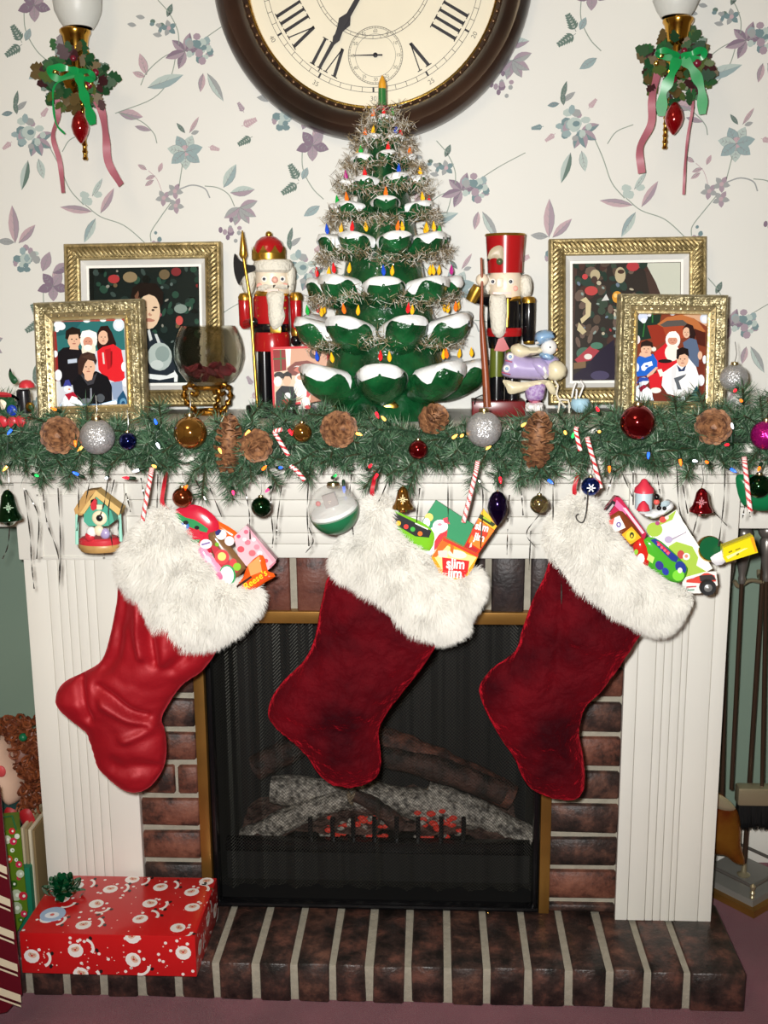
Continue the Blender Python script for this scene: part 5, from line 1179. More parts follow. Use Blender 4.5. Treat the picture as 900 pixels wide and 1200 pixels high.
ornament(490, 527, 11.5, -.39, shiny('ruby', '8a0c18'), 'small ruby red bauble below the ceramic tree')
ornament(567, 503, 21, -.39, GS, 'silver glitter ball in front of the black nutcracker base')
ornament(747, 495, 20.5, -.40, shiny('ruby', '8a0c18'), 'large shiny red ball under the small right frame')
ornament(897, 510, 17, -.39, glitter('magenta_glitter', 'b0187a', 600, .7, .25, .4), 'magenta glitter ball at the right end of the garland')
ornament(860, 443, 16, -.27, GS, 'silver glitter ball behind the right corner of the small right frame')
ornament(214, 583, 12, -.385, shiny('copper', 'a04a24'), 'copper bauble above the red package in the left stocking', .02)
ornament(306, 594, 11.8, -.36, shiny('green', '04421f'), 'dark green bauble hanging between the left and middle stockings', .03)
ornament(632, 591, 11, -.36, shiny('pale_gold', 'b0a070'), 'pale gold bauble hanging left of the right stocking', .03)
o, c, r = ornament(692, 570, 11, -.40, shiny('cobalt', '10389a'), 'cobalt blue bauble with a white snowflake, over the right stocking', .03)
mb = MB()
for k in range(3):
    a = math.pi * k / 3; d = V((math.cos(a), 0, math.sin(a))); n_ = V((-d.z, 0, d.x)); mb.obox(c + V((-.001, -r * .98, 0)), d * r * .45, n_ * .0008, V((0, .0008, 0)))
build('snowflake', mb, mat('snowflake_white', 'e8eef4', .5), o)
ornament(889, 570, 14, -.37, shiny('green', '04421f'), 'dark green bauble at the right edge beside a candy cane', .03)
mb = MB(); mb.puff(smooth_closed([(862, 560), (872, 556), (905, 560), (930, 575), (905, 597), (882, 597), (868, 588)], 3), -.345, .012, .005); build('green_dish', mb, mat('dish_green', '0e6a3e', .3), None, 'green domed ornament at the right edge behind the green bauble', 'ornament')
# purple oval drop
c0 = thing('oval_drop', at(583, 615, -.385), 'dark purple pointed oval bauble beside the snack stick', 'ornament', 'glass baubles on the garland')
mb = MB(); mb.lpx(583, -.385, [(1, 616), (5, 611), (10, 603), (12, 595), (10.5, 585), (6, 578), (2.5, 576)], 24); build('glass_oval', mb, shiny('purple', '200848', .1), c0); cap_hook(c0, at(583, 580, -.385), .006, .035)
# bells
def bell(px, y0, y1, hw, M, label, star=None):
    o = thing('bell_ornament', at(px, y1, -.375), label, 'ornament', 'glass bells on the garland'); h = y1 - y0
    mb = MB(); mb.lpx(px, -.375, [(2, y1 + h * .10), (hw * .35, y1 + h * .06), (hw * .5, y1 - h * .02), (hw, y1 - h * .08), (hw * 1.0, y1 - h * .16), (hw * .74, y1 - h * .34), (hw * .58, y1 - h * .6), (hw * .48, y1 - h * .82), (hw * .25, y1 - h * .96), (1, y0)], 28); build('bell', mb, M, o)
    cap_hook(o, at(px, y0 + 3, -.375), .004, .03)
    if star:
        mb = MB(); c = at(px, y0 + h * .55, -.375 - hw * .0009)
        for k in range(4):
            a = math.pi * k / 4; d = V((math.cos(a), 0, math.sin(a))); n_ = V((-d.z, 0, d.x)); mb.obox(c, d * (.0075 if k % 2 == 0 else .0045), n_ * .0006, V((0, .001, 0)))
        build('starburst', mb, mat('star_' + star, star, .3, .4), o)
bell(10, 574, 612, 15, shiny('green', '04421f'), 'green glass bell with a pale starburst, at the left edge', 'c8e8c8')
bell(472, 570, 598, 12.5, shiny('gold', 'b9853a'), 'gold bell with a starburst above the middle stocking', 'f0e0a8')
bell(822, 572, 602, 13.5, shiny('ruby2', 'a80c22'), 'red glass bell hanging right of the right stocking', 'f0a0a8')
# candy canes
CW = mat('candy_white', 'f0e8e2', .2, coat=.5); CRd = mat('candy_red', 'd23038', .2, coat=.5)
def cane(p, Y, r, label, hook=None):
    o = thing('candy_cane', at(*p[-1], Y), label, 'candy', 'peppermint candy canes in the garland')
    path = smooth_open([at(x, y, Y) for x, y in p], 10); mb = MB(); mb.tube(path, r, 10); build('stick', mb, CW, o)
    st = MB(); n = len(path); L_ = sum((path[i + 1] - path[i]).length for i in range(n - 1)); turns = L_ / .014
    for s_ in range(2):
        rows = []
        for i in range(n * 3):
            t = i / (n * 3 - 1) * (n - 1); j = min(int(t), n - 2); q = path[j].lerp(path[j + 1], t - j); tg = (path[j + 1] - path[j]).normalized(); a = tg.cross(V((0, 1, 0))).normalized(); b = a.cross(tg)
            ang = 2 * math.pi * turns * t / (n - 1) + s_ * math.pi; row = []
            for k in range(4):
                g = ang + k * .42; row.append(q + (a * math.cos(g) + b * math.sin(g)) * (r + .0003))
            rows.append(row)
        st.grid(rows)
    build('red_stripes', st, CRd, o)
cane([(331, 503), (322, 506), (326, 514), (338, 534)], -.392, .0032, 'candy cane slanting through the garland left of the small gold bauble')
cane([(340, 546), (347, 551), (357, 563)], -.392, .0032, 'short candy cane poking below the garland under the tilted one')
cane([(178, 548), (176, 560), (167, 610)], -.385, .0036, 'candy cane hanging over the left stocking cuff')
cane([(560, 540), (556, 560), (543, 612)], -.385, .0036, 'candy cane hanging above the green gift card')
cane([(676, 500), (675, 506), (680, 528)], -.392, .0032, 'short candy cane upper right of the upright pine cone')
cane([(688, 512), (690, 520), (704, 572)], -.395, .0034, 'long candy cane leaning over the blue snowflake bauble')
cane([(872, 535), (873, 545), (879, 599)], -.39, .0036, 'candy cane beside the green bauble at the right edge')
# bird house ornament
bh = thing('toy_house_ornament', at(115, 646, -.37), 'tiny painted gingerbread house ornament hanging at the left', 'ornament')
z = lambda pts: Z(20, 540, 5.625, pts)
def Pr(par, name, pts, Y, dep, M): 
    mb = MB(); mb.prism([at(x, y, Y) for x, y in pts], (0, dep, 0)); return build(name, mb, M, par)
TAN = mat('house_tan', 'b08a54', .4, var=.15, vscale=60); TEAL = mat('house_teal', '4aa088', .4); HRED = mat('house_red', 'c2303a', .35); HCRM = mat('house_cream', 'e6d8b8', .4)
Pr(bh, 'front_wall', z([(440, 330), (520, 235), (620, 330), (640, 400), (600, 430), (470, 430), (440, 400)]), -.370, .02, TEAL)
Pr(bh, 'roof', z([(375, 320), (450, 200), (530, 190), (480, 240), (430, 360), (385, 360)]), -.374, .024, TAN); Pr(bh, 'roof_edge', z([(520, 195), (685, 320), (670, 360), (520, 235), (440, 350), (415, 345)]), -.377, .026, mat('house_gold', 'd0b070', .4))
Bl(bh, 'round_window', *z([(543, 378)])[0], -.370, 9, HCRM, (1, .3, 1)); Bl(bh, 'bird', *z([(543, 378)])[0], -.375, 4, mat('bird_black', '16141a', .3), (1, .6, 1)); Pr(bh, 'shutter', z([(485, 260), (505, 250), (522, 262), (522, 318), (500, 330), (485, 315)]), -.377, .006, HRED); Pr(bh, 'sill', z([(525, 290), (560, 290), (560, 322), (525, 322)]), -.376, .005, HCRM)
for q in ((395, 350, 395, 550), (675, 350, 685, 530)): T(bh, 'post', [(*z([(q[0], q[1])])[0], -.372), (*z([(q[2], q[3])])[0], -.372)], .0026, mat('post_mint', '9ad8c4', .35), 8)
L(bh, 'base', 117, -.36, [(22, 645), (25, 641), (25, 637), (22, 634)], TAN, 24, .7); L(bh, 'base_band', 117, -.36, [(24, 638), (24.5, 636), (24, 631), (21, 629)], HRED, 24, .7)
for q, M_ in (((480, 500), HRED), ((490, 470), WHG), ((540, 460), HCRM), ((580, 480), LAV)): Bl(bh, 'figure', *z([q])[0], -.378, 6, M_, (1, .7, 1.1))
# clear dome ornament with green base
dm = thing('dome_ornament', at(390, 634, -.385), 'clear plastic dome ornament with snow scene and green base', 'ornament')
ax = V((-.30, -.25, 1)).normalized(); c = at(391, 597, -.425); r = 30 * spx(391, 597, -.425)
mb = MB(); pr = [(r * math.cos(t), r * math.sin(t)) for t in [math.radians(x) for x in range(-6, 91, 8)]]; mb.lathe(pr, c, 32, ax, cap=False); build('clear_dome', mb, mat('clear_plastic', 'd8d8d2', .05, alpha=.3), dm)
mb = MB(); mb.lathe([(r * math.cos(t), r * math.sin(t)) for t in [math.radians(x) for x in range(-88, -5, 8)]] + [(r * .99, -r * .05), (r * .2, -r * .05)], c, 32, ax); build('green_base', mb, mat('dome_green', '1f6a44', .3, coat=.3), dm)
mb = MB(); mb.lathe([(r * .97, -r * .06), (r * .9, r * .08), (r * .5, r * .16), (.0005, r * .2)], c, 28, ax); build('snow_bank', mb, SNOW, dm)
mb = MB(); mb.obox(c + ax * r * .42, V((.009, 0, .003)), V((0, .006, 0)), V((-.003, 0, .009))); build('tiny_house', mb, mat('dome_house', '7a6a68', .4), dm); mb = MB(); mb.ball(c + ax * r * .3 + V((-.018, -.008, 0)), .004); build('tiny_figure', mb, HRED, dm)
cap_hook(dm, c + ax * r * .0, r * .92, .03)
# lighthouse / pond ornament over the right stocking
z = lambda pts: Z(700, 550, 9, pts)
lt = thing('winter_pond_ornament', at(757, 612, -.372), 'snowy pond ornament with red roofed tower above the right stocking', 'ornament')
L(lt, 'roof', 755, -.372, [(11.6, 577), (11, 572), (6, 567), (3, 562), (1, 561)], mat('tower_red', 'cc3246', .4), 20); L(lt, 'tower', 754.5, -.372, [(10, 596), (10, 577), (9, 575)], mat('tower_blue', 'b4c8d0', .4), 20)
L(lt, 'porch_roof', 754, -.39, [(8, 598), (6, 592), (1.5, 587)], mat('tower_red', 'cc3246', .4), 16)
Pf(lt, 'snow_base', z([(430, 420), (520, 430), (660, 400), (700, 330), (760, 320), (805, 370), (790, 420), (700, 480), (600, 520), (520, 510), (450, 470)]), -.376, .014, SNOW); Pf(lt, 'pond', z([(660, 360), (720, 330), (770, 350), (740, 395), (680, 395)]), -.388, .004, mat('pond_ice', 'a8bcc4', .2))
Bl(lt, 'penguin_head', *z([(625, 292)])[0], -.388, 3.8, NBLK); Bl(lt, 'penguin_scarf', *z([(625, 345)])[0], -.388, 3.6, mat('scarf_coral', 'd85a50', .5)); Bl(lt, 'penguin', *z([(650, 408)])[0], -.39, 3, NBLK); Bl(lt, 'penguin', *z([(708, 412)])[0], -.39, 2.6, NBLK)
# toy train at the far left of the shelf
z = lambda pts: Z(0, 430, 15, pts)
tt = thing('toy_train_ornament', at(18, 497, -.33), 'bright red, blue and gold toy engine half hidden in the garland at far left', 'toy'); Yt = -.335
L(tt, 'boiler', 28, Yt, [(8, 484), (8.5, 470), (8, 458), (6, 456)], mat('train_black', '1a1a1e', .25, coat=.3), 18); L(tt, 'red_cap', 31, Yt, [(9, 454), (8.6, 450), (5, 446), (1, 445)], HRED, 18)
Bl(tt, 'gold_horn', 35, 477, Yt - .012, 5.5, GOLD, (1, .5, 1.1)); Bl(tt, 'horn_bore', 36, 477, Yt - .017, 3, mat('bore_green', '24401c', .5), (1, .4, 1)); Bl(tt, 'blue_wheel', 14, 481, Yt - .012, 6.5, mat('train_blue', '1c3cb0', .25, coat=.4), (1, .5, 1)); L(tt, 'cab', 6, Yt, [(11, 486), (11, 466), (10, 464)], mat('train_green', '1c4a2c', .3), 4); mb = MB()
Pf(tt, 'cab_roof', z([(-60, 470), (0, 440), (120, 450), (240, 490), (330, 560), (320, 590), (200, 530), (0, 530)]), Yt - .02, .006, HRED); Pf(tt, 'cab_window', z([(0, 580), (70, 590), (110, 640), (80, 740), (20, 740)]), Yt - .024, .003, mat('train_cream', 'e6d8c0', .3))
for x in (3, 14, 24): Bl(tt, 'red_wheel', x, 494, Yt - .022, 7, HRED, (1, .45, 1))
Pf(tt, 'red_lamp', z([(480, 900), (540, 820), (590, 890), (560, 930), (500, 935)]), Yt - .02, .005, HRED)
Pf(tt, 'leaf_wing', z([(150, 130), (180, 20), (220, 120), (290, 190), (310, 260), (240, 300), (180, 240)]), Yt + .01, .004, mat('train_leaf', '1f4a2c', .4))
# icicle strands
ICI = mat('icicle_strand', '6a6864', .22, .9)
st = [[(28, 572), (35, 625), (37, 660), (40, 690)], [(30, 574), (45, 606), (43, 655)], [(50, 574), (55, 612), (68, 650), (70, 688)], [(68, 572), (71, 640), (70, 680)], [(92, 560), (92, 600), (90, 622)], [(127, 560), (122, 590), (117, 605)], [(134, 562), (127, 600), (132, 642)], [(148, 578), (140, 605), (138, 630)], [(148, 578), (153, 600)], [(185, 556), (184, 595)], [(165, 560), (169, 582)], [(12, 612), (9, 640), (3, 655)], [(228, 560), (241, 586)], [(246, 572), (260, 606)], [(287, 572), (292, 600), (293, 632)], [(322, 565), (317, 590), (320, 625), (319, 642)], [(330, 570), (325, 610), (324, 632)], [(362, 555), (360, 600), (362, 640)], [(362, 618), (367, 635), (358, 648)], [(412, 556), (410, 590), (418, 655)], [(456, 560), (445, 585), (435, 600)], [(438, 600), (437, 650)], [(492, 572), (488, 612)], [(525, 558), (525, 612)], [(560, 560), (566, 580), (563, 642)], [(597, 580), (595, 612)], [(595, 620), (594, 650)], [(611, 575), (613, 604)], [(632, 603), (617, 625), (628, 642)], [(622, 622), (620, 668)], [(648, 570), (649, 650), (657, 672), (658, 715)], [(686, 582), (684, 600), (680, 640)], [(720, 550), (711, 580)], [(728, 552), (741, 582)], [(742, 552), (742, 592)], [(770, 555), (774, 582)], [(793, 545), (797, 600), (812, 628)], [(800, 568), (806, 602)], [(818, 603), (812, 626)], [(850, 545), (848, 590), (842, 640)], [(837, 600), (852, 616)], [(873, 592), (870, 608)], [(106, 560), (100, 590)], [(176, 640), (190, 622)], [(405, 575), (408, 600)], [(878, 590), (879, 606)]]
def yb(p):
    return -.375 if p[0][1] < 598 else -.386
LMK = [(10, 595, 'the green bell'), (115, 610, 'the gingerbread house ornament'), (172, 575, 'the candy cane over the left stocking'), (214, 583, 'the copper bauble'), (306, 594, 'the hanging green bauble'), (390, 600, 'the clear dome ornament'), (472, 585, 'the gold bell'), (553, 575, 'the candy cane over the gift card'), (583, 596, 'the purple oval drop'), (632, 591, 'the pale gold bauble'), (692, 570, 'the snowflake bauble'), (757, 580, 'the red roofed tower'), (822, 586, 'the red glass bell'), (874, 570, 'the candy cane at the right edge')]
cnt = {}
for i, p in enumerate(st):
    P = smooth_open([at(x, y, yb(p) - .004 * j) for j, (x, y) in enumerate(p)], 6); n = len(P); mb = MB()
    mb.ribbon(P, [V((math.cos(.7 * k + i), math.sin(.7 * k + i), 0)) for k in range(n)], .0011)
    mx = sum(q[0] for q in p) / len(p); ln = p[-1][1] - p[0][1]
    near = min(LMK, key=lambda t: abs(t[0] - mx) + .5 * abs(t[1] - p[0][1])); side = 'left of' if mx < near[0] - 3 else ('right of' if mx > near[0] + 3 else 'in line with')
    lab = ('long' if ln > 60 else 'short' if ln < 32 else 'thin') + ' silver tinsel strand hanging ' + side + ' ' + near[2]
    cnt[lab] = cnt.get(lab, 0) + 1
    if cnt[lab] > 1: lab = lab.replace('silver tinsel', ('', '', 'second', 'third', 'fourth', 'fifth')[cnt[lab]] + ' silver tinsel')
    build('tinsel_strand', mb, ICI, None, lab, 'tinsel', 'loose tinsel strands hanging from the garland')
# ================================================================ stockings
SATIN = mat('red_satin', '960b19', .56, .2, sheen=.4, sheen_tint='ff4a58', sheen_rough=.4, bump=.35, bscale=26, bdist=.008, var=.1, vscale=10)
VELV = mat('red_velvet', '2a0208', .8, sheen=.6, sheen_tint='f02438', sheen_rough=.42, spec=.08, bump=.9, bscale=48, bdist=.012, color2='580610', vscale=11, detail=5)
FUR = mat('white_fur', 'dcd9d0', .8, sheen=.2)
CUFFB = mat('cuff_base', 'cfccc2', .95, bump=.8, bscale=90, bdist=.006)
RIB = mat('red_loop', 'b81828', .5, sheen=.4)
def stocking(body, cuff, Y, M, label, loop, seed, folds, amp, fl=.015, nf=30000):
    sk = thing('christmas_stocking', at(sum(p[0] for p in body) / len(body), max(p[1] for p in body), Y), label, 'stocking', 'christmas stockings hung from the mantel')
    R = random.Random(seed)
    def disp(x, zc, d):
        v = V((x * 9 + seed, zc * 9, seed * 3.1)); q = noise.noise(v) * amp + noise.noise(v * 2.3) * amp * .6 + (.5 - abs(noise.noise(v * 3.1 + V((7, 1, 2))))) * amp * .9 + noise.noise(v * 6) * amp * .2
        wv = noise.noise_vector(V((x * 16, zc * 16, seed))) * .014; x = x + wv.x; zc = zc + wv.z
        for (fx, fy, gx, gy, w_, h_) in folds:
            a, b = at(fx, fy, Y), at(gx, gy, Y); ax_, az = b.x - a.x, b.z - a.z; L2 = ax_ * ax_ + az * az; t = max(0, min(1, ((x - a.x) * ax_ + (zc - a.z) * az) / L2))
            dd = math.hypot(x - a.x - ax_ * t, zc - a.z - az * t); q += h_ * math.exp(-(dd / w_) ** 2)
        return q
    mb = MB(); mb.puff(smooth_closed(body, 4), Y, .036, .0045, R=.072, disp=disp); build('boot', mb, M, sk, sharp=None)
    mb = MB(); mb.puff(smooth_closed(cuff, 4), Y - .002, .043, .007, R=.05, disp=lambda x, zc, d: noise.noise(V((x * 30, zc * 30, seed))) * .006); cb = build('cuff', mb, CUFFB, sk, sharp=None)
    # long pile fur: tapered hairs rooted on the cuff surface
    tris = []; ar = []
    vs = [V(v) for v in mb.v]
    for f in mb.f:
        a, b, c = vs[f[0]], vs[f[1]], vs[f[2]]; n = (b - a).cross(c - a); A = n.length
        if A < 1e-12: continue
        n = n / A
        wgt = 1.0 if n.y < .15 else .22
        tris.append((a, b, c, n)); ar.append(A * wgt)
    fm = MB(); cx = sum(v.x for v in vs) / len(vs); cz = sum(v.z for v in vs) / len(vs)
    for (a, b, c, n) in R.choices(tris, ar, k=nf):
        u, v_ = R.random(), R.random()
        if u + v_ > 1: u, v_ = 1 - u, 1 - v_
        p = a + (b - a) * u + (c - a) * v_
        clump = noise.noise_vector(p * 38)
        d = (n * .45 + clump * .5 + V((0, 0, -.45)) + V((p.x - cx, 0, p.z - cz)) * 2.2 + V((R.gauss(0, .22), R.gauss(0, .22), R.gauss(0, .22)))).normalized()
        l_ = fl * R.uniform(.55, 1.15); w_ = d.cross(V((R.gauss(0, .4), 1, R.gauss(0, .4)))).normalized() * .00034
        m_ = p + d * l_ * .55; tip = p + d * l_ + V((0, 0, -l_ * .22)) + clump * l_ * .25
        fm.add([p - w_, p + w_, m_ + w_ * .8, m_ - w_ * .8, tip], [(0, 1, 2, 3), (3, 2, 4)], None, True)
    build('fur', fm, FUR, cb, kind='stuff', sharp=None)
    mb = MB(); P = smooth_open([at(x, y, Y - .004 + dz) for x, y, dz in loop], 6); mb.ribbon(P, V((1, 0, .2)).normalized(), .0032); build('hanging_loop', mb, RIB, sk)
    return sk
z = lambda pts: Z(40, 560, 3, pts); SY = -.355
b1 = z([(310, 350), (290, 440), (268, 550), (238, 640), (180, 680), (110, 715), (80, 755), (80, 795), (120, 840), (180, 890), (205, 950), (225, 1010), (270, 1060), (320, 1095), (365, 1103), (410, 1085), (450, 1030), (465, 970), (462, 900), (448, 850), (470, 800), (520, 730), (590, 680), (640, 610), (660, 540), (560, 470), (440, 400)])
c1 = z([(440, 100), (390, 145), (335, 215), (302, 280), (302, 335), (335, 385), (400, 470), (460, 540), (540, 590), (620, 582), (680, 555), (740, 505), (785, 455), (798, 405), (760, 372), (690, 350), (620, 280), (545, 200), (490, 120)])
stocking(b1, c1, SY, SATIN, 'bright red satin stocking with white fur cuff, leftmost of the three', [(196, 597, 0), (190, 588, -.004), (192, 570, .0), (195, 552, .03)], 1,
         [(150, 700, 130, 780, .009, .010), (165, 700, 172, 760, .008, -.010), (180, 700, 190, 770, .008, .012), (205, 715, 200, 770, .010, -.010), (225, 745, 205, 775, .010, .012), (125, 800, 175, 830, .008, .010), (130, 815, 185, 845, .008, -.008), (100, 790, 105, 830, .008, .010), (140, 890, 185, 900, .012, .010), (150, 860, 190, 850, .009, -.008)], .0045)
z = lambda pts: Z(300, 560, 3, pts)
b2 = z([(275, 330), (232, 430), (207, 560), (170, 640), (100, 710), (57, 770), (42, 830), (62, 870), (130, 930), (180, 980), (210, 1030), (260, 1075), (320, 1088), (380, 1080), (425, 1050), (440, 1000), (435, 940), (432, 890), (460, 830), (520, 750), (590, 660), (645, 550), (560, 480), (440, 400)])
c2 = z([(440, 62), (400, 75), (365, 120), (340, 180), (290, 232), (272, 280), (287, 335), (350, 368), (430, 428), (500, 495), (570, 543), (650, 562), (715, 545), (742, 500), (752, 462), (786, 425), (795, 355), (770, 318), (700, 335), (620, 300), (560, 240), (490, 190), (470, 130), (478, 85)])
stocking(b2, c2, SY, VELV, 'dark red velvet stocking with white fur cuff, in the middle before the firebox', [(437, 582, 0), (436, 575, -.004), (438, 565, .0), (440, 550, .03)], 2,
         [(380, 700, 350, 790, .012, -.006), (420, 740, 470, 760, .014, .006), (330, 840, 400, 850, .014, .006)], .006)
z = lambda pts: Z(540, 560, 3, pts)
b3 = z([(330, 270), (292, 350), (252, 430), (217, 530), (190, 610), (110, 670), (67, 730), (72, 780), (102, 850), (150, 930), (190, 990), (220, 1060), (260, 1100), (330, 1125), (390, 1128), (428, 1105), (438, 1050), (430, 970), (417, 890), (440, 800), (500, 740), (560, 660), (605, 590), (650, 510), (560, 440), (430, 350)])
c3 = z([(410, 62), (355, 90), (312, 160), (297, 230), (330, 280), (370, 345), (430, 398), (520, 465), (620, 515), (700, 535), (738, 508), (785, 442), (800, 405), (745, 378), (645, 298), (560, 215), (505, 135), (455, 75)])
stocking(b3, c3, SY, VELV, 'dark red velvet stocking with white fur cuff, rightmost of the three', [(674, 582, 0), (673, 572, -.004), (676, 560, .0), (680, 545, .03)], 3,
         [(680, 740, 740, 760, .012, -.008), (660, 690, 650, 800, .010, .008), (700, 780, 690, 850, .012, -.006), (640, 850, 670, 900, .014, -.006)], .007, .013)

# ================================================================ things tucked in the stockings
FOIL = mat('wrapper_gloss', rough=.22, vc=True, coat=.5)
GC = {}
def packet(name, outl, Y, th, base, items, label, cat, texts=(), soft=False, M=FOIL, grp=None):
    mb = MB(); n = V((0, -1, 0))
    if soft: mb.puff(smooth_closed(outl, 2), Y, th, .004, col=base); Yf_ = Y - th * 1.02
    else: mb.prism([at(x, y, Y - th) for x, y in outl], (0, 2 * th, 0), base); Yf_ = Y - th
    o = thing(name, at(sum(p[0] for p in outl) / len(outl), max(p[1] for p in outl), Y), label, cat, grp)
    build('wrapper', mb, M, o)
    if items or texts:
        pm = MB(); p0 = V((0, Yf_, 0)); layers(pm, items, p0, n, .0004)
        for k, (txt, x, y, size_px, ang, col, kw) in enumerate(texts):
            q = at(x, y, Yf_ - .0004 - .00012 * (len(items) + 1 + k)); a = math.radians(ang)
            put_text(pm, txt, size_px * spx(x, y, Y), q, V((math.cos(a), 0, math.sin(a))), V((-math.sin(a), 0, math.cos(a))), col, **kw)
        build('printed_design', pm, PRINT, o)
    return o
G1 = 'treats in the left stocking'; G2 = 'treats in the middle stocking'; G3 = 'treats in the right stocking'
CY = SY - .004
z = lambda pts: Z(180, 570, 5.625, pts); e = lambda x, y, a, b, **k: z(ell(x, y, a, b, 16, **k))
packet('gift_pouch', z([(120, 210), (150, 150), (230, 120), (310, 130), (380, 175), (425, 230), (435, 300), (420, 430), (330, 470), (230, 420), (150, 320)]), CY + .006, .010, 'c8203a',
  [('2c8a50', z([(125, 180), (160, 175), (210, 205), (270, 220), (320, 250), (360, 280), (350, 305), (290, 290), (230, 265), (170, 250), (128, 230)])), ('c8203a', z([(140, 260), (200, 270), (260, 300), (330, 320), (300, 400), (220, 370)])), ('2c8a50', z([(150, 290), (200, 310), (260, 350), (310, 350), (290, 380), (210, 370)])), ('2a6ac0', e(205, 262, 30, 28)), ('dfe8f0', e(185, 295, 22, 18)), ('c02a3a', e(280, 300, 26, 24)), ('18181c', e(212, 238, 18, 14)), ('18181c', e(285, 272, 16, 13)), ('f0f0f4', e(205, 262, 10, 12))],
  'red and green printed gift pouch at the top of the left stocking', 'gift bag', soft=True, grp=G1)
packet('orange_sweet_packet', z([(400, 220), (440, 235), (540, 295), (560, 340), (500, 380), (420, 300)]), CY + .010, .006, 'f0601c', [], 'orange sweet wrapper behind the red pouch in the left stocking', 'candy', soft=True, grp=G1)
packet('pink_treat_box', z([(530, 330), (610, 257), (808, 487), (770, 537), (700, 600), (560, 480)]), CY + .004, .008, 'e3b9c2', [('d49aa8', z([(612, 270), (625, 268), (805, 487), (785, 500)])), ('c07a8a', z([(760, 530), (800, 492), (808, 500), (770, 540)]))] + [(c_, z(ell(x, y, r_, r_ * .9, 10))) for x, y, r_, c_ in ((575, 415, 24, 'd8505c'), (620, 370, 20, 'e87888'), (610, 300, 16, 'd86a80'), (680, 400, 20, 'e08a9a'), (650, 440, 24, 'e46a72'), (700, 440, 18, 'f0d8dc'), (740, 490, 16, 'd04a5c'), (600, 350, 14, 'f4e8ea'), (560, 330, 14, 'e04a70'), (660, 350, 14, 'f6eef0'))], 'pale pink printed treat box in the left stocking', 'box', grp=G1)
packet('candy_tube', z([(360, 320), (395, 300), (430, 310), (600, 510), (590, 560), (520, 620), (440, 560), (380, 420)]), CY - .004, .010, '7a5a3a', [('b83440', z([(370, 380), (420, 400), (560, 560), (500, 600), (420, 500)])), ('d8464a', e(450, 465, 48, 50)), ('f2d478', e(450, 462, 28, 28)), ('d8464a', e(525, 505, 24, 30)), ('8ac234', e(550, 530, 26, 26)), ('e8e6e0', e(445, 318, 36, 34)), ('2a2c6a', z([(405, 300), (430, 282), (450, 290), (430, 320), (412, 325)])), ('f0dfe0', e(500, 360, 32, 32)), ('7ab030', e(418, 382, 14, 14)), ('2f9a5a', e(485, 588, 56, 72)), ('f2f4f0', e(483, 588, 46, 62))], 'clear candy tube with bright round sweets in the left stocking', 'candy', soft=True, grp=G1)
packet('pink_sweet_stick', z([(290, 420), (330, 400), (360, 430), (440, 520), (480, 600), (430, 660), (400, 650), (320, 520)]), CY - .012, .007, 'e59ab8', [('f6e6f0', e(345, 380, 40, 32)), ('6a5a9a', z([(315, 380), (370, 365), (372, 374), (318, 390)])), ('f4c8d8', e(360, 480, 16, 30, rot=-40)), ('c86a90', e(430, 590, 20, 28, rot=-40))], 'pink sweet packet with a white tag in the left stocking', 'candy', soft=True, grp=G1)
packet('peanut_cup_packet', z([(540, 660), (590, 600), (620, 520), (700, 450), (735, 480), (755, 560), (818, 582), (740, 630), (680, 670), (610, 700), (560, 690)]), CY - .010, .008, 'ee5a1a', [('f69a5a', z([(620, 520), (695, 460), (715, 560), (640, 590)])), ('d8420c', z([(660, 610), (750, 560), (760, 600), (690, 650)])), ('3a1c10', z([(545, 655), (640, 590), (650, 600), (550, 672)]))], 'orange peanut butter cup packet at the edge of the left stocking', 'candy', (("Reese's", 180 + 668 / 5.625, 570 + 618 / 5.625, 11, 36, 'f8d020', dict(bold=.0002, shear=.2)),), soft=True, grp=G1)
z = lambda pts: Z(430, 570, 5.294, pts)
packet('chewy_candy_packet', z([(120, 175), (150, 140), (240, 180), (330, 215), (400, 265), (420, 320), (390, 400), (300, 380), (190, 270), (135, 210)]), CY + .004, .007, '7ac02c', [('17181a', z([(122, 175), (150, 150), (250, 200), (400, 275), (385, 318), (300, 310), (200, 250), (140, 205)]))] + [(c_, e(x, y, 15, 15)) for x, y, c_ in ((155, 207, 'e0342c'), (196, 228, 'f2b41c'), (243, 250, 'e0342c'), (284, 266, '3aa83a'), (330, 293, 'f0701c'))] + [('e8e8e0', z([(300, 225), (380, 262), (378, 270), (298, 232)]))], 'green and black packet with coloured sweets in the middle stocking', 'candy', soft=True, grp=G2)
packet('gift_card_holder', z([(428, 85), (662, 238), (600, 420), (480, 480), (340, 340), (345, 215)]), CY + .008, .002, '2f8a5c', [('f0d070', e(385, 192, 26, 26)), ('f0f2f2', e(370, 225, 22, 30)), ('f4f4f2', e(400, 340, 50, 90, rot=15)), ('f4f4f2', e(455, 248, 48, 42)), ('c8303a', z([(445, 300), (500, 270), (495, 320), (440, 400), (415, 420), (420, 340)])), ('d8485a', z([(470, 200), (500, 190), (515, 235), (480, 225)])), ('e08a9a', e(452, 236, 14, 8)), ('20242a', e(400, 320, 6, 6)), ('20242a', e(408, 296, 6, 6)), ('20242a', e(388, 345, 6, 6))], 'green gift card with a snowman in the middle stocking', 'card', grp=G2, M=PRINT)
WT = dict(bold=.0006, sx=.8)
def sj(x, y, s, ang): 
    a = math.radians(ang); dx, dy = s * .62 * math.sin(a), s * .62 * math.cos(a)
    return (x - dx, y - dy), (x + dx, y + dy)
(a1_, a2_), (q1_, q2_) = sj(430 + 706 / 5.294, 570 + 285 / 5.294, 10, -14)
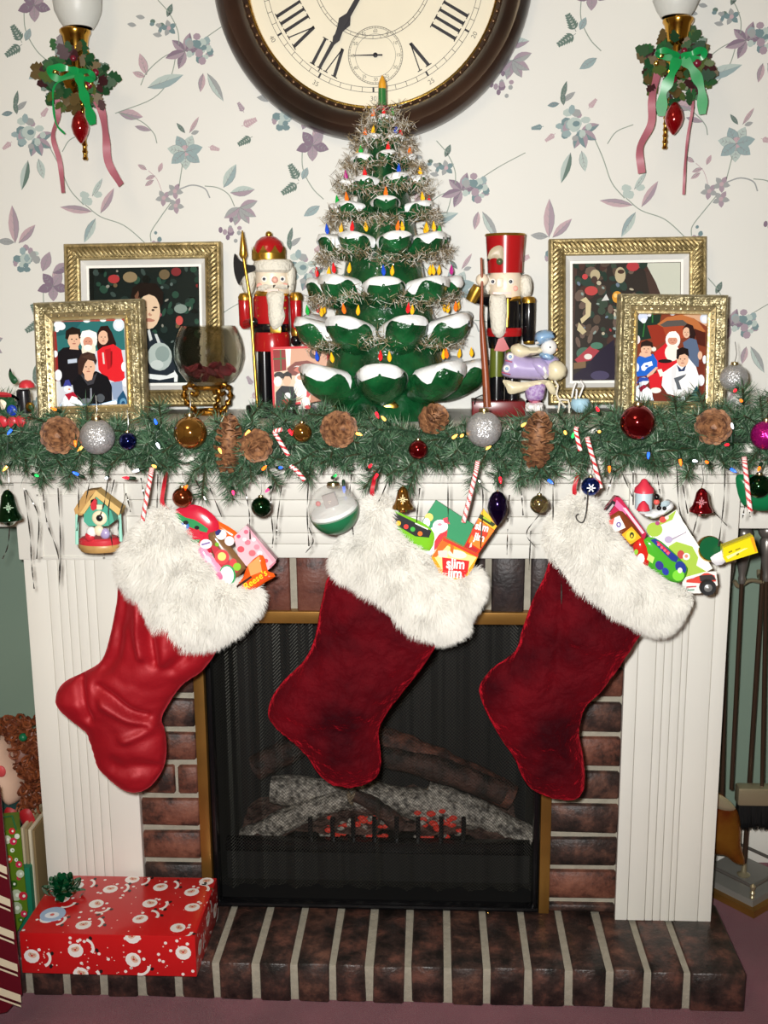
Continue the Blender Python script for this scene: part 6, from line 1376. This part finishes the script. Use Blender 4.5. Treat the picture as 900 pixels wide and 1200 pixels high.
packet('snack_stick_packet', z([(722, 138), (812, 240), (690, 420), (600, 480), (560, 440), (605, 370)]), CY + .002, .004, 'd23a20', [('f0b828', z([(722, 138), (812, 240), (790, 270), (690, 200)])), ('2a3a14', z([(705, 170), (800, 235), (780, 250), (692, 195)])), ('9ab82c', z([(725, 185), (770, 215), (765, 225), (718, 196)])), ('f08028', z([(690, 205), (790, 275), (700, 390), (630, 345)])), ('d23a20', e(700, 285, 52, 44)), ('a81a20', z([(620, 350), (690, 395), (670, 420), (606, 372)])), ('f2d8c8', z([(640, 360), (652, 345), (650, 375), (635, 380)]))], 'red meat stick packet standing in the middle stocking', 'snack', (("slim", a1_, a2_, 12.5, -14, 'fbf4ee', WT), ("jim", q1_, q2_, 12.5, -14, 'fbf4ee', WT)), grp=G2)
packet('snack_stick_box', z([(478, 320), (692, 428), (650, 520), (600, 600), (470, 580), (400, 440)]), CY - .006, .008, 'f0a024', [('f8e08a', z([(470, 350), (560, 400), (680, 440), (600, 560), (480, 540), (420, 440)])), ('fbf0c8', e(560, 420, 60, 26, rot=10)), ('e8661c', z([(478, 322), (520, 345), (430, 440), (405, 435)])), ('e8661c', z([(520, 350), (540, 375), (535, 420), (515, 400)])), ('d8341c', z([(478, 318), (692, 425), (686, 440), (470, 335)])), ('f0c8c0', z([(440, 400), (500, 395), (500, 440), (445, 440)])), ('c82020', z([(466, 440), (636, 462), (626, 530), (600, 572), (470, 550)]))], 'yellow and orange meat stick box in the middle stocking', 'box', (("slim", 430 + 550 / 5.294, 570 + 482 / 5.294, 17, -4, 'fdf8f2', WT), ("jim", 430 + 546 / 5.294, 570 + 540 / 5.294, 17, -4, 'fdf8f2', WT)), grp=G2)
z = lambda pts: Z(690, 560, 4.286, pts)
packet('pink_candy_box', z([(60, 190), (135, 95), (160, 100), (290, 280), (260, 360), (180, 330)]), CY + .010, .008, 'b8264a', [('231a1c', z([(62, 188), (118, 112), (140, 125), (84, 205)])), ('b8b0b0', z([(80, 180), (120, 130), (128, 136), (90, 188)])), ('d86a98', z([(140, 110), (200, 170), (180, 190), (130, 140)])), ('e8c4d0', z([(170, 150), (185, 150), (280, 275), (268, 282)]))], 'pink candy box with a black end in the right stocking', 'box', grp=G3)
packet('chocolate_candy_packet', z([(85, 218), (150, 165), (190, 190), (265, 290), (240, 340), (190, 330), (120, 260)]), CY - .004, .008, '7a3a1c', [('f4ece8', z([(100, 215), (155, 190), (185, 250), (130, 275)])), ('d85a50', z([(100, 215), (130, 200), (120, 240), (104, 235)])), ('5a4a9a', e(150, 235, 12, 14)), ('f4ece8', e(150, 235, 6, 7)), ('f0a81c', z([(165, 285), (215, 245), (262, 300), (210, 335)])), ('f6c83a', e(212, 290, 26, 26)), ('2a3a1c', e(216, 288, 11, 16)), ('f6c83a', e(216, 292, 5, 7))], 'brown and yellow chocolate packet in the right stocking', 'candy', soft=True, grp=G3)
packet('red_sweet_roll', z([(230, 320), (270, 300), (325, 375), (300, 440), (270, 440), (225, 370)]), CY - .008, .008, 'c8261c', [('f2ece8', e(262, 405, 18, 26)), ('8ac03a', e(238, 372, 10, 14))], 'red sweet roll wrapper in the right stocking', 'candy', soft=True, grp=G3)
packet('green_toy_packet', z([(272, 315), (330, 300), (400, 350), (485, 435), (495, 470), (470, 520), (430, 525), (380, 505), (290, 435)]), CY - .010, .009, '4aa82c', [('23368a', z([(310, 312), (335, 305), (450, 400), (440, 425), (415, 415)])), ('23368a', e(462, 450, 26, 34, rot=-30)), ('c8283a', z([(338, 318), (352, 320), (410, 375), (398, 390)]))] + [('e8607a', e(x, y, 7, 7)) for x, y in ((350, 335), (366, 350), (382, 364), (398, 378))] + [('34308a', e(355, 440, 20, 24, rot=-30)), ('2838a0', e(385, 470, 16, 20, rot=-30)), ('7ad03a', e(450, 490, 30, 28)), ('e8f0d8', e(458, 465, 12, 14)), ('c0e078', z([(300, 380), (330, 400), (320, 430), (292, 410)]))], 'green toy packet with a blue strip in the right stocking', 'toy', soft=True, grp=G3)
packet('greeting_card', z([(440, 160), (622, 455), (560, 490), (470, 520), (380, 430), (290, 260)]), CY + .014, .0015, 'eef0e6', [('a6c648', z([(290, 262), (380, 205), (440, 162), (420, 210), (330, 250), (320, 300)])), ('a6c648', z([(400, 345), (440, 320), (520, 345), (550, 400), (540, 440), (590, 470), (480, 500), (440, 430)])), ('a6c648', e(330, 260, 40, 36)), ('d05048', e(372, 210, 18, 16)), ('f2d8d0', e(392, 200, 10, 10)), ('c04a48', e(462, 385, 18, 22)), ('f4ece8', e(490, 395, 18, 18)), ('e0907a', e(490, 393, 9, 9)), ('b8a8c8', e(400, 310, 20, 18)), ('a89ab0', z([(415, 305), (480, 275), (488, 268), (490, 274), (420, 312)])), ('b04a7a', e(345, 228, 12, 10))], 'white and lime greeting card at the back of the right stocking', 'card', grp=G3, M=PRINT)
packet('toy_car_card', z([(470, 480), (640, 470), (648, 540), (600, 560), (560, 580), (470, 580)]), CY + .020, .0015, 'eceae4', [('d8483a', z([(490, 500), (520, 482), (600, 478), (632, 490), (640, 520), (560, 530), (490, 525)])), ('3a3434', z([(555, 490), (620, 486), (642, 512), (560, 520)])), ('b89ad0', e(520, 492, 16, 14)), ('c84a50', z([(490, 545), (540, 542), (540, 549), (490, 552)])), ('7aa08a', z([(495, 560), (530, 558), (530, 566), (495, 568)]))], 'white card with a toy car under the greeting card', 'toy', grp=G3, M=PRINT)
car = bpy.data.objects['toy_car_card']
mb = MB(); c = at(690 + 592 / 4.286, 560 + 545 / 4.286, CY + .014); r = 9.4 * spx(828, 687, CY); mb.lathe([(r * .5, 0), (r * .92, 0), (r, .003), (r, .009), (r * .9, .012), (r * .55, .012)], c, 28, (0, -1, 0), cap=False); ty_ = build('tyre', mb, mat('rubber', '1c1c1e', .6), car); mb = MB(); mb.lathe([(r * .56, .004), (r * .5, .010), (r * .2, .011), (.0005, .012)], c, 20, (0, -1, 0)); build('hub', mb, mat('hub_grey', '9a9a98', .35, .5), ty_)
packet('yellow_sweet_packet', z([(672, 345), (822, 287), (850, 375), (690, 425), (676, 400)]), CY + .006, .007, 'e8d81c', [('b8a812', z([(672, 345), (822, 287), (826, 294), (676, 352)])), ('f6f0a0', z([(690, 395), (780, 355), (800, 352), (700, 408)])), ('8a7a10', z([(700, 372), (718, 364), (722, 370), (704, 378)])), ('8a7a10', z([(735, 360), (760, 350), (762, 355), (738, 366)])), ('8a7a10', z([(740, 385), (752, 376), (756, 384), (744, 392)])), ('e8a01c', z([(810, 300), (828, 296), (846, 370), (836, 374)]))], 'bright yellow sweet packet sticking out to the right', 'candy', soft=False, grp=G3)
packet('white_wrapper_end', z([(610, 400), (660, 370), (682, 350), (690, 420), (640, 440)]), CY + .008, .004, 'e4e2e6', [], 'white twisted wrapper end left of the yellow packet', 'candy', soft=True, grp=G3)
tin = thing('round_candy_tin', at(690 + 600 / 4.286, 560 + 410 / 4.286, CY + .02), 'round dark green tin with gold rim behind the greeting card', 'tin', G3)
c = at(690 + 600 / 4.286, 560 + 358 / 4.286, CY + .024); mb = MB(); r = 15.5 * spx(830, 643, CY); ax = V((.15, -1, .35)).normalized(); mb.lathe([(r * .98, 0), (r, .002), (r, .008), (r * .96, .010)], c, 28, ax); build('rim', mb, GOLD, tin); mb = MB(); mb.lathe([(r * .95, .008), (r * .9, .0105), (.0005, .0105)], c, 28, ax); build('lid', mb, mat('tin_green', '0f5a34', .3, coat=.3), tin)
hk = thing('stocking_hook', at(682, 655, SY - .06), 'bent silver wire hook lying on the right stocking cuff', 'hook')
mb = MB(); mb.tube(smooth_open([at(x, y, SY - .062) for x, y in ((689, 575), (687, 600), (683, 612), (677, 610), (675, 605), (678, 602))], 6), .0009, 6); build('wire', mb, mat('steel_wire', '5a5a58', .3, .9), hk)
# ================================================================ wrapped gift box on the hearth
PAPER = mat('gift_paper', rough=.3, vc=True, coat=.25)
gx0, gx1, gy0, gy1, gz0, gz1 = -.613, -.303, -.283, -.092, HZ + .0025, .156
gift = thing('wrapped_gift_box', ((gx0 + gx1) / 2, (gy0 + gy1) / 2, gz0), 'flat gift box in red Santa wrapping paper lying on the hearth', 'gift')
mb = MB(); mb.box(gx0, gx1, gy0, gy1, gz0, gz1, 'c41a1c', b=.0025); build('box', mb, PAPER, gift)
pm = MB(); R = random.Random(12)
def motif(org, xa, ya, n, s, clipx, clipy, ox, oy, k):
    rot = (-.25, .3, -.9, .15, .6)[k % 5]
    def P(pts, lay):
        q = [(ox + s * (x * math.cos(rot) - y * math.sin(rot)), oy + s * (x * math.sin(rot) + y * math.cos(rot))) for x, y in pts]
        q = [(min(max(x, 0.0005), clipx - .0005), min(max(y, .0005), clipy - .0005)) for x, y in q]
        if max(p[0] for p in q) - min(p[0] for p in q) < .0008 or max(p[1] for p in q) - min(p[1] for p in q) < .0008: return None
        return [org + xa * x + ya * y + n * (.0003 + .0001 * lay) for x, y in q]
    def add(col, pts, lay):
        q = P(pts, lay)
        if q: pm.poly(q, col)
    e_ = lambda x, y, a, b, n_=12, **kw: ell(x, y, a, b, n_, **kw)
    add('f0ece8', e_(0, -.05, .62, .60), 1); add('e0b49c', e_(.02, .08, .34, .26), 2); add('c22c2c', e_(0, .02, .10, .09, 8), 3); add('3a2420', e_(-.14, .12, .04, .05, 6), 3); add('3a2420', e_(.16, .12, .04, .05, 6), 3)
    add('f0ece8', e_(0, .36, .42, .11), 3); add('f4f0ec', e_(.46, .66, .14, .14, 8), 3)
    add('efe9e4', e_(1.05, .0, .5, .72, 14, a0=-70, a1=70) + list(reversed(e_(.92, .0, .42, .5, 14, a0=-70, a1=70))), 1)
    add('1c1a1a', e_(1.5, .62, .14, .18, 8), 2); add('1c1a1a', e_(1.62, -.5, .14, .2, 8), 2)
def paint(org, xa, ya, n, W_, H_, s, pts):
    for k, (x, y) in enumerate(pts): motif(org, xa, ya, n, s, W_, H_, x, y, k)
    for k in range(70):
        x, y = R.uniform(.004, W_ - .004), R.uniform(.003, H_ - .003); r_ = R.choice((.0011, .0014, .003))
        pm.poly([org + xa * (x + r_ * math.cos(t * .785)) + ya * (y + r_ * math.sin(t * .785)) + n * .0002 for t in range(8)], 'eccfc4' if r_ < .002 else 'f2e6e2')
Wg, Dg, Hg = gx1 - gx0, gy1 - gy0, gz1 - gz0
paint(V((gx0, gy0, gz1)), V((1, 0, 0)), V((0, 1, 0)), V((0, 0, 1)), Wg, Dg, .0225, [(.035, .045), (.105, .028), (.108, .095), (.118, .145), (.20, .05), (.205, .10), (.21, .155), (.275, .025), (.285, .09), (.272, .14), (.15, .18), (.05, .155), (.04, .11), (.292, .178)])
paint(V((gx0, gy0, gz0)), V((1, 0, 0)), V((0, 0, 1)), V((0, -1, 0)), Wg, Hg, .0225, [(.02, .035), (.098, .048), (.20, .032), (.288, .048), (.20, .077), (.105, .002)])
paint(V((gx1, gy0, gz0)), V((0, 1, 0)), V((0, 0, 1)), V((1, 0, 0)), Dg, Hg, .0225, [(.03, .04), (.10, .05), (.16, .03)])
build('paper_print', pm, PAPER, gift, kind='stuff')
tg = MB(); c = V((atz(62, 1072, gz1).x, atz(62, 1072, gz1).y, gz1 + .0012)); tg.lathe([(.0001, .0004), (.0225, .0004), (.0225, -.0006)], c, 24, (0, 0, 1), 'a4bcd8'); tg.poly([c + V((.013 * math.cos(t * .5), .010 * math.sin(t * .5) - .004, .0008)) for t in range(13)], 'e8eef4'); tg.poly([c + V((.004 * math.cos(t * .8), .004 * math.sin(t * .8) - .003, .0011)) for t in range(8)], 'd86a60'); build('gift_tag', tg, PRINT, gift)
BOWM = mat('green_foil', '0c5a34', .18, .5, coat=.6)
bw = thing('gift_bow', atz(74, 1048, gz1), 'shiny green star bow stuck on the red gift box', 'bow')
c = atz(74, 1048, gz1 + .002)
for k in range(22):
    a = k * 2.399; ring_ = k / 22; el = .15 + 1.2 * ring_; L_ = .043 * (1 - .35 * ring_)
    d = V((math.cos(a) * math.cos(el), math.sin(a) * math.cos(el), math.sin(el))); s = V((-math.sin(a), math.cos(a), 0)); n = d.cross(s) * -1
    path = smooth_open([c + V((0, 0, .004 + .012 * ring_)), c + d * L_ * .6 + n * .008 + V((0, 0, .012 * ring_)), c + d * L_ + V((0, 0, .003 + .008 * ring_)), c + d * L_ * .5 - n * .002 + V((0, 0, .004 + .01 * ring_)), c + V((0, 0, .003 + .012 * ring_))], 4)
    mb = MB(); mb.ribbon(path, s, [.007 * (1 - .75 * math.exp(-((i - 8) / 2.2) ** 2)) for i in range(len(path))]); build('bow_loop', mb, BOWM, bw)

# ================================================================ left corner: doll, gift bags, albums
dl = thing('doll', (at(20, 1000, .06).x, .06, 0), 'curly auburn haired doll with pale face in a dark green dress', 'doll'); DY = .06
HAIR = mat('auburn_hair', '5a2a18', .5, color2='8a4a28', vscale=60)
Pf(dl, 'dress', [(-40, 950), (-10, 925), (30, 930), (48, 960), (52, 1020), (56, 1090), (-60, 1090), (-55, 1000)], DY, .06, mat('doll_green_velvet', '0e3430', .8, sheen=.4), .012)
hd = Pf(dl, 'face', [(-14, 880), (-4, 862), (8, 868), (18, 890), (28, 915), (26, 935), (14, 940), (0, 925), (-14, 905)], DY - .02, .045, mat('doll_skin', 'd8b49c', .5), .008)
Bl(hd, 'cheek', 1, 904, DY - .062, 6, mat('doll_cheek', 'cc4a4c', .5), (1, .4, 1.2)); Bl(hd, 'eye', -6, 888, DY - .06, 3, PUPIL)
mb = MB(); R = random.Random(6)
for k in range(330):
    t = R.random(); cx_ = R.uniform(-12, 44); cy_ = R.uniform(842, 952)
    if cx_ < 14 and cy_ > 872: continue
    if cx_ < 24 and cy_ > 905: continue
    if (cx_ - 20) ** 2 / 34 ** 2 + (cy_ - 885) ** 2 / 52 ** 2 > 1.15 and cy_ < 900: continue
    p = at(cx_, cy_, DY - .045 + R.uniform(0, .06)); r_ = R.uniform(.006, .011); a0_ = R.random() * 6; ax_ = V((R.gauss(0, 1), R.gauss(0, 1), R.gauss(0, 1))).normalized(); u = ax_.orthogonal().normalized(); v_ = ax_.cross(u)
    mb.tube([p + (u * math.cos(a0_ + q * .75) + v_ * math.sin(a0_ + q * .75)) * r_ + ax_ * (q - 5) * .0012 for q in range(11)], .0026, 5, cap=False)
build('curly_hair', mb, HAIR, dl, kind='stuff')
mb = MB(); mb.ball(at(22, 893, DY + .01), .052, (.9, .7, 1.1)); build('hair_cap', mb, HAIR, dl)
for q in ([(22, 953), (34, 948), (42, 965), (36, 985), (28, 970)], [(20, 952), (8, 946), (4, 958), (12, 966)], [(24, 956), (34, 985), (40, 1000), (30, 995)]): Pf(dl, 'red_bow', q, DY - .06, .006, mat('doll_bow', 'a51a22', .5, sheen=.4), .005)
Bl(dl, 'green_hair_bow', 27, 864, DY - .05, 5, mat('doll_hairbow', '0f6a44', .4))
ab = []
ALB = ['c8b898', 'a08c68', 'd8ccb0', '8a7450']
for k in range(4):
    mb = MB(); x0 = at(42 + k * 4.2, 1000, .03).x; zt_ = at(50, 952 + k * 1, .03).z; mb.box(x0, x0 + .0052, -.035, .10, .001, zt_, b=.001)
    build('photo_album', mb, mat('album_%d' % k, ALB[k], .6), None, ['tan', 'brown', 'cream', 'dark tan'][k] + ' thin upright board standing beside the left pilaster, ' + ['nearest the doll', 'second from the doll', 'third from the doll', 'nearest the pilaster'][k], 'board', 'thin boards between doll and pilaster')
bag = thing('green_gift_bag', (at(16, 1080, -.09).x, -.09, 0), 'green patterned Christmas gift bag between the doll and the red gift', 'gift bag')
z = lambda pts: Z(0, 960, 5, pts); By = -.10
mb = MB(); q = z([(-120, 40), (10, 70), (120, 60), (150, 400), (165, 540), (100, 660), (110, 1000), (-120, 1000)]); mb.prism([at(x, y, By) for x, y in q], (-.03, .07, 0), '5a7a1c'); build('bag', mb, PRINT, bag)
pm = MB(); it = []
for (x, y, r_, c_) in ((40, 120, 26, 'c8ccb8'), (78, 130, 22, 'cc2c50'), (72, 182, 13, 'e8eee0'), (50, 235, 24, 'cc4a2c'), (95, 238, 11, 'e8eee0'), (110, 265, 20, 'cc2c50'), (110, 345, 13, 'cc2c50'), (40, 300, 20, 'd04a5a'), (95, 445, 34, 'b8c4a8'), (135, 450, 26, 'c8283c'), (95, 520, 36, 'a8b898'), (140, 555, 20, 'cc2c50'), (118, 320, 24, 'c0ccb0'), (100, 100, 16, 'e0e8d8'), (80, 380, 22, '2c5a18'), (70, 70, 20, 'cc2c34'), (120, 590, 16, '3a6a1c')): it.append((c_, z(ell(x, y, r_, r_, 10)))); it.append(('e8f0e0' if r_ > 15 else '5a7a1c', z(ell(x + r_ * .2, y, r_ * .35, r_ * .35, 8))))
layers(pm, it, V((0, By, 0)), V((0, -1, 0)), .0006); build('bag_print', pm, PRINT, bag)
T(bag, 'handle', [(*z([(20, 70)])[0], By - .002), (*z([(10, -10)])[0], By - .004), (*z([(70, -20)])[0], By - .004), (*z([(95, 62)])[0], By - .002)], .002, mat('handle_green', '2a6a3a', .5), 6)
# teal book edge between bag and boards
mb = MB(); a = at(29, 1075, -.02); b = at(41, 1008, -.02); mb.box(a.x, b.x, -.05, .02, .001, b.z, b=.002); build('teal_gift_box', mb, mat('teal_gift', '1f7a5c', .4), None, 'teal green wrapped box between the gift bag and the boards', 'gift')
bag2 = thing('striped_gift_bag', (-.70, -.31, 0), 'dark red gift bag with cream stripes at the bottom left edge', 'gift bag')
pA = atz(20, 1190, .0); sx1 = at(27, 1170, -.33).x; BYs = -.345
zz_ = lambda y: at(5, y, BYs).z
mb = MB(); q = [(-60, 950), (2, 946), (8, 1010), (18, 1090), (22, 1130), (26, 1165), (8, 1186), (-60, 1200)]; mb.prism([V((p.x, p.y, max(p.z, .001))) for p in (at(x, y, BYs) for x, y in q)], (-.035, .08, 0), '5c0f1c'); build('bag', mb, PRINT, bag2)
pm = MB(); it = []
for y in (1016, 1054, 1092, 1130, 1166): 
    for (o_, w_, c_) in ((0, 9, 'd8ccb0'), (12, 2.5, 'd8ccb0'), (10, 2, '3a0810')):
        xr = 8 + (y - 1010) * .11; it.append((c_, [(-60, y - 30 + o_), (xr - 1, y + o_), (xr - 1 + .8, y + o_ + w_), (-60, y - 30 + o_ + w_)]))
layers(pm, it, V((0, BYs, 0)), V((0, -1, 0)), .0006); build('stripe_print', pm, PRINT, bag2)

# ================================================================ fireplace tool set in the right recess
TB = mat('tool_pewter', '86807a', .3, .6); TBR = mat('tool_brass', 'b4a888', .3, .6); TDK = mat('tool_dark', '4a382c', .3, .4)
stand = thing('tool_stand', (.775, .17, 0), 'brass railed stand of the fireplace tool set, right of the mantel', 'tool stand')
c0 = V((.765, .17, 0)); h = .070
rot = Matrix.Rotation(math.radians(40), 3, 'Z')
mb = MB()
for zz0, zz1, hh, M in ((.001, .016, h + .012, BRASSF), (.016, .030, h, mat('stand_grey', '8c8a84', .4, .2))):
    mb = MB(); mb.obox(c0 + V((0, 0, (zz0 + zz1) / 2)), rot @ V((hh, 0, 0)), rot @ V((0, hh, 0)), V((0, 0, (zz1 - zz0) / 2))); build('base_plate', mb, M, stand)
cor = [c0 + rot @ V((sx * (h - .006), sy * (h - .006), 0)) for sx, sy in ((-1, -1), (1, -1), (1, 1), (-1, 1))]
for p in cor:
    mb = MB(); mb.lathe([(.004, .03), (.0055, .034), (.003, .038), (.006, .043), (.003, .048), (.0055, .053), (.006, .058), (.002, .063)], p, 12); build('gallery_post', mb, TBR, stand)
for a, b in zip(cor, cor[1:] + cor[:1]):
    mb = MB(); mb.tube([a + V((0, 0, .057)), b + V((0, 0, .057))], .0036, 8); build('gallery_rail', mb, TB, stand)
mb = MB(); pc = at(851, 1020, .16); ptop = at(888, 640, .18)
mb.tube([c0 + V((0, 0, .03)), V((c0.x, c0.y, .80))], .005, 10); post = build('centre_post', mb, TDK, stand)
mb = MB(); mb.lathe([(.012, 0), (.014, .003), (.006, .008), (.005, .03)], c0 + V((0, 0, .03)), 14); build('post_foot', mb, TBR, post)
mb = MB()
zc = at(872, 685, .15).z
for a in (200, 320, 80):
    d = V((math.cos(math.radians(a)), math.sin(math.radians(a)), 0)); mb = MB(); mb.tube(smooth_open([V((c0.x, c0.y, zc)), V((c0.x, c0.y, zc)) + d * .03 + V((0, 0, .006)), V((c0.x, c0.y, zc)) + d * .055 + V((0, 0, -.004)), V((c0.x, c0.y, zc)) + d * .066 + V((0, 0, .008))], 5), .0042, 8); build('hook_arm', mb, TBR, stand)
def tool(name, top, bot, Yv, label, r=.0042):
    o = thing(name, at(*bot, Yv), label, 'fireplace tool', 'tools on the brass stand')
    a, b = at(*top, Yv), at(*bot, Yv); mb = MB(); mb.tube([a + (b - a) * .12, b], r, 10); build('rod', mb, TDK, o)
    mb = MB(); mb.ball(a, .0165, (1, 1, 1)); build('ball_knob', mb, TB, o)
    s_ = spx(top[0], top[1], Yv); mb = MB(); d = (b - a).normalized(); mb.lathe([(.009, .012), (.0135, .02), (.013, .045), (.009, .07), (.006, .085), (.0075, .09), (.006, .1)], a, 14, d); build('handle', mb, TB, o); return o
t1 = tool('fireplace_poker', (872, 625), (857, 925), .12, 'ball handled fireplace tool rod behind the right pilaster')
t2 = tool('fireplace_shovel', (853, 640), (846, 935), .10, 'fireplace shovel with curved brass blade beside the pilaster')
Pf(t2, 'blade', [(826, 940), (838, 928), (852, 936), (864, 950), (868, 970), (868, 990), (873, 1012), (862, 1012), (850, 1003), (836, 1000), (824, 985)], .085, .018, mat('shovel_brass', 'b07c2c', .25, .7, color2='8a3a1c', vscale=14), .006)
Pf(t2, 'blade_lip', [(838, 930), (852, 936), (862, 948), (850, 950), (836, 944)], .066, .004, mat('lip_bright', 'd8cfa8', .3, .7), .004)
t3 = tool('hearth_brush', (899, 622), (893, 922), .11, 'hearth brush with brass block and black bristles at right edge')
a, b = at(862, 941, .11), at(925, 921, .11); mb = MB(); mb.box(a.x, b.x, .095, .125, a.z, b.z, b=.006); build('brush_block', mb, TBR, t3)
mb = MB(); R = random.Random(1)
for k in range(700):
    x = R.uniform(a.x + .004, b.x - .004); y = R.uniform(.098, .122); l_ = R.uniform(.045, .056); dx = R.gauss(0, .003); mb.add([(x - .0009, y, a.z + .002), (x + .0009, y, a.z + .002), (x + dx + .0004, y + R.gauss(0, .003), a.z - l_), (x + dx - .0004, y, a.z - l_)], [(0, 1, 2, 3)], None, False)
mb.box(a.x + .004, b.x - .004, .1, .12, a.z - .04, a.z + .001); build('bristles', mb, mat('bristle_black', '0d0d0d', .6), t3, kind='stuff')
